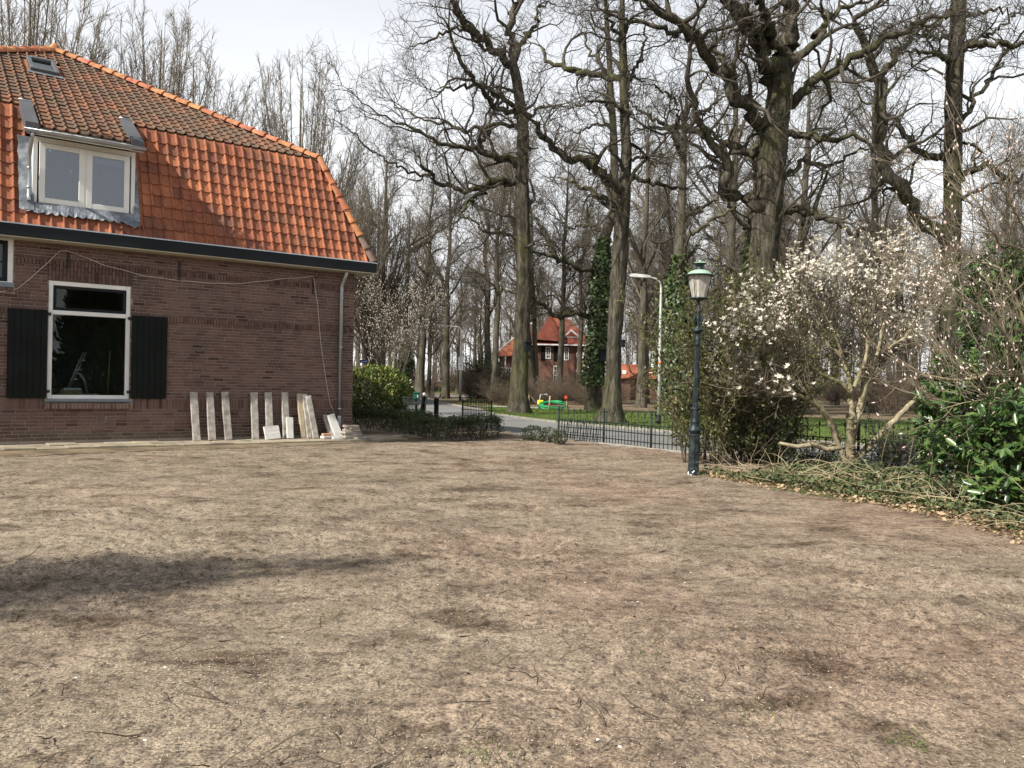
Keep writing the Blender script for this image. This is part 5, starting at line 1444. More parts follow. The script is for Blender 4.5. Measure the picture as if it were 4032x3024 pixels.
for i, (r0, z) in enumerate(((.066, .96), (.062, 1.3), (.056, 1.7), (.050, 1.86))):
    for j in range(k * 2):
        w = math.pi * j / k
        r1 = r0 * (1 if j % 2 else .86)
        vs.append((r1 * math.cos(w), r1 * math.sin(w), z))
for i in range(3):
    for j in range(2*k): fs.append((i*2*k + j, i*2*k + (j+1) % (2*k), (i+1)*2*k + (j+1) % (2*k), (i+1)*2*k + j))
sh.add(vs, fs)
sh.build('shaft', M['post'], lp)
MB().lathe([(.050, 1.84), (.066, 1.86), (.068, 1.88), (.055, 1.90), (.072, 1.93), (.072, 1.95), (.055, 1.97), (.056, 2.02), (.075, 2.045), (.125, 2.06), (.125, 2.085), (.06, 2.095), (.045, 2.12), (.045, 2.19), (.06, 2.22), (.062, 2.25), (.04, 2.28), (.052, 2.32), (.05, 2.36), (.035, 2.38), (.042, 2.42), (.028, 2.44), (.028, 2.52)], 18).build('capital', M['post'], lp)
for j in range(4):
    w = j * math.pi / 2 + .4
    c_, s_ = math.cos(w), math.sin(w)
    MB().tube([(c_*r_, s_*r_, z) for r_, z in ((.04, 2.18), (.09, 2.17), (.125, 2.21), (.12, 2.26), (.095, 2.265), (.095, 2.235))], [.02, .02, .018, .016, .014, .01], 7).build('scroll', M['post'], lp)
MB().lathe([(.028, 2.50), (.14, 2.515), (.155, 2.525), (.155, 2.54), (.02, 2.54)], 20).build('gallery_ring', M['post'], lp)
for j in range(4):
    w = j * math.pi / 2 + .7
    c_, s_ = math.cos(w), math.sin(w)
    MB().tube([(c_*.150, s_*.150, 2.53), (c_*.243, s_*.243, 2.86)], .007, 6).build('bracket', M['post'], lp)
mg, t_, b_ = mk('milky_glass')
b_.inputs['Base Color'].default_value = (.62, .60, .54, 1)
b_.inputs['Roughness'].default_value = .25
b_.inputs['Transmission Weight'].default_value = .35
n_ = noise(t_, mapped(t_, pos(t_), (1, 1, .35)), 26, 5)
t_.links.new(ramp(t_, n_, [(.3, (.34, .32, .27)), (.5, (.55, .53, .47)), (.7, (.68, .66, .60))]), b_.inputs['Base Color'])
MB().lathe([(.128, 2.545), (.205, 2.85), (.200, 2.85), (.123, 2.545)], 8, None, False).build('lamp_glass', mg, lp)
MB().lathe([(.0, 2.545), (.03, 2.545), (.035, 2.60), (.03, 2.66), (.0, 2.68)], 10).build('bulb', M['white'], lp)
MB().lathe([(.20, 2.848), (.268, 2.85), (.272, 2.865), (.245, 2.885), (.20, 2.89)], 24).build('roof_rim', M['post'], lp)
MB().lathe([(.235, 2.882), (.205, 2.93), (.16, 2.968), (.11, 2.99), (.085, 2.998)], 24).build('copper_roof', M['copper'], lp)
MB().lathe([(.085, 2.995), (.075, 3.01), (.07, 3.09), (.085, 3.125), (.125, 3.135), (.125, 3.15)], 18).build('chimney', M['post'], lp)
MB().lathe([(.125, 3.147), (.09, 3.175), (.03, 3.19), (.012, 3.20), (.018, 3.225), (.0, 3.24)], 18).build('chimney_cap', M['copper'], lp)
MB().tube([(.24, -.09, 2.88), (.30, -.11, 2.91), (.33, -.12, 2.96)], [.008, .012, .016], 6).build('ladder_stub', M['post'], lp)
fl = MB()
for j in range(26):
    w = random.uniform(0, 6.28); zz = random.uniform(-.01, .06) * (1 if random.random() < .5 else .5)
    c_, s_ = math.cos(w), math.sin(w)
    fl.box((-.014, -.003, -.010), (.014, .003, .010), Matrix.Translation((c_ * .121, s_ * .121, zz)) @ Matrix.Rotation(w + math.pi/2, 4, 'Z') @ Matrix.Rotation(random.uniform(-.6, .6), 4, 'Y'))
tag(fl.build('paint_flakes', M['white'], lp), kind='stuff')

HEAD_ = ('lamp_glass', 'bulb', 'roof_rim', 'copper_roof', 'chimney', 'chimney_cap', 'bracket', 'gallery_ring', 'ladder_stub')
for c in lp.children:
    nm_ = c.name.split('.')[0]
    k_ = .78 if nm_ in HEAD_ else .64
    c.scale = (k_, k_, 1)
    if nm_ in ('copper_roof', 'chimney', 'chimney_cap', 'roof_rim'):
        c.scale = (k_, k_, .62)
        c.location.z = 2.85 * .38

# ------------------------------------------------------------------ street lamps
M['galv'] = pmat('galvanised_pole', [(.42, .42, .41), (.54, .54, .53)], 3, .5)
def street_lamp(x, y, H, armdir, L, label, band, rk=1.0):
    o = empty('street_lamp', (x, y, 0), armdir, label, 'street lamp', 'street lamps along the road')
    s_ = H / 5.0
    MB().tube([(0, 0, -.1), (0, 0, .32)], .085, 14).build('foot', M['black'], o)
    pts = [(0, 0, .32), (0, 0, 2.2), (0, 0, H - .55)] + [(.30 * (1 - math.cos(w)) * .9, 0, H - .55 + .34 * math.sin(w)) for w in np.linspace(.2, 1.45, 7)] + [(L - .55, 0, H - .16)]
    MB().tube(pts, [q_ * rk for q_ in [.066, .058, .042] + [.036] * 7 + [.03]], 12).build('pole', M['galv'], o)
    hd = MB()
    A = []
    for (xx, w_, z0, z1) in ((L - .60, .03, H - .19, H - .13), (L - .45, .07, H - .20, H - .10), (L - .1, .11, H - .19, H - .075), (L + .12, .10, H - .16, H - .08), (L + .2, .03, H - .13, H - .10)):
        A += [(xx, -w_, z0), (xx, w_, z0), (xx, w_ * .7, z1), (xx, -w_ * .7, z1)]
    fs = [(0, 1, 2, 3), (16, 19, 18, 17)]
    for i in range(4):
        for j in range(4): fs.append((i*4 + j, (i+1)*4 + j, (i+1)*4 + (j+1) % 4, i*4 + (j+1) % 4))
    hd.add(A, fs)
    hd.build('lamp_head', M['galv'], o)
    if band: MB().lathe([(.0500, 2.0), (.0515, 2.0), (.0515, 2.08), (.0500, 2.08)], 12).build('orange_band', pmat('orange_band', [(.75, .22, .05), (.8, .28, .07)], 3), o)
    return o
street_lamp(4.86, 27.26, 5.05, math.pi * .97, .95, 'tall grey street lamp with orange band, on the lawn beside the lantern', True, .82)
sl = street_lamp(-3.53, 56.5, 5.3, math.pi, 1.45, 'far grey street lamp carrying white signs by the bend', False, 1.45)
# the signs on the far lamp
M['sign'] = pmat('sign_white', [(.72, .73, .73), (.8, .8, .8)], 2, .5)
M['sign_ink'] = pmat('sign_blue_grey', [(.10, .14, .20), (.16, .20, .26)], 2, .5)
def plate(name, z0, z1, w, marks, mat, parent):
    p = MB().cbox((-w/2, -.115, z0), (w/2, -.10, z1), .004).build(name, mat, parent)
    for (a, b, c, d) in marks: MB().box((a, -.119, c), (b, -.1151, d)).build('sign_mark', M['sign_ink'], p)
    return p
sg = empty('traffic_sign', (-3.53, 56.5, 0), 0, 'white parking zone signs clamped to the far street lamp', 'sign')
plate('sign_plate', 2.64, 3.02, .34, [(-.035, .035, 2.89, 2.97), (-.11, .09, 2.80, 2.83), (-.09, .1, 2.71, 2.735)], M['sign'], sg)
plate('sign_plate', 2.28, 2.62, .34, [(-.03, .03, 2.51, 2.57), (-.07, .07, 2.40, 2.47), (-.05, .05, 2.32, 2.345)], M['sign'], sg)
plate('sign_plate', 2.14, 2.25, .34, [(-.11, .11, 2.18, 2.205)], M['sign'], sg)
# blue street name sign by the house corner
bs = empty('street_name_sign', (-11.1, 60, 0), .25, 'small blue street name sign on a thin pole behind the house', 'sign')
MB().tube([(0, 0, -.1), (0, 0, 3.3)], .035, 8).build('pole', M['galv'], bs)
MB().cbox((.02, -.05, 2.58), (.62, -.03, 2.80), .004).build('name_plate', pmat('sign_blue', [(.02, .05, .28), (.03, .07, .34)], 2, .5), bs)
for (a, b) in ((.08, .2), (.24, .34), (.38, .54)): MB().box((a, -.054, 2.66), (b, -.0501, 2.71)).build('sign_mark', M['sign'], bs)

# ------------------------------------------------------------------ iron fence
M['fence'] = pmat('dark_green_fence', [(.008, .013, .011), (.018, .026, .022)], 6, .55, spec=.25)
def spear(mb, z, s=1.0):
    mb.lathe([(.004, z), (.016*s, z + .012), (.017*s, z + .022), (.006, z + .05*s + .01), (.0, z + .075*s)], 5, None, False)
def picket_mesh(h, r=.0085, s=1.3):
    m_ = MB(); m_.tube([(0, 0, .02), (0, 0, h)], r, 6); spear(m_, h - .005, s)
    return m_.mesh('picket')
PT, PS = picket_mesh(.66), picket_mesh(.40, .0085, 1.45)
for m_ in (PT, PS): m_.materials.append(M['fence'])
pm = MB(); pm.tube([(0, 0, -.15), (0, 0, .68)], .024, 10)
pm.lathe([(.024, .10), (.032, .105), (.032, .125), (.024, .13)], 10); pm.lathe([(.024, .44), (.033, .445), (.033, .47), (.024, .475)], 10)
pm.lathe([(.024, .67), (.034, .68), (.034, .70), (.02, .71), (.026, .735), (.018, .755), (.0, .765)], 10)
PMESH = pm.mesh('post'); PMESH.materials.append(M['fence'])
def panel(A, B, label, z=0.0, lean_=0, post_end=False, post_start=True, tallonly=False, group='iron fence panels along the road', sp=.108):
    A, B = Vector((*A, 0)), Vector((*B, 0))
    d = B - A; L = d.length
    o = empty('iron_fence', (A.x, A.y, z), math.atan2(d.y, d.x), label, 'fence', group)
    if lean_: o.rotation_euler = (lean_, 0, math.atan2(d.y, d.x))
    for zz in (.115, .285, .455):
        MB().cbox((.02, -.011, zz - .010), (L - .02, .011, zz + .010), .002).build('rail', M['fence'], o)
    n = max(2, round(L / sp))
    for i in range(1, n):
        m_ = PT if (i % 2 or tallonly) else PS
        lk(bpy.data.objects.new('picket', m_), o, (L * i / n, .0, 0), (random.uniform(-.012, .012), random.uniform(-.012, .012), random.uniform(0, 1)))
    if post_start: lk(bpy.data.objects.new('post', PMESH), o, (0, 0, 0))
    if post_end: lk(bpy.data.objects.new('post', PMESH), o, (L, 0, 0))
    return o
FP = [(1.10, 19.15), (2.02, 18.0), (2.82, 16.62), (3.72, 15.55), (4.68, 14.5), (5.65, 13.42), (6.62, 12.35), (7.6, 11.25)]
FL = ['fence panel nearest the driveway gap, with a loose gate leaning on it', 'fence panel in front of the leaning oak, left of the lantern', 'fence panel directly behind the lantern post', 'fence panel half hidden by the privet right of the lantern', 'fence panel behind the foot of the white magnolia', 'fence panel right of the white magnolia trunk', 'last visible fence panel, beside the cherry laurel']
for i, (a, b) in enumerate(zip(FP[:-1], FP[1:])):
    panel(a, b, FL[i], .0, 0, i == len(FL) - 1)
# loose gate leaf leaning against the first panel
go = panel((1.02, 19.00), (1.92, 17.86), 'loose low iron gate leaning slantwise against the fence panel', .0, R(-9), False, False, True, None, .08)
go.scale = (1, 1, .66)
# left part beyond the box hedge
panel((-1.44, 24.3), (-.57, 23.4), 'short iron fence panel behind the box hedge by the driveway', .02, 0, True, True, True, None, .07)
panel((-4.35, 30.6), (-3.2, 28.6), 'iron fence panel half hidden by the round evergreen bush', 0, 0, False, True, True, None, .085)
go = panel((-3.05, 28.2), (-3.35, 29.6), 'crooked garden gate leaf between bush and gate post', .02, R(12), False, True, True, None, .08)
def gate_post(x, y, h, label):
    o = empty('gate_post', (x, y, 0), 0, label, 'gate post', 'slim dark gate posts')
    MB().lathe([(.075, -.1), (.075, h - .12), (.085, h - .115), (.085, h - .09), (.06, h - .08), (.03, h - .06)], 12).build('shaft', M['fence'], o)
    MB().lathe([(.025, h - .065), (.035, h - .05), (.05, h - .02), (.04, h + .015), (.015, h + .03), (.0, h + .035)], 12).build('finial', M['white'], o)
gate_post(-3.02, 28.4, .86, 'dark gate post with pale knob, right beside the green mailbox')
gate_post(-2.35, 25.8, .84, 'lone dark gate post with pale knob in front of the road')
# green mailbox on a post
mbx = empty('mailbox', (-3.33, 28.9, 0), .1, 'dark green mailbox on a post beside the gate', 'mailbox')
MB().tube([(0, 0, -.1), (0, 0, .68)], .035, 8).build('post', M['fence'], mbx)
gm_ = pmat('green_plastic', [(.012, .075, .055), (.02, .10, .075)], 3, .45)
MB().prism([(-.10, -.12), (.10, -.12), (.115, .12), (-.115, .12)], .20, Matrix.Translation((0, 0, .66))).build('body', gm_, mbx)
MB().cbox((-.125, -.14, .86), (.125, .13, .91), .012).build('lid', gm_, mbx)
MB().box((.02, -.126, .70), (.05, -.1201, .80)).build('sticker', M['white'], mbx)

# ------------------------------------------------------------------ stakes, coil and reel on the verge
M['stake'] = pmat('stake_wood', [(.32, .22, .13), (.45, .33, .20)], 5, .9, 30, .3, .004, stretch=(1, 1, .2))
def stake(x, y, h, r_, tx, label):
    o = MB().tube([(0, 0, -.1), (tx * .5, 0, h * .5), (tx, 0, h)], [r_ * 1.05, r_, r_ * .95], 8).build('wooden_stake', M['stake'], None, (x, y, 0))
    return tag(o, label, 'stake', 'wooden stakes holding the wire')
stake(.90, 41.2, .72, .045, -.07, 'pale stake leaning beside the left oak trunk')
stake(1.85, 40.6, .70, .042, .03, 'dark stake standing in front of the green coil')
stake(2.76, 41.2, .68, .042, .0, 'stake with a red cap right of the green coil')
stake(5.67, 28.3, .92, .045, -.06, 'short stake on the lawn between street lamp and lantern')
o = MB().cbox((-.07, -.07, 0), (.07, .07, .17), .015).build('red_cap', pmat('red_plastic', [(.62, .06, .03), (.7, .10, .05)], 3, .5), None, (2.70, 41.08, .55)); tag(o, 'small red cap hanging on a wooden stake', 'cap')
br = MB(); br.tube([(.98, 41.4, .62), (1.50, 41.0, -.02)], .04, 8); tag(br.build('wooden_brace', pmat('dark_wood', [(.07, .055, .04), (.12, .095, .07)], 4)), 'dark wooden brace slanting from the pale stake to the ground', 'brace')
wr = MB(); wr.tube([(2.76, 41.2, .60), (4.2, 36.5, .66), (5.67, 28.3, .76), (9.5, 24.5, .75), (14, 20, .75)], .008, 5); tag(wr.build('fence_wire', M['iron']), 'single thin wire strung between the wooden stakes', 'wire')
co = MB()
pts = []
for i in range(8 * 28):
    a = i / 28 * 2 * math.pi
    lay_ = int(i / 28)
    rr_ = (.76, .66, .72, .61, .69, .56, .74, .63)[lay_]
    pts.append((rr_ * math.cos(a) + .05 * math.sin(a * 1.3 + lay_), rr_ * math.sin(a) + .05 * math.sin(lay_ * 2.2), .03 + .016 * lay_ + .02 * math.sin(a * 2 + lay_)))
co.tube(pts, .020, 7)
tag(co.build('cable_coil', pmat('bright_green_duct', [(.02, .33, .12), (.03, .42, .16)], 2, .4), None, (2.12, 42.4, .12), (R(13), 0, 0)), 'big loose coil of bright green duct on the verge', 'coil')
o = empty('tool_box', (1.5, 43.1, 0), .2, 'yellow tool box with grey handle behind the green coil', 'tool box')
MB().cbox((-.15, -.1, .14), (.15, .1, .44), .03).build('body', pmat('yellow_plastic', [(.75, .66, .03), (.85, .75, .06)], 2, .4), o)
MB().cbox((-.1, -.08, 0), (.1, .08, .145), .02).build('base', M['black'], o)
MB().tube([(-.05, 0, .44), (.0, 0, .72), (.34, 0, .76), (.36, 0, .66)], .028, 8).build('handle', M['galv'], o)
def nest_box(x, y, z, rz, s, label):
    o = empty('nest_box', (x, y, z), rz, label, 'nest box', 'dark boxes fixed to the tree trunks')
    MB().cbox((-.16*s, -.10*s, 0), (.16*s, .10*s, .42*s), .01).build('body', M['black'], o)
    MB().cbox((-.20*s, -.16*s, .421*s), (.20*s, .10*s, .46*s), .006).build('lid', M['iron'], o)
    return o
nest_box(.62, 34.33, 2.62, .4, .9, 'dark bat box on the right of the ridged left oak')
nest_box(3.60, 27.02, 2.52, .9, .55, 'small dark box with pale lid on the leaning oak')
nest_box(4.45, 40.15, 2.42, .2, 1.4, 'dark box on the ivy covered trunk')
nest_box(3.72, 26.92, 2.62, 1.2, .3, 'tiny pale edged bracket above the dark box') if False else None

# ------------------------------------------------------------------ far villa, outbuilding, garden wall
M['vbrick'] = pmat('far_brick', [(.13, .066, .05), (.19, .098, .072)], 2, .9)
M['vroof'] = pmat('far_red_tiles', [(.17, .050, .034), (.26, .080, .05)], 1.5, .85, 6, .7, .03)
M['vroof2'] = pmat('far_orange_tiles', [(.27, .088, .046), (.37, .13, .066)], 1.5, .85, 6, .7, .03)
vil = empty('villa', (4.7, 80, 0), 0, 'far red roofed brick villa behind the oak trunks', 'house')
MB().box((-2.4, 0, -.2), (2.6, 8, 5.2)).build('wall', M['vbrick'], vil)
MB().box((-6.0, 1.0, -.2), (-2.38, 7, 3.9)).build('side_wing', M['vbrick'], vil)
r_ = MB()
r_.add([(-2.9, -.5, 5.15), (3.1, -.5, 5.15), (3.1, 8.5, 5.15), (-2.9, 8.5, 5.15), (-1.0, 3.5, 8.2), (1.0, 3.5, 7.9), (1.0, 4.8, 7.9), (-1.0, 4.8, 8.2)], [(0, 1, 5, 4), (1, 2, 6, 5), (2, 3, 7, 6), (3, 0, 4, 7), (4, 5, 6, 7), (0, 3, 2, 1)])
ro = r_.build('roof', M['vroof'], vil)
MB().box((-2.95, -.55, 5.05), (3.15, -.45, 5.17)).build('gutter', M['white'], ro)
r_ = MB(); r_.add([(-1.0, -.35, 5.1), (-1.0, 3.5, 8.2), (-2.6, .2, 5.1), (-.4, -.35, 7.0)], [(0, 1, 2)])
# steep cross gable at the left of the front
r_ = MB(); r_.add([(-2.6, -.6, 5.6), (-1.1, -.6, 8.2), (.4, -.6, 5.4), (-2.6, 4, 5.6), (-1.1, 4, 8.2), (.4, 4, 5.4)], [(0, 1, 4, 3), (1, 2, 5, 4), (0, 2, 1)])
r_.build('gable', M['vroof'], vil)
r_ = MB(); r_.add([(-6.6, .5, 3.95), (-2.3, .5, 3.95), (-2.3, 7.5, 3.95), (-6.6, 7.5, 3.95), (-4.6, 4, 5.9), (-2.3, 4, 6.4)], [(0, 1, 5, 4), (1, 2, 5), (2, 3, 4, 5), (3, 0, 4), (0, 3, 2, 1)])
ro2 = r_.build('wing_roof', M['vroof2'], vil)
r_ = MB(); r_.tube([(-6.65, .45, 3.95), (-4.62, 3.9, 5.95)], .09, 4); r_.build('verge_board', M['white'], ro2)
MB().box((-2.95, 1.5, 5.0), (-2.45, 2.1, 7.2)).build('chimney', M['vbrick'], vil)
MB().box((-3.0, 1.45, 7.2), (-2.4, 2.15, 7.35)).build('chimney_band', M['white'], vil)
d_ = MB(); d_.prism([(-.95, 0), (.95, 0), (0, .8)], .5, Matrix.Translation((1.0, .95, 5.9)) @ Matrix.Rotation(R(90), 4, 'X')); do = d_.build('pediment', M['white'], vil)
MB().prism([(-.62, .09), (.62, .09), (0, .6)], .03, Matrix.Translation((1.0, .45, 5.9)) @ Matrix.Rotation(R(90), 4, 'X')).build('pediment_panel', M['vroof'], do)
def vwin(x0, x1, z0, z1, nx, nz, y=0.0, parent=vil):
    w = MB()
    t_ = .09
    for a, b in (((x0, y - .06, z0), (x0 + t_, y + .02, z1)), ((x1 - t_, y - .06, z0), (x1, y + .02, z1)), ((x0 + t_, y - .06, z1 - t_), (x1 - t_, y + .02, z1)), ((x0 + t_, y - .06, z0), (x1 - t_, y + .02, z0 + t_))): w.box(a, b)
    for i in range(1, nx): w.box((x0 + (x1-x0)*i/nx - .02, y - .05, z0 + t_), (x0 + (x1-x0)*i/nx + .02, y + .01, z1 - t_))
    for i in range(1, nz): w.box((x0 + t_, y - .049, z0 + (z1-z0)*i/nz - .025), (x1 - t_, y + .01, z0 + (z1-z0)*i/nz + .025))
    o = w.build('window', M['white'], parent)
    MB().box((x0 + .05, y - .03, z0 + .05), (x1 - .05, y - .02, z1 - .05)).build('pane', pmat('dark_pane', [(.02, .022, .025), (.04, .043, .048)], 1, .1), o)
    return o
vwin(-.72, .08, 1.25, 3.1, 3, 4)
vwin(-1.5, -1.0, 3.75, 4.9, 2, 3)
vwin(.3, .75, 3.65, 4.9, 2, 3)
MB().box((-.72, -.08, 3.6), (-.2, -.02, 4.95)).build('shutter', M['shutter'], vil)
MB().box((-1.95, -.08, 3.6), (-1.55, -.02, 4.95)).build('shutter', M['shutter'], vil)
ov = MB(); Mo = Matrix.Translation((1.87, -.04, 4.17)) @ Matrix.Rotation(R(90), 4, 'X')
ov.lathe([(.30, -.03), (.42, -.03), (.42, .05), (.30, .05), (.30, -.03)], 20, Mo); ov.box((-.02, -.3, 0), (.02, .3, .03), Mo); ov.box((-.3, -.02, 0), (.3, .02, .03), Mo)
oo = ov.build('round_window', M['white'], vil)
MB().lathe([(.0, .0), (.32, .0)], 20, Mo).build('pane', M['dark'], oo)
MB().box((1.45, -.12, 2.55), (2.25, -.02, 2.75)).build('door_lintel', M['white'], vil)
MB().box((1.5, -.06, .1), (2.2, -.01, 2.5)).build('door', M['shutter'], vil)
bl = MB()
bl.box((-6.3, .4, 2.0), (-4.6, 1.0, 2.15)); bl.box((-6.3, .4, 2.75), (-4.6, .5, 2.85))
for i in range(8): bl.box((-6.28 + i*.23, .42, 2.15), (-6.20 + i*.23, .48, 2.75))
for xx in (-6.3, -5.45, -4.7): bl.box((xx, .4, -.1), (xx + .12, .55, 3.9))
bl.build('balcony', M['white'], vil)
ob = empty('outbuilding', (12.3, 79, 0), 0, 'low outbuilding with orange roof right of the leaning oak', 'building')
MB().box((-2.1, 0, -.2), (2.0, 5, 2.1)).build('wall', M['vbrick'], ob)
r_ = MB(); r_.add([(-2.4, -.4, 2.0), (2.3, -.4, 2.0), (2.3, 5.4, 2.0), (-2.4, 5.4, 2.0), (-1.7, 2.4, 3.4), (1.1, 2.4, 3.45)], [(0, 1, 5, 4), (1, 2, 5), (2, 3, 4, 5), (3, 0, 4), (0, 3, 2, 1)])
ro = r_.build('roof', M['vroof2'], ob)
MB().tube([(.2, -.45, 2.05), (.7, -.45, 2.55), (2.2, -.45, 2.55)], .06, 4).build('white_trim', M['white'], ob)
MB().box((-1.75, .3, 2.4), (-1.35, .34, 2.8), Matrix.Rotation(0, 4, 'X')).build('roof_window', M['white'], ob)
gw = empty('garden_wall', (-12.1, 115, 0), 0, 'far pinkish trellis garden wall with brick pillars', 'garden wall')
tw_ = pmat('pink_trellis', [(.36, .22, .16), (.48, .31, .23)], 1, .9)
MB().box((-4.5, .1, -.1), (2.6, .2, 1.35)).build('panel', tw_, gw)
for i in range(24): MB().box((-4.5 + i*.3, .04, -.1), (-4.42 + i*.3, .099, 1.4)).build('slat', tw_, gw)
MB().box((-4.6, 0, 1.42), (2.7, .3, 1.52)).build('cap', M['white'], gw)
for xx in (-4.6, -1.8, 1.05): MB().box((xx - .18, -.15, -.1), (xx + .18, .35, 1.75)).lathe([(.28, 1.75), (.28, 1.82), (.0, 1.95)], 4, Matrix.Translation((xx, .1, 0)), False).build('pillar', M['vbrick'], gw)
wh = empty('white_house', (-25.5, 130, 0), .1, 'far low house with red roof behind the round bush', 'house')
MB().box((-5, 0, -.1), (5, 6, 1.6)).build('wall', M['greywhite'], wh)
r_ = MB(); r_.add([(-5.4, -.4, 1.55), (5.4, -.4, 1.55), (5.4, 6.4, 1.55), (-5.4, 6.4, 1.55), (-3, 3, 3.2), (3, 3, 3.2)], [(0, 1, 5, 4), (1, 2, 5), (2, 3, 4, 5), (3, 0, 4)]); r_.build('roof', M['vroof'], wh)
for (x_, y_, t_, lb) in ((-6.63, 68.9, .02, 'dark upright wooden barrier post on the far verge'), (-6.05, 70.5, .38, 'dark wooden barrier post tilted to the right')):
    o = MB().cbox((-.16, -.12, -.1), (.16, .12, .95), .02).build('barrier_post', pmat('tarred_wood', [(.04, .032, .026), (.07, .056, .045)], 3), None, (x_, y_, 0), (0, t_, 0)); tag(o, lb, 'post')
# ------------------------------------------------------------------ trees
M['oak'] = bark('oak_bark', [(.018, .016, .012), (.058, .051, .039), (.125, .113, .088)], (.070, .074, .024), .75, 8, 1.0, .06)
M['oaktwig'] = pmat('oak_twigs', [(.045, .038, .029), (.082, .071, .055)], 2, .95)
M['horn'] = bark('hornbeam_bark', [(.09, .075, .055), (.145, .122, .092), (.19, .165, .125)], None)
M['horntwig'] = pmat('hornbeam_twigs', [(.12, .102, .077), (.19, .162, .122)], .6, .95)
M['wood'] = bark('wood_bark', [(.045, .040, .031), (.088, .078, .061), (.145, .132, .105)], (.088, .092, .036), .7, 5)
M['woodtwig'] = pmat('wood_twigs', [(.095, .080, .060), (.155, .132, .100)], .4, .95)
M['ivy'] = leafmat('ivy_leaf', (.026, .046, .015), (.055, .088, .028), (.14, .175, .065), .4, .4, .1, 5)

def trunk_mesh(name, pts, k=22, n=46, seed=0, furrow=.05):
    q, L = resample(pts, n)
    P = q[None, :, :3]
    v, f = tubes(P, q[None, :, 3], k)
    rng = np.random.default_rng(seed)
    c = np.repeat(q[:, :3], k, 0)
    d = v - c
    ang = np.tile(np.arange(k), n)
    fac = 1 + furrow * np.repeat(rng.normal(size=k)[None], n, 0).ravel() * .6 + furrow * .6 * rng.normal(size=n * k)
    z = np.repeat(q[:, 2], k)
    root = np.clip(1 - z / .9, 0, 1) ** 2
    fac += root * (.25 * np.maximum(0, np.sin(ang / k * 2 * np.pi * 5 + seed)) + .05)
    lump = vnoise(ang * 1.0, z * 3, .35, seed) - .5
    fac += lump * .10
    v = c + d * fac[:, None]
    return fast_mesh(name, v, [f], smooth=True)

def oak(name, pos_, limbs, label, seed, dens=1.0, ivy=None, matb='oak', group='old bare oaks across the road'):
    rng = np.random.default_rng(seed)
    o = empty(name, (pos_[0], pos_[1], 0), 0, label, 'tree', group)
    mobj('trunk', trunk_mesh('trunk', limbs[0], 24, 60, seed, .07), M[matb], o)
    twigs = []
    L2P, L2R = [], []
    for j, lb in enumerate(limbs):
        n = 26
        q, L = resample(lb, n)
        P = q[:, :3].copy(); Rd = q[:, 3].copy() * (1.18 if j else 1)
        if j:
            jit = rng.normal(size=(n, 3)) * (.035 + Rd[:, None] * .35)
            jit[0] = 0
            P += jit
            v, f = tubes(P[None], Rd[None], 10)
            mobj('limb', fast_mesh('limb', v, [f], smooth=True), M[matb], o)
        nc = max(3, int(L / (.42 if j else 1.2) * dens))
        t0 = .12 if j else .45
        p, d, rr, t, _ = spawn(P[None], Rd[None], nc, t0, .99, .5, 1.25, rng)
        d[:, 2] += .25
        ln = np.clip(rng.uniform(.9, 3.6, nc) * (1.05 - .35 * t), .5, 4) * np.clip(L / 5, .55, 1.2)
        r0 = np.clip(rr * rng.uniform(.35, .68, nc) * np.sqrt(ln / 2.2), .016, .085)
        a, b = grow(p, d, ln, r0, np.full(nc, .008), 9, .34, .02, rng, .07)
        L2P.append(a); L2R.append(b)
        # the limb runs out into a few leaders
        if j:
            a, b = grow(np.repeat(P[-1:], 3, 0), np.repeat(unit(P[-1:] - P[-4:-3]), 3, 0) + rng.normal(size=(3, 3)) * .5, rng.uniform(1.0, 2.2, 3), np.full(3, max(.012, Rd[-1])), np.full(3, .005), 9, .28, .04, rng, .05)
            L2P.append(a); L2R.append(b)
    P2 = np.concatenate(L2P); R2 = np.concatenate(L2R)
    twigs.append(tubes(P2, R2, 5))
    p, d, rr, t, _ = spawn(P2, R2, 7, .18, .98, .5, 1.2, rng)
    m = len(p)
    d[:, 2] += .15
    P3, R3 = grow(p, d, rng.uniform(.5, 1.5, m) * (1.1 - .4 * t), np.clip(rr * .62, .009, .028), np.full(m, .005), 6, .30, .02, rng, .05)
    twigs.append(tubes(P3, R3, 3))
    p, d, rr, t, _ = spawn(P3, R3, 4, .2, .98, .4, 1.1, rng)
    m = len(p)
    P4, R4 = grow(p, d, rng.uniform(.22, .65, m), np.full(m, .0055), np.full(m, .0025), 3, .25, .03, rng)
    twigs.append(tubes(P4, R4, 3))
    V, F = join(twigs)
    mobj('crown', fast_mesh('crown', V, F, smooth=True), M['oaktwig'], o)
    if ivy:
        z0, z1, n, rad, ls = ivy
        q, L = resample(limbs[0], 80)
        zz = z0 + (z1 - z0) * rng.uniform(0, 1, n) ** .9
        cx = np.interp(zz, q[:, 2], q[:, 0]); cy = np.interp(zz, q[:, 2], q[:, 1]); cr = np.interp(zz, q[:, 2], q[:, 3])
        w = rng.uniform(0, 2 * np.pi, n)
        fringe = np.clip((z1 - zz) / (z1 - z0) * 3, .1, 1)
        off = cr + rad * rng.uniform(.1, 1.0, n) * fringe * (.5 + vnoise(w * 2, zz, 1.2, seed))
        N = np.stack([np.cos(w), np.sin(w), np.zeros(n)], -1)
        Pt = np.stack([cx, cy, zz], -1) + N * off[:, None]
        D = np.stack([rng.normal(size=n) * .6, rng.normal(size=n) * .6, -np.ones(n)], -1) + N * .4
        V, F, tn = leaves(Pt, D, N + rng.normal(size=(n, 3)) * .4, rng.uniform(.7, 1.3, n) * ls, rng.uniform(.7, 1.2, n) * ls, rng, .1)
        mobj('ivy', fast_mesh('ivy', V, F, tint=tn), M['ivy'], o)
    return o
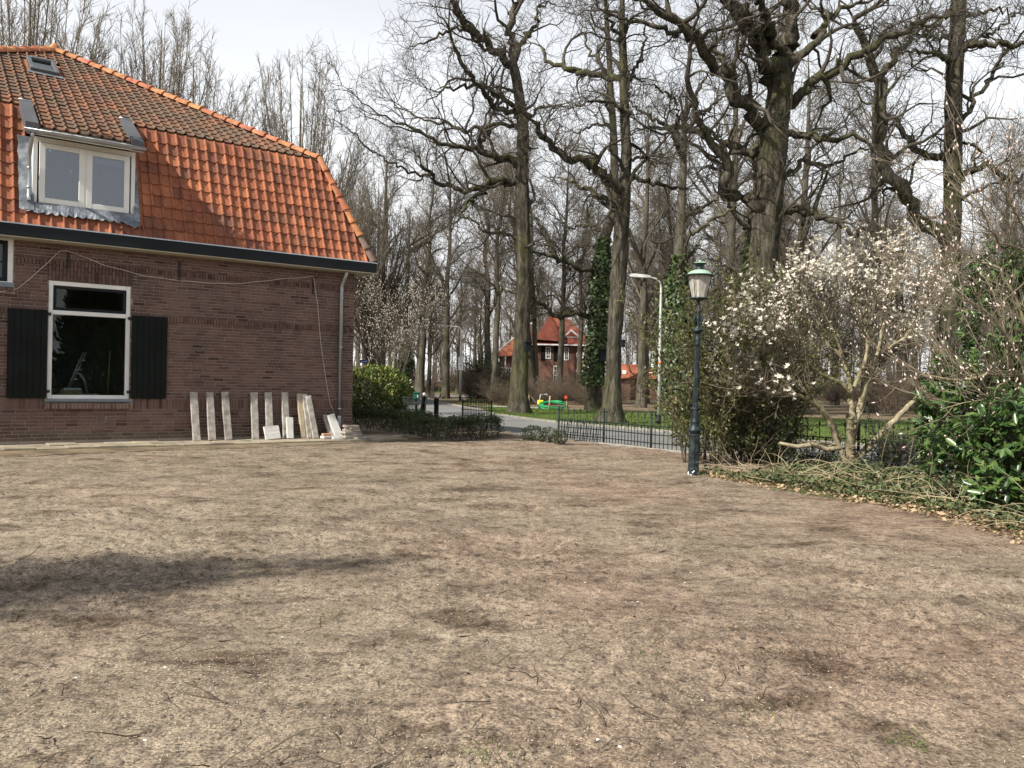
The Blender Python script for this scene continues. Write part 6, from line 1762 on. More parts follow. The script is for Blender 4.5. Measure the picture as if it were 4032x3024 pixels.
oak('oak_tree', OAKS['A'][0], OAKS['A'][1], 'ridged straight oak nearest the road bend, carrying a bat box', 21)
oak('oak_tree', OAKS['B'][0], OAKS['B'][1], 'slightly leaning oak on the lawn left of the street lamp', 22)
oak('oak_tree', OAKS['C'][0], OAKS['C'][1], 'huge thick oak with massive crooked limbs behind the magnolia', 23, .9)
oak('oak_tree', OAKS['D'][0], OAKS['D'][1], 'tall oak at the right with one big limb slanting left', 24, .9)
oak('ivy_oak', OAKS['E'][0], OAKS['E'][1], 'ivy covered oak standing behind the leaning oak', 25, .9, (1.3, 8.6, 5200, .30, .15))

# ---- upright hornbeams behind the house
def hornbeam_proto(seed, H, spread):
    rng = np.random.default_rng(seed)
    tr = [(0, 0, -.1, .30), (.05, 0, 1.2, .26), (0, .05, 3.0, .23), (.1, 0, H * .5, .13), (0, 0, H * .93, .02)]
    tm = trunk_mesh('trunk', tr, 14, 30, seed)
    n1 = 54
    Rm = H * .225 * spread / .62
    rho = np.sqrt(rng.uniform(.02, 1, n1))
    w = np.arange(n1) * 2.3999 + rng.uniform(-.3, .3, n1)
    tip = np.stack([np.cos(w) * rho * Rm, np.sin(w) * rho * Rm, H * (1 - .36 * rho ** 2) * rng.uniform(.92, 1.02, n1)], -1)
    st = np.stack([np.zeros(n1), np.zeros(n1), rng.uniform(1.2, H * .36, n1)], -1)
    ct = np.stack([tip[:, 0] * .60, tip[:, 1] * .60, st[:, 2] + (tip[:, 2] - st[:, 2]) * .42], -1)
    u = np.linspace(0, 1, 16)[None, :, None]
    P1 = st[:, None] * (1 - u) ** 2 + ct[:, None] * 2 * u * (1 - u) + tip[:, None] * u ** 2
    P1 = P1 + np.cumsum(rng.normal(size=P1.shape) * .03, 1) * (u > 0)
    R1 = rng.uniform(.045, .09, n1)[:, None] * (1 - u[:, :, 0]) ** .8 + .007
    parts = [tubes(P1, R1, 5)]
    p, d, rr, t, _ = spawn(P1, R1, 16, .16, .96, .18, .60, rng)
    d[:, 2] += .12
    m = len(p)
    P2, R2 = grow(p, d, rng.uniform(1.2, 3.0, m) * (1.1 - .66 * t), np.clip(rr * .5, .008, .026), np.full(m, .006), 6, .09, .035, rng, .03)
    parts.append(tubes(P2, R2, 4))
    p, d, rr, t, _ = spawn(P2, R2, 8, .12, .99, .3, .9, rng)
    m = len(p)
    d[:, 2] += .25
    P3, R3 = grow(p, d, rng.uniform(.25, .85, m), np.full(m, .0105), np.full(m, .006), 3, .16, .05, rng)
    parts.append(tubes(P3, R3, 3))
    p, d, rr, t, _ = spawn(P3, R3, 1, .3, .95, .3, .8, rng)
    m = len(p)
    P4, R4 = grow(p, d, rng.uniform(.2, .5, m), np.full(m, .0085), np.full(m, .005), 2, .1, .05, rng)
    parts.append(tubes(P4, R4, 3))
    V, F = join(parts)
    return tm, fast_mesh('crown', V, F, smooth=True)
HB = [hornbeam_proto(31, 20.5, .62), hornbeam_proto(32, 20.5, .70)]
for a, b in HB:
    a.materials.append(M['horn']); b.materials.append(M['horntwig'])
HPOS = [(-25.8, 43.5, 1.22, 0, 'tallest upright tree at the left edge behind the roof'), (-22.6, 47, 1.03, 1, 'upright tree right behind the roof apex'), (-19.9, 46, 1.08, 0, 'broad upright tree whose top is highest in the row middle'),
        (-17.3, 44, .95, 1, 'browner upright tree right of the broad one behind the roof'), (-12.6, 48, 1.0, 0, 'free standing upright tree behind the right roof slope'), (-10.4, 45.5, .70, 1, 'shorter upright tree just beyond the roof corner'),
        (-14.6, 54, .74, 1, 'small upright tree in the gap between the taller ones'), (-9.3, 56, .80, 0, 'slender upright tree right of the roof corner, further back')]
for i, (x, y, s, k, lb) in enumerate(HPOS):
    o = empty('upright_tree', (x, y, 0), i * 1.9, lb, 'tree', 'row of upright trees behind the house')
    o.scale = (s * .98, s * .98, s)
    lk(bpy.data.objects.new('trunk', HB[k][0]), o); lk(bpy.data.objects.new('crown', HB[k][1]), o)

# ---- trees of the wood
def wood_proto(seed, H, r0, low=.25, spread=1.0, multi=1):
    rng = np.random.default_rng(seed)
    tms, P1s, R1s = [], [], []
    for s_ in range(multi):
        w0 = rng.uniform(0, 6.28)
        lean_ = (.0 if multi == 1 else .13) + rng.uniform(0, .05)
        tr = []
        for i in range(9):
            f_ = i / 8
            tr.append((math.cos(w0) * lean_ * H * f_ + rng.normal() * .12 * f_ * 2 + (0 if multi == 1 else .25 * math.cos(w0)), math.sin(w0) * lean_ * H * f_ + rng.normal() * .12 * f_ * 2 + (0 if multi == 1 else .25 * math.sin(w0)), H * f_ - .1, r0 * (1 - f_) ** .75 * (1.25 if i == 0 else 1) + .015))
        q, L = resample(tr, 34)
        v, f = tubes(q[None, :, :3], q[None, :, 3] * (1 + rng.normal(size=(1, 34)) * .03), 10)
        tms.append((v, f))
        n1 = int(26 / multi ** .5)
        p, d, rr, t, _ = spawn(q[None, :, :3], q[None, :, 3], n1, low, .98, .55, 1.15, rng)
        d[:, 2] += .2
        ln = H * rng.uniform(.14, .34, n1) * (1.25 - .75 * t) * spread
        a, b = grow(p, d, ln, np.clip(rr * .5, .02, .12), np.full(n1, .008), 10, .17, .05, rng, .05)
        P1s.append(a); R1s.append(b)
    P1 = np.concatenate(P1s); R1 = np.concatenate(R1s)
    parts = [tubes(P1, R1, 5)]
    p, d, rr, t, _ = spawn(P1, R1, 9, .15, .99, .4, 1.0, rng)
    m = len(p)
    d[:, 2] += .15
    P2, R2 = grow(p, d, rng.uniform(.8, 2.4, m) * (1.1 - .5 * t), np.clip(rr * .5, .010, .04), np.full(m, .007), 7, .22, .05, rng, .04)
    parts.append(tubes(P2, R2, 4))
    p, d, rr, t, _ = spawn(P2, R2, 7, .15, .99, .4, 1.0, rng)
    m = len(p)
    P3, R3 = grow(p, d, rng.uniform(.4, 1.2, m), np.full(m, .010), np.full(m, .005), 3, .22, .04, rng)
    parts.append(tubes(P3, R3, 3))
    p, d, rr, t, _ = spawn(P3, R3, 2, .2, .95, .4, 1.0, rng)
    m = len(p)
    P4, R4 = grow(p, d, rng.uniform(.25, .6, m), np.full(m, .0075), np.full(m, .004), 2, .2, .04, rng)
    parts.append(tubes(P4, R4, 3))
    V, F = join(parts)
    v, f = join(tms)
    tm = fast_mesh('trunk', v, f, smooth=True)
    cm = fast_mesh('crown', V, F, smooth=True)
    tm.materials.append(M['wood']); cm.materials.append(M['woodtwig'])
    return tm, cm
WP = [wood_proto(41, 19, .30, .28), wood_proto(42, 17, .22, .35, .8), wood_proto(43, 21, .34, .22, 1.15), wood_proto(44, 15, .17, .18, 1.0), wood_proto(45, 18, .19, .30, .8, 3)]
def wood_tree(x, y, k, s, rz, label, group='bare trees of the wood'):
    o = empty('bare_tree', (x, y, 0), rz, label, 'tree', group)
    o.scale = (s, s, s)
    lk(bpy.data.objects.new('trunk', WP[k][0]), o); lk(bpy.data.objects.new('crown', WP[k][1]), o)
    return o
def px(xs, Y): return (xs - 2016) / 3250 * Y
NAMED = [(1655, 66, 0, 1.0, 'forked bare tree right above the green mailbox'), (1690, 74, 3, 1.1, 'thin bare trunk just right of the forked tree'), (1755, 70, 2, .95, 'rough bare trunk left of the far sign lamp'),
         (1925, 64, 0, .95, 'straight brown trunk right of the far sign lamp'), (2122, 56, 4, 1.0, 'group of slim stems left in front of the villa'), (2205, 62, 1, 1.1, 'slim pale trunk in front of the villa window'),
         (2275, 66, 1, 1.0, 'ivy speckled slim trunk in front of the villa gable'), (2525, 52, 2, .9, 'bare tree between leaning oak and street lamp'), (2610, 60, 1, 1.0, 'slim bare tree behind the tall street lamp'),
         (3125, 44, 0, 1.0, 'bare tree seen right of the huge oak trunk'), (3430, 50, 2, 1.0, 'bare tree between the huge oak and the right oak'), (2870, 46, 2, 1.05, 'bare tree left behind the huge oak'), (1500, 58, 2, .85, 'bare tree just right of the house corner'), (1440, 70, 0, .9, 'bare tree hugging the house corner, further back'), (3950, 46, 1, .9, 'bare tree at the right edge behind the shrubs')]
for i, (xs, Y, k, s, lb) in enumerate(NAMED):
    wood_tree(px(xs, Y), Y, k, s, i * 1.3, lb, None)
rs = random.Random(5)
placed = [(px(a[0], a[1]), a[1]) for a in NAMED]
cnt = 0
tries = 0
while cnt < 66 and tries < 4000:
    tries += 1
    Y = rs.uniform(46, 150) if cnt > 22 else rs.uniform(46, 80)
    a = rs.uniform(-.21, .66)
    X = a * Y
    xs = 2016 + a * 3250
    if Y < 84 and 1960 < xs < 2330: continue          # the villa stays in view
    if Y < 90 and 1560 < xs < 1860 and Y < 88: continue     # road and verge
    if Y < 84 and 2410 < xs < 2600 and rs.random() < .7: continue
    if any((X - p[0]) ** 2 + (Y - p[1]) ** 2 < 9 for p in placed): continue
    if abs(X - 4.7) < 8 and 76 < Y < 90: continue
    placed.append((X, Y)); cnt += 1
    wood_tree(X, Y, rs.choice([0, 1, 2, 3, 1, 4, 0]), rs.uniform(.72, 1.05), rs.uniform(0, 6.28), 'bare tree standing in the dense wood beyond the road')
for i in range(34):
    a = -.20 + .86 * ((i * .618034) % 1); Y = 104 + 66 * ((i * .7549) % 1)
    wood_tree(a * Y, Y, i % 5, .85 + .35 * ((i * .37) % 1), i * 1.1, 'bare tree of the far edge of the wood', 'far bare trees closing the view')
# behind the house, further off, so that the gap between the upright trees is not empty
for i in range(9):
    wood_tree(-9 - i * 4.2, 78 + (i * 37) % 23, i % 4, .6, i, 'low bare tree far behind the house roof', 'bare trees far behind the house')

# ---- bare shrubs of the understorey
def shrub_proto(seed, H, n0=26, sp=.5):
    rng = np.random.default_rng(seed)
    w = rng.uniform(0, 6.28, n0)
    st = np.stack([np.cos(w), np.sin(w), np.zeros(n0)], -1) * rng.uniform(.05, .5, n0)[:, None]
    d = np.stack([np.cos(w) * sp, np.sin(w) * sp, np.ones(n0)], -1) + rng.normal(size=(n0, 3)) * .15
    P1, R1 = grow(st, d, H * rng.uniform(.6, 1.1, n0), rng.uniform(.012, .028, n0), np.full(n0, .005), 9, .12, .01, rng, .03)
    parts = [tubes(P1, R1, 4)]
    p, d, rr, t, _ = spawn(P1, R1, 11, .12, .98, .3, 1.0, rng)
    m = len(p)
    P2, R2 = grow(p, d, rng.uniform(.4, 1.2, m), np.clip(rr * .6, .006, .014), np.full(m, .004), 5, .2, .03, rng)
    parts.append(tubes(P2, R2, 3))
    p, d, rr, t, _ = spawn(P2, R2, 6, .15, .98, .3, 1.0, rng)
    m = len(p)
    P3, R3 = grow(p, d, rng.uniform(.2, .6, m), np.full(m, .006), np.full(m, .0035), 3, .2, .02, rng)
    parts.append(tubes(P3, R3, 3))
    V, F = join(parts)
    return fast_mesh('shrub_twigs', V, F, smooth=True)
SP = [shrub_proto(51, 2.6), shrub_proto(52, 3.6, 30, .35)]
M['shrubtwig'] = pmat('brown_shrub_twigs', [(.095, .072, .050), (.16, .125, .090)], .5, .95)
for m_ in SP: m_.materials.append(M['shrubtwig'])
rs = random.Random(9)
cnt = 0
while cnt < 130:
    Y = rs.uniform(43, 98) if cnt < 70 else rs.uniform(88, 130); a = rs.uniform(-.20, .64); X = a * Y; xs = 2016 + a * 3250
    if 1560 < xs < 1850 and Y < 88: continue
    if Y < 44.5 and xs < 2450: continue
    if 1950 < xs < 2330 and (Y > 78 or rs.random() < .45): continue
    cnt += 1
    o = bpy.data.objects.new('bare_shrub', SP[cnt % 2]); lk(o, None, (X, Y, 0), (0, 0, rs.uniform(0, 6.28)))
    s = rs.uniform(.6, 1.0) * (.62 if 1950 < xs < 2700 else 1); o.scale = (s * 1.25, s * 1.25, s)
    tag(o, 'bare brown shrub in the undergrowth of the wood', 'shrub', 'bare shrubs under the trees of the wood')
for i in range(22):
    a = (1955 + 385 * ((i * .618) % 1) - 2016) / 3250; Y = 49 + 26 * ((i * .7549 + .2) % 1)
    o = bpy.data.objects.new('bare_shrub', SP[i % 2]); lk(o, None, (a * Y, Y, 0), (0, 0, i * 1.7))
    s = .42 + .2 * ((i * .31) % 1); o.scale = (s * 1.6, s * 1.6, s)
    tag(o, 'low bare brush in front of the far villa', 'shrub', 'low bare brush before the villa')
# ---- the far mass of the wood
def far_wood():
    rng = np.random.default_rng(61)
    n = 420
    X = rng.uniform(-75, 135, n); Y = rng.uniform(125, 185, n)
    H = rng.uniform(9, 17, n)
    st = np.stack([X, Y, np.full(n, -.1)], -1)
    P, Rd = grow(st, np.tile([[0, 0, 1.]], (n, 1)), H, rng.uniform(.10, .26, n), np.full(n, .03), 8, .03, .05, rng)
    parts = [tubes(P, Rd, 4)]
    p, d, rr, t, _ = spawn(P, Rd, 10, .12, .98, .4, 1.1, rng)
    m = len(p); d[:, 2] += .3
    P2, R2 = grow(p, d, rng.uniform(1.5, 4.5, m), np.full(m, .04), np.full(m, .015), 5, .2, .05, rng)
    parts.append(tubes(P2, R2, 3))
    p, d, rr, t, _ = spawn(P2, R2, 4, .12, .98, .4, 1.0, rng)
    m = len(p)
    P3, R3 = grow(p, d, rng.uniform(.8, 2.2, m), np.full(m, .026), np.full(m, .012), 2, .2, .05, rng)
    parts.append(tubes(P3, R3, 3))
    n = 900
    X = rng.uniform(-75, 135, n); Y = rng.uniform(105, 150, n)
    P, Rd = grow(np.stack([X, Y, np.full(n, -.1)], -1), rng.normal(size=(n, 3)) * .4 + np.array([0, 0, 1.]), rng.uniform(2.0, 5, n), np.full(n, .03), np.full(n, .012), 5, .1, .02, rng)
    parts.append(tubes(P, Rd, 3))
    p, d, rr, t, _ = spawn(P, Rd, 9, .1, .98, .4, 1.0, rng)
    m = len(p)
    P2, R2 = grow(p, d, rng.uniform(.6, 1.8, m), np.full(m, .025), np.full(m, .012), 2, .2, .02, rng)
    parts.append(tubes(P2, R2, 3))
    V, F = join(parts)
    tag(mobj('far_wood', fast_mesh('far_wood', V, F, smooth=True), M['woodtwig']), 'far brown mass of bare trees closing the view', 'wood', kind='stuff')
far_wood()
# ------------------------------------------------------------------ shrubs, hedges, magnolias
def ell_pts(n, c, r, rng, shell=.75, zmin=None):
    d = unit(rng.normal(size=(n, 3)))
    u = shell + (1 - shell) * rng.uniform(0, 1, n) ** .5
    p = d * u[:, None] * np.array(r) + np.array(c)
    if zmin is not None:
        k = p[:, 2] > zmin
        return p[k], d[k]
    return p, d
def lumpy(p, c, amp, sc, seed):
    q = p - np.array(c)
    w = vnoise(np.arctan2(q[:, 1], q[:, 0]) * 2 + 10, q[:, 2] * 2, sc, seed) - .5
    w2 = vnoise(q[:, 0] * 3 + 9, q[:, 2] * 3 + q[:, 1] * 3, sc, seed + 1) - .5
    return np.array(c) + q * (1 + amp * (w + w2))[:, None]
M['rhodo'] = leafmat('rhododendron_leaf', (.035, .060, .014), (.105, .145, .030), (.30, .30, .075), .3, .5, .15, 6)
M['box'] = leafmat('box_leaf', (.014, .026, .009), (.030, .050, .015), (.075, .095, .028), .45, .35, .15, 6)
M['laurel'] = leafmat('laurel_leaf', (.022, .055, .014), (.050, .105, .025), (.14, .205, .055), .32, .5, .2, 3)
M['privet'] = leafmat('privet_leaf', (.040, .052, .016), (.085, .095, .028), (.17, .165, .058), .45, .35, .2, 4)
M['darkleaf'] = leafmat('dark_evergreen_leaf', (.013, .026, .011), (.028, .050, .020), (.065, .095, .036), .45, .3, .1, 3)
M['stem'] = pmat('shrub_stem', [(.055, .043, .030), (.11, .088, .062)], 4, .95)
M['corewood'] = M['stem']
rng = np.random.default_rng(71)

def leafy_bush(name, loc, c, r, n, ls, lw, mat, label, cat, seed, shell=.7, amp=.35, six=False, droop=.2, group=None, stems=24, zmin=.02):
    g = np.random.default_rng(seed)
    o = empty(name, (loc[0], loc[1], 0), 0, label, cat, group)
    p, d = ell_pts(n, c, r, g, shell, zmin)
    p = lumpy(p, c, amp, 1.6, seed)
    m = len(p)
    D = d * .7 + rdirs(m, g) * .8 + np.array([0, 0, .15 - droop])
    N = d * .8 + rdirs(m, g) * .7 + np.array([0, 0, .7])
    s_ = g.uniform(.65, 1.25, m)
    V, F, tn = leaves(p, D, N, s_ * ls, s_ * lw, g, .18, six)
    mobj('foliage', fast_mesh('foliage', V, F, tint=tn, smooth=six), mat, o)
    w = g.uniform(0, 6.28, stems)
    st = np.stack([np.cos(w) * r[0] * .25, np.sin(w) * r[1] * .25, np.zeros(stems)], -1) * g.uniform(.1, 1, stems)[:, None] + np.array([c[0], c[1], -.05])
    tgt, _ = ell_pts(stems, c, np.array(r) * .85, g, .8)
    tgt[:, 2] = np.maximum(tgt[:, 2], .15)
    L = np.linalg.norm(tgt - st, axis=1)
    P1, R1 = grow(st, tgt - st, L, np.full(stems, .014 + .004 * r[2]), np.full(stems, .005), 7, .08, 0, g)
    p2, d2, rr, t, _ = spawn(P1, R1, 8, .25, .98, .3, 1.0, g)
    P2, R2 = grow(p2, d2, g.uniform(.15, .45, len(p2)) * r[2], np.full(len(p2), .005), np.full(len(p2), .002), 4, .15, .02, g)
    v, f = join([tubes(P1, R1, 5), tubes(P2, R2, 3)])
    mobj('stems', fast_mesh('stems', v, f, smooth=True), M['stem'], o)
    return o
leafy_bush('evergreen_bush', (-5.05, 30.6), (0, 0, .80), (1.32, 1.1, .98), 8600, .145, .058, M['rhodo'], 'round sunlit evergreen bush beside the house corner', 'bush', 72, .72, .22, False, .1)
# box hedge: one clipped run, made of a winding row of tufts
def hedge(name, path, w, h, n, ls, label, seed, mat):
    g = np.random.default_rng(seed)
    q, L = resample([(p[0], p[1], 0, 0) for p in path], 60)
    i = g.uniform(0, 59, n)
    k = np.minimum(i.astype(int), 58)
    f_ = (i - k)[:, None]
    c = q[k, :3] * (1 - f_) + q[k + 1, :3] * f_
    T = unit(q[k + 1, :3] - q[k, :3])
    S = np.stack([-T[:, 1], T[:, 0], np.zeros(n)], -1)
    # superellipse section
    a = g.uniform(-.15, math.pi + .15, n)
    u = np.sign(np.cos(a)) * np.abs(np.cos(a)) ** .5; v = np.abs(np.sin(a)) ** .5
    rad = g.uniform(.72, 1.0, n) * (.86 + .35 * (vnoise(i * .35, a * 2, 1.2, seed) - .3))
    hh = h * (.9 + .25 * vnoise(i * .22, i * 0, 1.0, seed + 2))
    p = c + S * (u * rad * w / 2)[:, None]
    p[:, 2] = np.maximum(.02, v * rad * hh * (np.sin(a) > -.2)) * np.where(np.sin(a) < 0, .1, 1)
    p[:, 2] = np.where(np.abs(np.cos(a)) > .82, g.uniform(.04, 1, n) * hh * .92, p[:, 2])
    d = S * u[:, None] + np.array([0, 0, 1.]) * v[:, None]
    D = d * .6 + rdirs(n, g) * .8
    s_ = g.uniform(.7, 1.3, n)
    V, F, tn = leaves(p, D, d + rdirs(n, g) * .6, s_ * ls, s_ * ls * .62, g, .15)
    o = empty(name, (0, 0, 0), 0, label, 'hedge')
    mobj('foliage', fast_mesh('foliage', V, F, tint=tn), mat, o)
    m = 90
    ii = np.linspace(1, 58, m).astype(int)
    st = q[ii, :3] + g.normal(size=(m, 3)) * np.array([.06, .06, 0]); st[:, 2] = -.03
    P1, R1 = grow(st, rdirs(m, g) * .5 + np.array([0, 0, 1.]), g.uniform(.6, .95, m) * h, np.full(m, .010), np.full(m, .004), 5, .15, .02, g)
    p2, d2, rr, t, _ = spawn(P1, R1, 6, .2, .95, .4, 1.1, g)
    P2, R2 = grow(p2, d2, g.uniform(.1, .25, len(p2)), np.full(len(p2), .005), np.full(len(p2), .003), 3, .15, .02, g)
    v, f = join([tubes(P1, R1, 4), tubes(P2, R2, 3)])
    mobj('stems', fast_mesh('stems', v, f), M['stem'], o)
    return o
hedge('box_hedge', [(-4.6, 22.4), (-3.6, 21.7), (-2.7, 20.9), (-2.15, 19.6), (-1.55, 18.55), (-1.05, 18.2), (-.72, 18.7), (-.55, 19.7)], (.80), .55, 24000, .036, 'low dark box hedge winding from house towards driveway', 73, M['box'])
leafy_bush('box_bush', (.50, 18.15), (0, 0, .15), (.30, .26, .20), 1100, .036, .022, M['box'], 'small clipped box bush, left of the pair by the driveway', 'bush', 74, .6, .2, False, 0, None, 12)
leafy_bush('box_bush', (.80, 17.85), (0, 0, .14), (.22, .22, .19), 700, .036, .022, M['box'], 'small box bush in the middle beside the driveway', 'bush', 75, .6, .2, False, 0, None, 10)
leafy_bush('box_bush', (1.03, 17.3), (0, 0, .14), (.16, .16, .18), 600, .034, .021, M['box'], 'narrow box bush nearest the leaning gate', 'bush', 76, .6, .2, False, 0, None, 9)
# cherry laurel at the right
def laurel(name, loc, c, r, n, ls, label, seed):
    g = np.random.default_rng(seed)
    o = empty(name, (loc[0], loc[1], 0), 0, label, 'bush')
    nt_ = n // 9
    p, d = ell_pts(nt_, c, r, g, .55, .1)
    p = lumpy(p, c, .35, 1.3, seed)
    nt_ = len(p)
    sd = unit(d * .9 + rdirs(nt_, g) * .5 + np.array([0, 0, .45]))
    # shoots carrying leaves in a spiral
    P1, R1 = grow(p - sd * .16, sd, np.full(nt_, .26), np.full(nt_, .005), np.full(nt_, .003), 4, .06, .02, g)
    q, dd, rr, t, idx = spawn(P1, R1, 10, .15, .99, .75, 1.15, g)
    m = len(q)
    dd[:, 2] -= .12
    N = sd[idx] * .9 + np.array([0, 0, .7]) + rdirs(m, g) * .25
    s_ = g.uniform(.5, 1.25, m)
    V, F, tn = leaves(q, dd, N, s_ * ls, s_ * ls * .40, g, .16, True)
    mobj('foliage', fast_mesh('foliage', V, F, tint=tn, smooth=True), M['laurel'], o)
    k = 26
    st = np.tile(np.array([[c[0], c[1], -.05]]), (k, 1)) + g.normal(size=(k, 3)) * np.array([.18, .18, 0])
    tg = p[g.integers(0, nt_, k)]
    P0_, R0_ = grow(st, tg - st, np.linalg.norm(tg - st, axis=1), np.full(k, .02), np.full(k, .006), 8, .06, 0, g)
    v, f = join([tubes(P0_, R0_, 6), tubes(P1, R1, 4)])
    mobj('stems', fast_mesh('stems', v, f, smooth=True), M['stem'], o)
    return o
laurel('cherry_laurel', (5.72, 8.75), (0, 0, .62), (1.0, .9, .74), 4600, .128, 'glossy cherry laurel bush at the right edge of the soil', 77)
laurel('cherry_laurel', (6.35, 11.2), (0, 0, .95), (.85, .8, .85), 3200, .130, 'taller cherry laurel behind the glossy one, right of the magnolia', 78)
laurel('cherry_laurel', (7.0, 11.7), (0, 0, 1.75), (.62, .8, 1.75), 4200, .12, 'tall dark laurel column cut by the right edge', 79)
# privet thicket between lantern and magnolia
def thicket(name, loc, rx, ry, H, ns, nl, ls, mat, label, seed, twigm='stem', sp=.16):
    g = np.random.default_rng(seed)
    o = empty(name, (loc[0], loc[1], 0), 0, label, 'shrub')
    w = g.uniform(0, 6.28, ns); u = np.sqrt(g.uniform(0, 1, ns))
    st = np.stack([np.cos(w) * rx * u * .8, np.sin(w) * ry * u * .8, np.full(ns, -.05)], -1)
    d = np.stack([np.cos(w) * sp, np.sin(w) * sp, np.ones(ns)], -1) + g.normal(size=(ns, 3)) * .12
    ln = H * g.uniform(.55, 1.05, ns)
    P1, R1 = grow(st, d, ln, g.uniform(.008, .016, ns), np.full(ns, .003), 12, .10, .0, g, .03)
    p, dd, rr, t, _ = spawn(P1, R1, 14, .08, .98, .35, 1.0, g)
    m = len(p)
    P2, R2 = grow(p, dd, g.uniform(.2, .6, m), np.full(m, .0045), np.full(m, .002), 5, .16, .03, g)
    p, dd, rr, t, _ = spawn(P2, R2, 4, .2, .98, .3, .9, g)
    m = len(p)
    P3, R3 = grow(p, dd, g.uniform(.08, .25, m), np.full(m, .003), np.full(m, .0015), 3, .16, .03, g)
    v, f = join([tubes(P1, R1, 5), tubes(P2, R2, 3), tubes(P3, R3, 3)])
    mobj('stems', fast_mesh('stems', v, f, smooth=True), M[twigm], o)
    if nl:
        i = g.integers(0, len(P2), nl); j = g.integers(1, 5, nl)
        pt = P2[i, j] + g.normal(size=(nl, 3)) * .03
        s_ = g.uniform(.7, 1.3, nl)
        V, F, tn = leaves(pt, rdirs(nl, g, .2), rdirs(nl, g, .6), s_ * ls, s_ * ls * .48, g, .15)
        mobj('foliage', fast_mesh('foliage', V, F, tint=tn), mat, o)
    return o
thicket('privet_shrub', (3.40, 13.7), .68, .5, 3.5, 44, 15000, .060, M['privet'], 'tall olive privet shrub right behind the lantern', 81)
thicket('privet_shrub', (4.35, 14.1), .7, .5, 3.0, 34, 8000, .055, M['privet'], 'twiggy privet shrub between lantern and magnolia', 82)
thicket('holly_shrub', (4.55, 13.75), (.75), .35, .62, 22, 3000, .06, M['darkleaf'], 'low dark holly shrub left of the magnolia foot', 83, 'stem', .4)
thicket('holly_shrub', (6.15, 13.25), (.4), .3, .55, 12, 1200, .06, M['darkleaf'], 'low dark holly shrub right of the magnolia foot', 84, 'stem', .4)

# ---- white magnolia
M['magbark'] = bark('magnolia_bark', [(.16, .135, .085), (.28, .24, .155), (.40, .355, .25)], (.17, .165, .05), .55, 12, .3, .008)
M['magtwig'] = pmat('magnolia_twigs', [(.15, .125, .085), (.25, .21, .15)], 3, .9)
M['petal'] = leafmat('magnolia_petal', (.66, .60, .49), (.76, .71, .61), (.82, .79, .72), .5, .3, .3, 20)
M['budw'] = leafmat('cream_bud', (.60, .52, .40), (.72, .65, .54), (.80, .76, .68), .5, .3, .2, 20)
M['budp'] = leafmat('pink_bud', (.60, .42, .38), (.72, .58, .52), (.80, .72, .66), .5, .3, .2, 20)
def flower_mesh(P, U, s, g, npet=9):
    m = len(P)
    Pp = np.repeat(P, npet, 0); Uu = np.repeat(unit(U), npet, 0)
    side_ = unit(np.cross(Uu, g.normal(size=Uu.shape)))
    op = np.repeat(g.uniform(.5, 1.25, m), npet)[:, None]
    D = Uu * np.cos(op) + side_ * np.sin(op)
    L = np.repeat(s, npet) * g.uniform(.8, 1.15, m * npet)
    return leaves(Pp, D, Uu + g.normal(size=Uu.shape) * .15, L, L * .36, g, .12)
def bud_mesh(P, U, s, g):
    m = len(P); U = unit(U)
    A = unit(np.cross(U, g.normal(size=U.shape))); B = np.cross(U, A)
    L = s[:, None]
    v = [P] + [P + U * L * .4 + (A * math.cos(w) + B * math.sin(w)) * L * .20 for w in (0, 1.57, 3.14, 4.71)] + [P + U * L]
    V = np.stack(v, 1).reshape(-1, 3)
    f = np.array([[0, 2, 1], [0, 3, 2], [0, 4, 3], [0, 1, 4], [1, 2, 5], [2, 3, 5], [3, 4, 5], [4, 1, 5]])
    F = ((np.arange(m) * 6)[:, None, None] + f[None]).reshape(-1, 3)
    return V, [F], np.repeat(g.uniform(0, 1, m), 6)
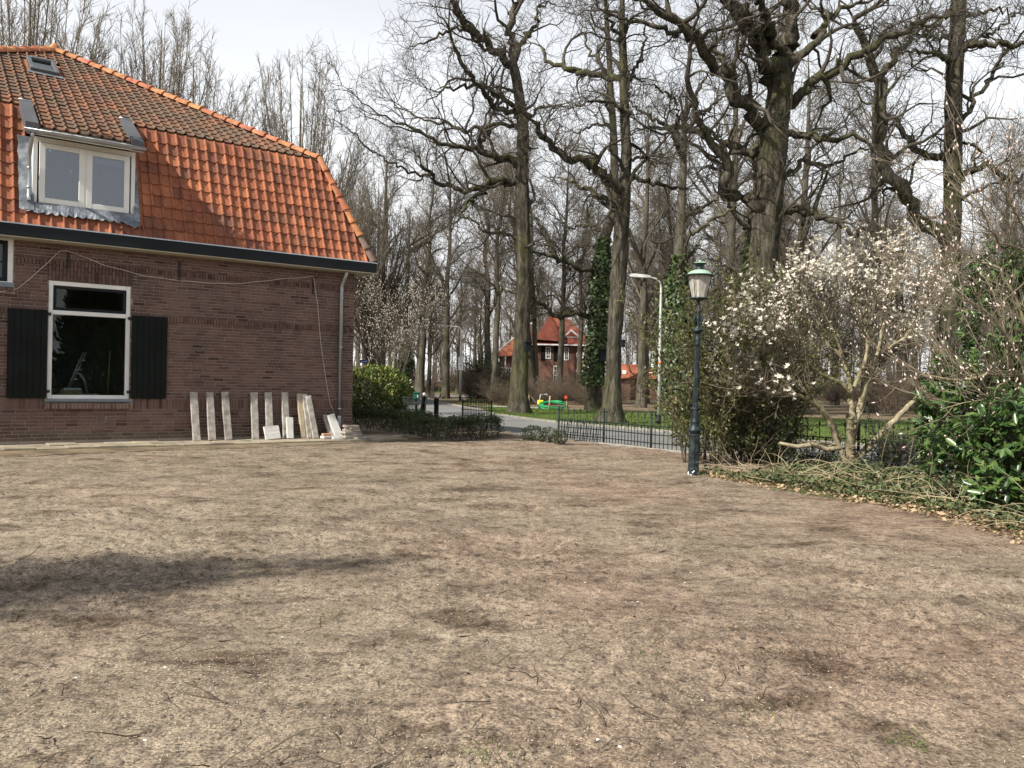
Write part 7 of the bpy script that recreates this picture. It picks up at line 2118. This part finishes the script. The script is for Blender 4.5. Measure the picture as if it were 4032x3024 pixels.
def magnolia(name, loc, limbs, label, seed, reach, dens, flower, bud, fmax, wig=.16, up=.05, bmat='budw', zlow=0.0, barkm='magbark', twigm='magtwig', fs=1.0):
    g = np.random.default_rng(seed)
    o = empty(name, (loc[0], loc[1], 0), 0, label, 'tree')
    allP, allR = [], []
    tv = []
    for j, lb in enumerate(limbs):
        q, L = resample(lb, 22)
        P = q[:, :3] + g.normal(size=(22, 3)) * .008; Rd = q[:, 3]
        P[0] = q[0, :3]
        v, f = tubes(P[None], Rd[None], 9)
        (tv if j < 3 else allP).append((v, f))
        nc = max(4, int(L / .13 * dens))
        p, d, rr, t, _ = spawn(P[None], Rd[None], nc, .42, .99, .4, 1.15, g)
        kk = p[:, 2] > zlow
        p, d, rr, t = p[kk], d[kk], rr[kk], t[kk]
        nc = len(p)
        if not nc: continue
        d = d + np.array([0, -.05, .30])
        a, b = grow(p, d, g.uniform(.4, 1.1, nc) * reach, np.clip(rr * .5, .004, .012), np.full(nc, .003), 8, wig, up, g, .03)
        allR.append((a, b))
    v, f = join(tv)
    mobj('trunk', fast_mesh('trunk', v, f, smooth=True), M[barkm], o)
    v, f = join(allP)
    mobj('limbs', fast_mesh('limbs', v, f, smooth=True), M[barkm], o)
    P2 = np.concatenate([a for a, b in allR]); R2 = np.concatenate([b for a, b in allR])
    p, d, rr, t, _ = spawn(P2, R2, 5, .2, .97, .35, .95, g)
    m = len(p); d[:, 2] += .25
    P3, R3 = grow(p, d, g.uniform(.12, .5, m) * reach, np.full(m, .0035), np.full(m, .002), 5, wig, up, g)
    p, d, rr, t, _ = spawn(P3, R3, 1, .5, .97, .35, .95, g)
    m4 = len(p); d[:, 2] += .3
    P4, R4 = grow(p, d, g.uniform(.06, .2, m4), np.full(m4, .0028), np.full(m4, .0018), 3, wig, up, g)
    v, f = join([tubes(P2, R2, 5), tubes(P3, R3, 3), tubes(P4, R4, 3)])
    mobj('twigs', fast_mesh('twigs', v, f, smooth=True), M[twigm], o)
    tips = np.concatenate([P2[:, -1], P3[:, -1], P4[:, -1]])
    td = np.concatenate([P2[:, -1] - P2[:, -2], P3[:, -1] - P3[:, -2], P4[:, -1] - P4[:, -2]])
    td = unit(td) + np.array([0, 0, .5])
    pf = np.clip(flower(tips), 0, 1); pb = np.clip(bud(tips), 0, 1)
    u = g.uniform(0, 1, len(tips))
    kf = u < pf
    kb = (~kf) & (g.uniform(0, 1, len(tips)) < pb)
    if kf.any():
        V, F, tn = flower_mesh(tips[kf], td[kf], g.uniform(.045, .070, kf.sum()), g)
        tag(mobj('blossoms', fast_mesh('blossoms', V, F, tint=tn), M['petal'], o), kind='stuff')
    if kb.any():
        V, F, tn = bud_mesh(tips[kb], td[kb], g.uniform(.038, .066, kb.sum()) * fs, g)
        tag(mobj('buds', fast_mesh('buds', V, F, tint=tn), M[bmat], o), kind='stuff')
    return o
def fl_white(p):
    # open flowers sit on the outer upper left shell, a few low on the left
    r_ = np.sqrt(((p[:, 0] + .25) / 1.75) ** 2 + ((p[:, 2] - 2.1) / 1.35) ** 2)
    f_ = np.clip((r_ - .45) * 2.2, 0, .95) * np.clip(1.1 - p[:, 0] * .5, .3, 1)
    f_ = np.where(p[:, 2] < 2.0, f_ * .16, f_)
    return np.where(p[:, 2] < 1.0, 0, f_)
def bd_white(p):
    return np.clip((p[:, 2] - 1.7) * .75, .01, .8)
magnolia('white_magnolia', (5.45, 13.33), MAGN, 'white flowering magnolia with pale branching trunk right of the lantern', 91, .74, 3.0, fl_white, bd_white, 900, .16, .05, 'budw', 1.15)
magnolia('pink_magnolia', (7.1, 10.2), PINKM, 'budding pink magnolia reaching in from the right edge', 92, .95, .85, lambda p: np.zeros(len(p)), lambda p: np.full(len(p), .34), 0, .14, .06, 'budp')
# budding magnolia behind the house corner
g_ = np.random.default_rng(93)
LM = []
for k in range(9):
    w = g_.uniform(0, 6.28); sp = g_.uniform(.4, 1.0)
    pts = [(0, 0, -.05, .055)]
    x_, y_, z_ = 0, 0, .3
    for i in range(6):
        pts.append((x_, y_, z_, .04 * (1 - i / 6.5)))
        x_ += math.cos(w) * sp * .42 + g_.normal() * .1; y_ += math.sin(w) * sp * .42 + g_.normal() * .1; z_ += .82
    LM.append(pts)
mo = magnolia('budding_magnolia', (-5.1, 33.5), LM, 'loose magnolia with many small white buds behind the house corner', 94, 1.35, .55, lambda p: np.zeros(len(p)), lambda p: np.clip((p[:, 2] - .9) * .35, .08, .7), 0, .15, .03, 'budw', .6, 'wood', 'woodtwig', 1.25)
# dark evergreens and ivy in the background
leafy_bush('evergreen_shrub', (-2.0, 62.5), (0, 0, 1.6), (1.75, 1.4, 1.9), 5200, .17, .08, M['darkleaf'], 'dark evergreen shrub right of the far sign lamp', 'shrub', 101, .4, .5)
leafy_bush('evergreen_shrub', (-.2, 63.5), (0, 0, 1.0), (1.5, 1.2, 1.3), 2600, .17, .08, M['darkleaf'], 'lower dark evergreen shrub left of the ridged oak', 'shrub', 102, .4, .5)
def ivy_tree(x, y, r0, H, z0, z1, n, rad, ls, label, seed, mat='ivy', s=1):
    g = np.random.default_rng(seed)
    lim = [[(0, 0, -.1, r0 * 1.2), (.05, 0, 1.5, r0), (-.05, 0, H * .4, r0 * .8), (.1, 0, H * .7, r0 * .5), (.2, 0, H, .03)]]
    for k in range(9):
        w = g.uniform(0, 6.28); z = H * g.uniform(.35, .9); l = H * g.uniform(.12, .25)
        lim.append([(0, 0, z, r0 * .35), (math.cos(w) * l * .5, math.sin(w) * l * .5, z + l * .3, r0 * .22), (math.cos(w) * l, math.sin(w) * l, z + l * .6, .02)])
    return oak('ivy_tree', (x, y), lim, label, seed, .32, (z0, z1, n, rad, ls), 'wood', 'ivy covered trees')
ivy_tree(px(2665, 37), 37, .32, 15, .3, 7.2, 5200, .75, .15, 'dark ivy column of a tree behind the tall street lamp', 111)
ivy_tree(px(1592, 62), 62, .28, 14, .3, 4.2, 2200, .35, .16, 'ivy covered trunk rising behind the round evergreen bush', 112)
ivy_tree(px(2950, 42), 42, .30, 15, 3.0, 10.0, 2600, .35, .16, 'ivy covered trunk hidden left behind the huge oak', 113)
# clipped hedge by the far garden wall
hb = MB(); hb.cbox((-2.6, -.5, -.1), (1.7, .4, .72), .08); o = hb.build('clipped_hedge', pmat('far_hedge', [(.018, .032, .012), (.04, .06, .02)], 3, .9, 9, 1, .1), None, (-10.6, 112.5, 0)); tag(o, 'dark clipped block hedge before the far garden wall', 'hedge')
hb = MB(); hb.cbox((-2.6, -.5, -.1), (2.0, .4, .78), .08); o = hb.build('clipped_hedge', pmat('far_hedge2', [(.04, .06, .02), (.075, .095, .03)], 3, .9, 9, 1, .1), None, (-14.3, 112.9, 0)); tag(o, 'lighter clipped hedge left of the dark block hedge', 'hedge')

# ------------------------------------------------------------------ the planting bed: ivy carpet, litter, cut twigs
BED = [(2.75, 12.2), (2.95, 11.45), (3.25, 10.9), (3.55, 10.3), (3.85, 9.6), (4.10, 8.9), (4.3, 8.1), (4.42, 7.3), (4.55, 6.3)]
def bed_pts(n, g, w0, w1):
    q, L = resample([(p[0], p[1], 0, 0) for p in BED], 100)
    i = g.integers(0, 99, n)
    T = unit(q[i + 1, :3] - q[i, :3])
    S = np.stack([-T[:, 1], T[:, 0], np.zeros(n)], -1)
    p = q[i, :3] + S * g.uniform(w0, w1, n)[:, None] + g.normal(size=(n, 3)) * .05
    p[:, 2] = 0
    return p
g = np.random.default_rng(121)
def carpet(name, n, w0, w1, ls, lw, mat, label, cat, zlo, zhi, seed, upn=1.0, sc=1.3, thr=.4):
    g = np.random.default_rng(seed)
    p = bed_pts(n, g, w0, w1)
    k = vnoise(p[:, 0], p[:, 1], sc, seed) + g.uniform(-.2, .2, n) > thr
    k &= side(p[:, 0], p[:, 1], FENCE) > .12
    p = p[k]; n = len(p)
    p[:, 2] = soil_relief(p[:, 0], p[:, 1]) + g.uniform(zlo, zhi, n) * (.4 + vnoise(p[:, 0], p[:, 1], 2.2, seed + 3))
    D = g.normal(size=(n, 3)); D[:, 2] *= .35
    s_ = g.uniform(.6, 1.3, n)
    V, F, tn = leaves(p, D, g.normal(size=(n, 3)) * .5 + np.array([0, 0, upn]), s_ * ls, s_ * lw, g, .2)
    return tag(mobj(name, fast_mesh(name, V, F, tint=tn), mat), label, cat, kind='stuff')
M['litter'] = leafmat('dry_leaf', (.20, .135, .075), (.37, .265, .155), (.52, .40, .26), .8, .1, .2, 5)
M['ivyg'] = leafmat('ground_ivy', (.035, .055, .02), (.07, .095, .035), (.15, .165, .08), .45, .35, .1, 5)
carpet('dry_leaves', 9000, -.05, 1.6, .055, .036, M['litter'], 'dry tan leaves littering the edge of the planting bed', 'leaves', .0, .05, 122, 1, 1.3, .33)
carpet('ground_ivy', 14000, .08, 2.8, .055, .046, M['ivyg'], 'low ivy carpet under the magnolia and privet', 'ivy', .02, .14, 123, .8, .9, .36)
carpet('edge_grass', 2600, -.12, .5, .07, .010, M['grass'], 'sparse grass along the edge of the planting bed', 'grass', .0, .03, 124, .2, 1.0, .55)
n = 260
p = bed_pts(n, g, .15, 1.5)
p[:, 2] = soil_relief(p[:, 0], p[:, 1]) + g.uniform(.02, .16, n)
d = g.normal(size=(n, 3)); d[:, 2] = np.abs(d[:, 2]) * .45
P1, R1 = grow(p, d, g.uniform(.3, 1.0, n), g.uniform(.0025, .005, n), np.full(n, .0015), 8, .16, -.06, g, .05)
P1[:, :, 2] = np.maximum(P1[:, :, 2], .02)
v, f = tubes(P1, R1, 4)
tag(mobj('cut_twigs', fast_mesh('cut_twigs', v, [f], smooth=True), pmat('straw_twigs', [(.30, .24, .14), (.45, .38, .25)], 4, .9)), 'heap of pale cut twigs in front of the magnolia', 'twigs', kind='stuff')
st_ = MB(); st_.tube([(0, 0, -.1), (.01, 0, .3), (.02, .0, .47)], [.06, .052, .05], 10)
tag(st_.build('tree_stump', M['magbark'], None, (6.1, 13.45, 0)), 'short sawn stump right of the magnolia trunk', 'stump')
fb = MB(); fb.tube([(0, 0, .42), (.28, .05, .36), (.55, .1, .40), (.75, .05, .33), (.95, .0, .36)], [.02, .035, .04, .038, .036], 8)
tag(fb.build('cut_branch', M['magbark'], None, (4.15, 12.75, 0)), 'pale sawn branch lying left of the magnolia trunk', 'branch')

# ------------------------------------------------------------------ pine left of the view: its long pad of needles shades the soil
def needle_pad(n, c, ax, ay, az, head, g, seed):
    p, d = ell_pts(n, (0, 0, 0), (1, 1, 1), g, .0)
    p *= g.uniform(.1, 1.0, n)[:, None] ** .4
    k = vnoise(p[:, 0] * ax + 20, p[:, 1] * ay * 1.5 + 20, 1.9, seed) + g.uniform(-.25, .25, n) > .30 + .34 * np.maximum(0, p[:, 0])
    p = p[k]
    q = p * np.array([ax, ay, az])
    x_ = q[:, 0] * math.sin(head) - q[:, 1] * math.cos(head); y_ = q[:, 0] * math.cos(head) + q[:, 1] * math.sin(head)
    return np.stack([x_ + c[0], y_ + c[1], q[:, 2] + c[2]], -1)
g = np.random.default_rng(131)
pn = empty('pine_tree', (-10.6, -.9, 0), 0, 'tall pine standing left of the viewer with long needle pads', 'tree')
pads = [needle_pad(9000, (2.15, .70, 7.0), 2.9, .86, .45, R(74), g, 5), needle_pad(2600, (.3, .1, 7.6), 1.6, 1.1, .5, R(60), g, 6), needle_pad(2000, (-.4, -.6, 8.6), 1.2, 1.2, .5, R(20), g, 7)]
p = np.concatenate(pads); n = len(p)
V, F, tn = leaves(p, rdirs(n, g, .2), rdirs(n, g, .5), g.uniform(.10, .20, n), g.uniform(.025, .05, n), g, .1)
mobj('crown', fast_mesh('crown', V, F, tint=tn), M['darkleaf'], pn)
mobj('trunk', trunk_mesh('trunk', [(0, 0, -.1, .25), (0, .05, 3, .2), (.05, 0, 6, .15), (-.2, -.2, 9, .04)], 12, 24, 3), M['wood'], pn)
mobj('limb', trunk_mesh('limb', [(.05, 0, 6.2, .08), (1.2, .4, 6.8, .055), (2.6, .85, 6.95, .03), (4.0, 1.3, 7.0, .01)], 8, 16, 4), M['wood'], pn)
# ------------------------------------------------------------------ thuja row right of the view (mirrored in the window panes)
n = 6000
w = g.uniform(0, 6.28, n)
zz = 6.2 * g.uniform(.0, 1, n) ** .8
rr = (6.2 - zz) / 6.2 * 1.35 * g.uniform(.35, 1.0, n) * (.6 + .8 * vnoise(w * 1.3, zz * 2.2, 1.0, 77)) + .04
Pt = np.stack([np.cos(w) * rr, np.sin(w) * rr, zz + .1], -1)
N = np.stack([np.cos(w), np.sin(w), np.full(n, .3)], -1)
V, F, tn = leaves(Pt, np.stack([np.cos(w) * .5, np.sin(w) * .5, np.ones(n)], -1) + g.normal(size=(n, 3)) * .3, N + g.normal(size=(n, 3)) * .5, g.uniform(.16, .34, n), g.uniform(.07, .14, n), g, .1)
THC = None
for (x_, y_, s_, rz_, lb) in ((9.8, 3.2, 1.25, .5, 'first dark thuja of the row right of the viewer'), (11.2, .6, 1.45, 1.5, 'second dark thuja of the row right of the viewer'), (12.6, -2.0, 1.3, 2.6, 'third dark thuja of the row right of the viewer'), (13.8, -4.8, 1.5, 3.6, 'fourth dark thuja of the row right of the viewer'), (15.2, -7.6, 1.4, 4.4, 'fifth dark thuja of the row right of the viewer'), (8.2, -9.5, 1.6, 5.2, 'dark thuja standing alone behind the viewer')):
    if THC is None:
        c = THC = empty('thuja_tree')
        mobj('crown', fast_mesh('crown', V, F, tint=tn), M['ivy'], c)
        mobj('trunk', trunk_mesh('trunk', [(0, 0, -.1, .14), (0, 0, 3, .09), (0, 0, 6.1, .02)], 8, 12, 3), M['wood'], c)
    else:
        c = copy_tree(THC)
    c.location = (x_, y_, 0); c.rotation_euler = (0, 0, rz_); c.scale = (s_ * 1.35, s_ * 1.35, s_)
    tag(c, lb, 'tree', 'thuja trees around the viewer')
# unseen evergreen oak, added left of the view so its crown shades the box hedge
g = np.random.default_rng(141)
eo = empty('added_shade_oak', (-10.2, 11.0, 0), 0, 'unseen evergreen oak added left of the view to shade the box hedge', 'tree')
p, d = ell_pts(5200, (1.45, 1.75, 8.7), (2.0, 1.55, 1.15), g, .2)
p = lumpy(p, (1.45, 1.75, 8.7), .5, 1.2, 141)
V, F, tn = leaves(p, rdirs(len(p), g), rdirs(len(p), g, .6), g.uniform(.12, .22, len(p)), g.uniform(.07, .12, len(p)), g, .15)
mobj('crown', fast_mesh('crown', V, F, tint=tn), M['darkleaf'], eo)
mobj('trunk', trunk_mesh('trunk', [(0, 0, -.1, .24), (.0, .1, 3, .18), (.4, .5, 6, .13), (1.2, 1.4, 8.2, .08), (1.5, 1.8, 9.2, .02)], 12, 24, 5), M['wood'], eo)
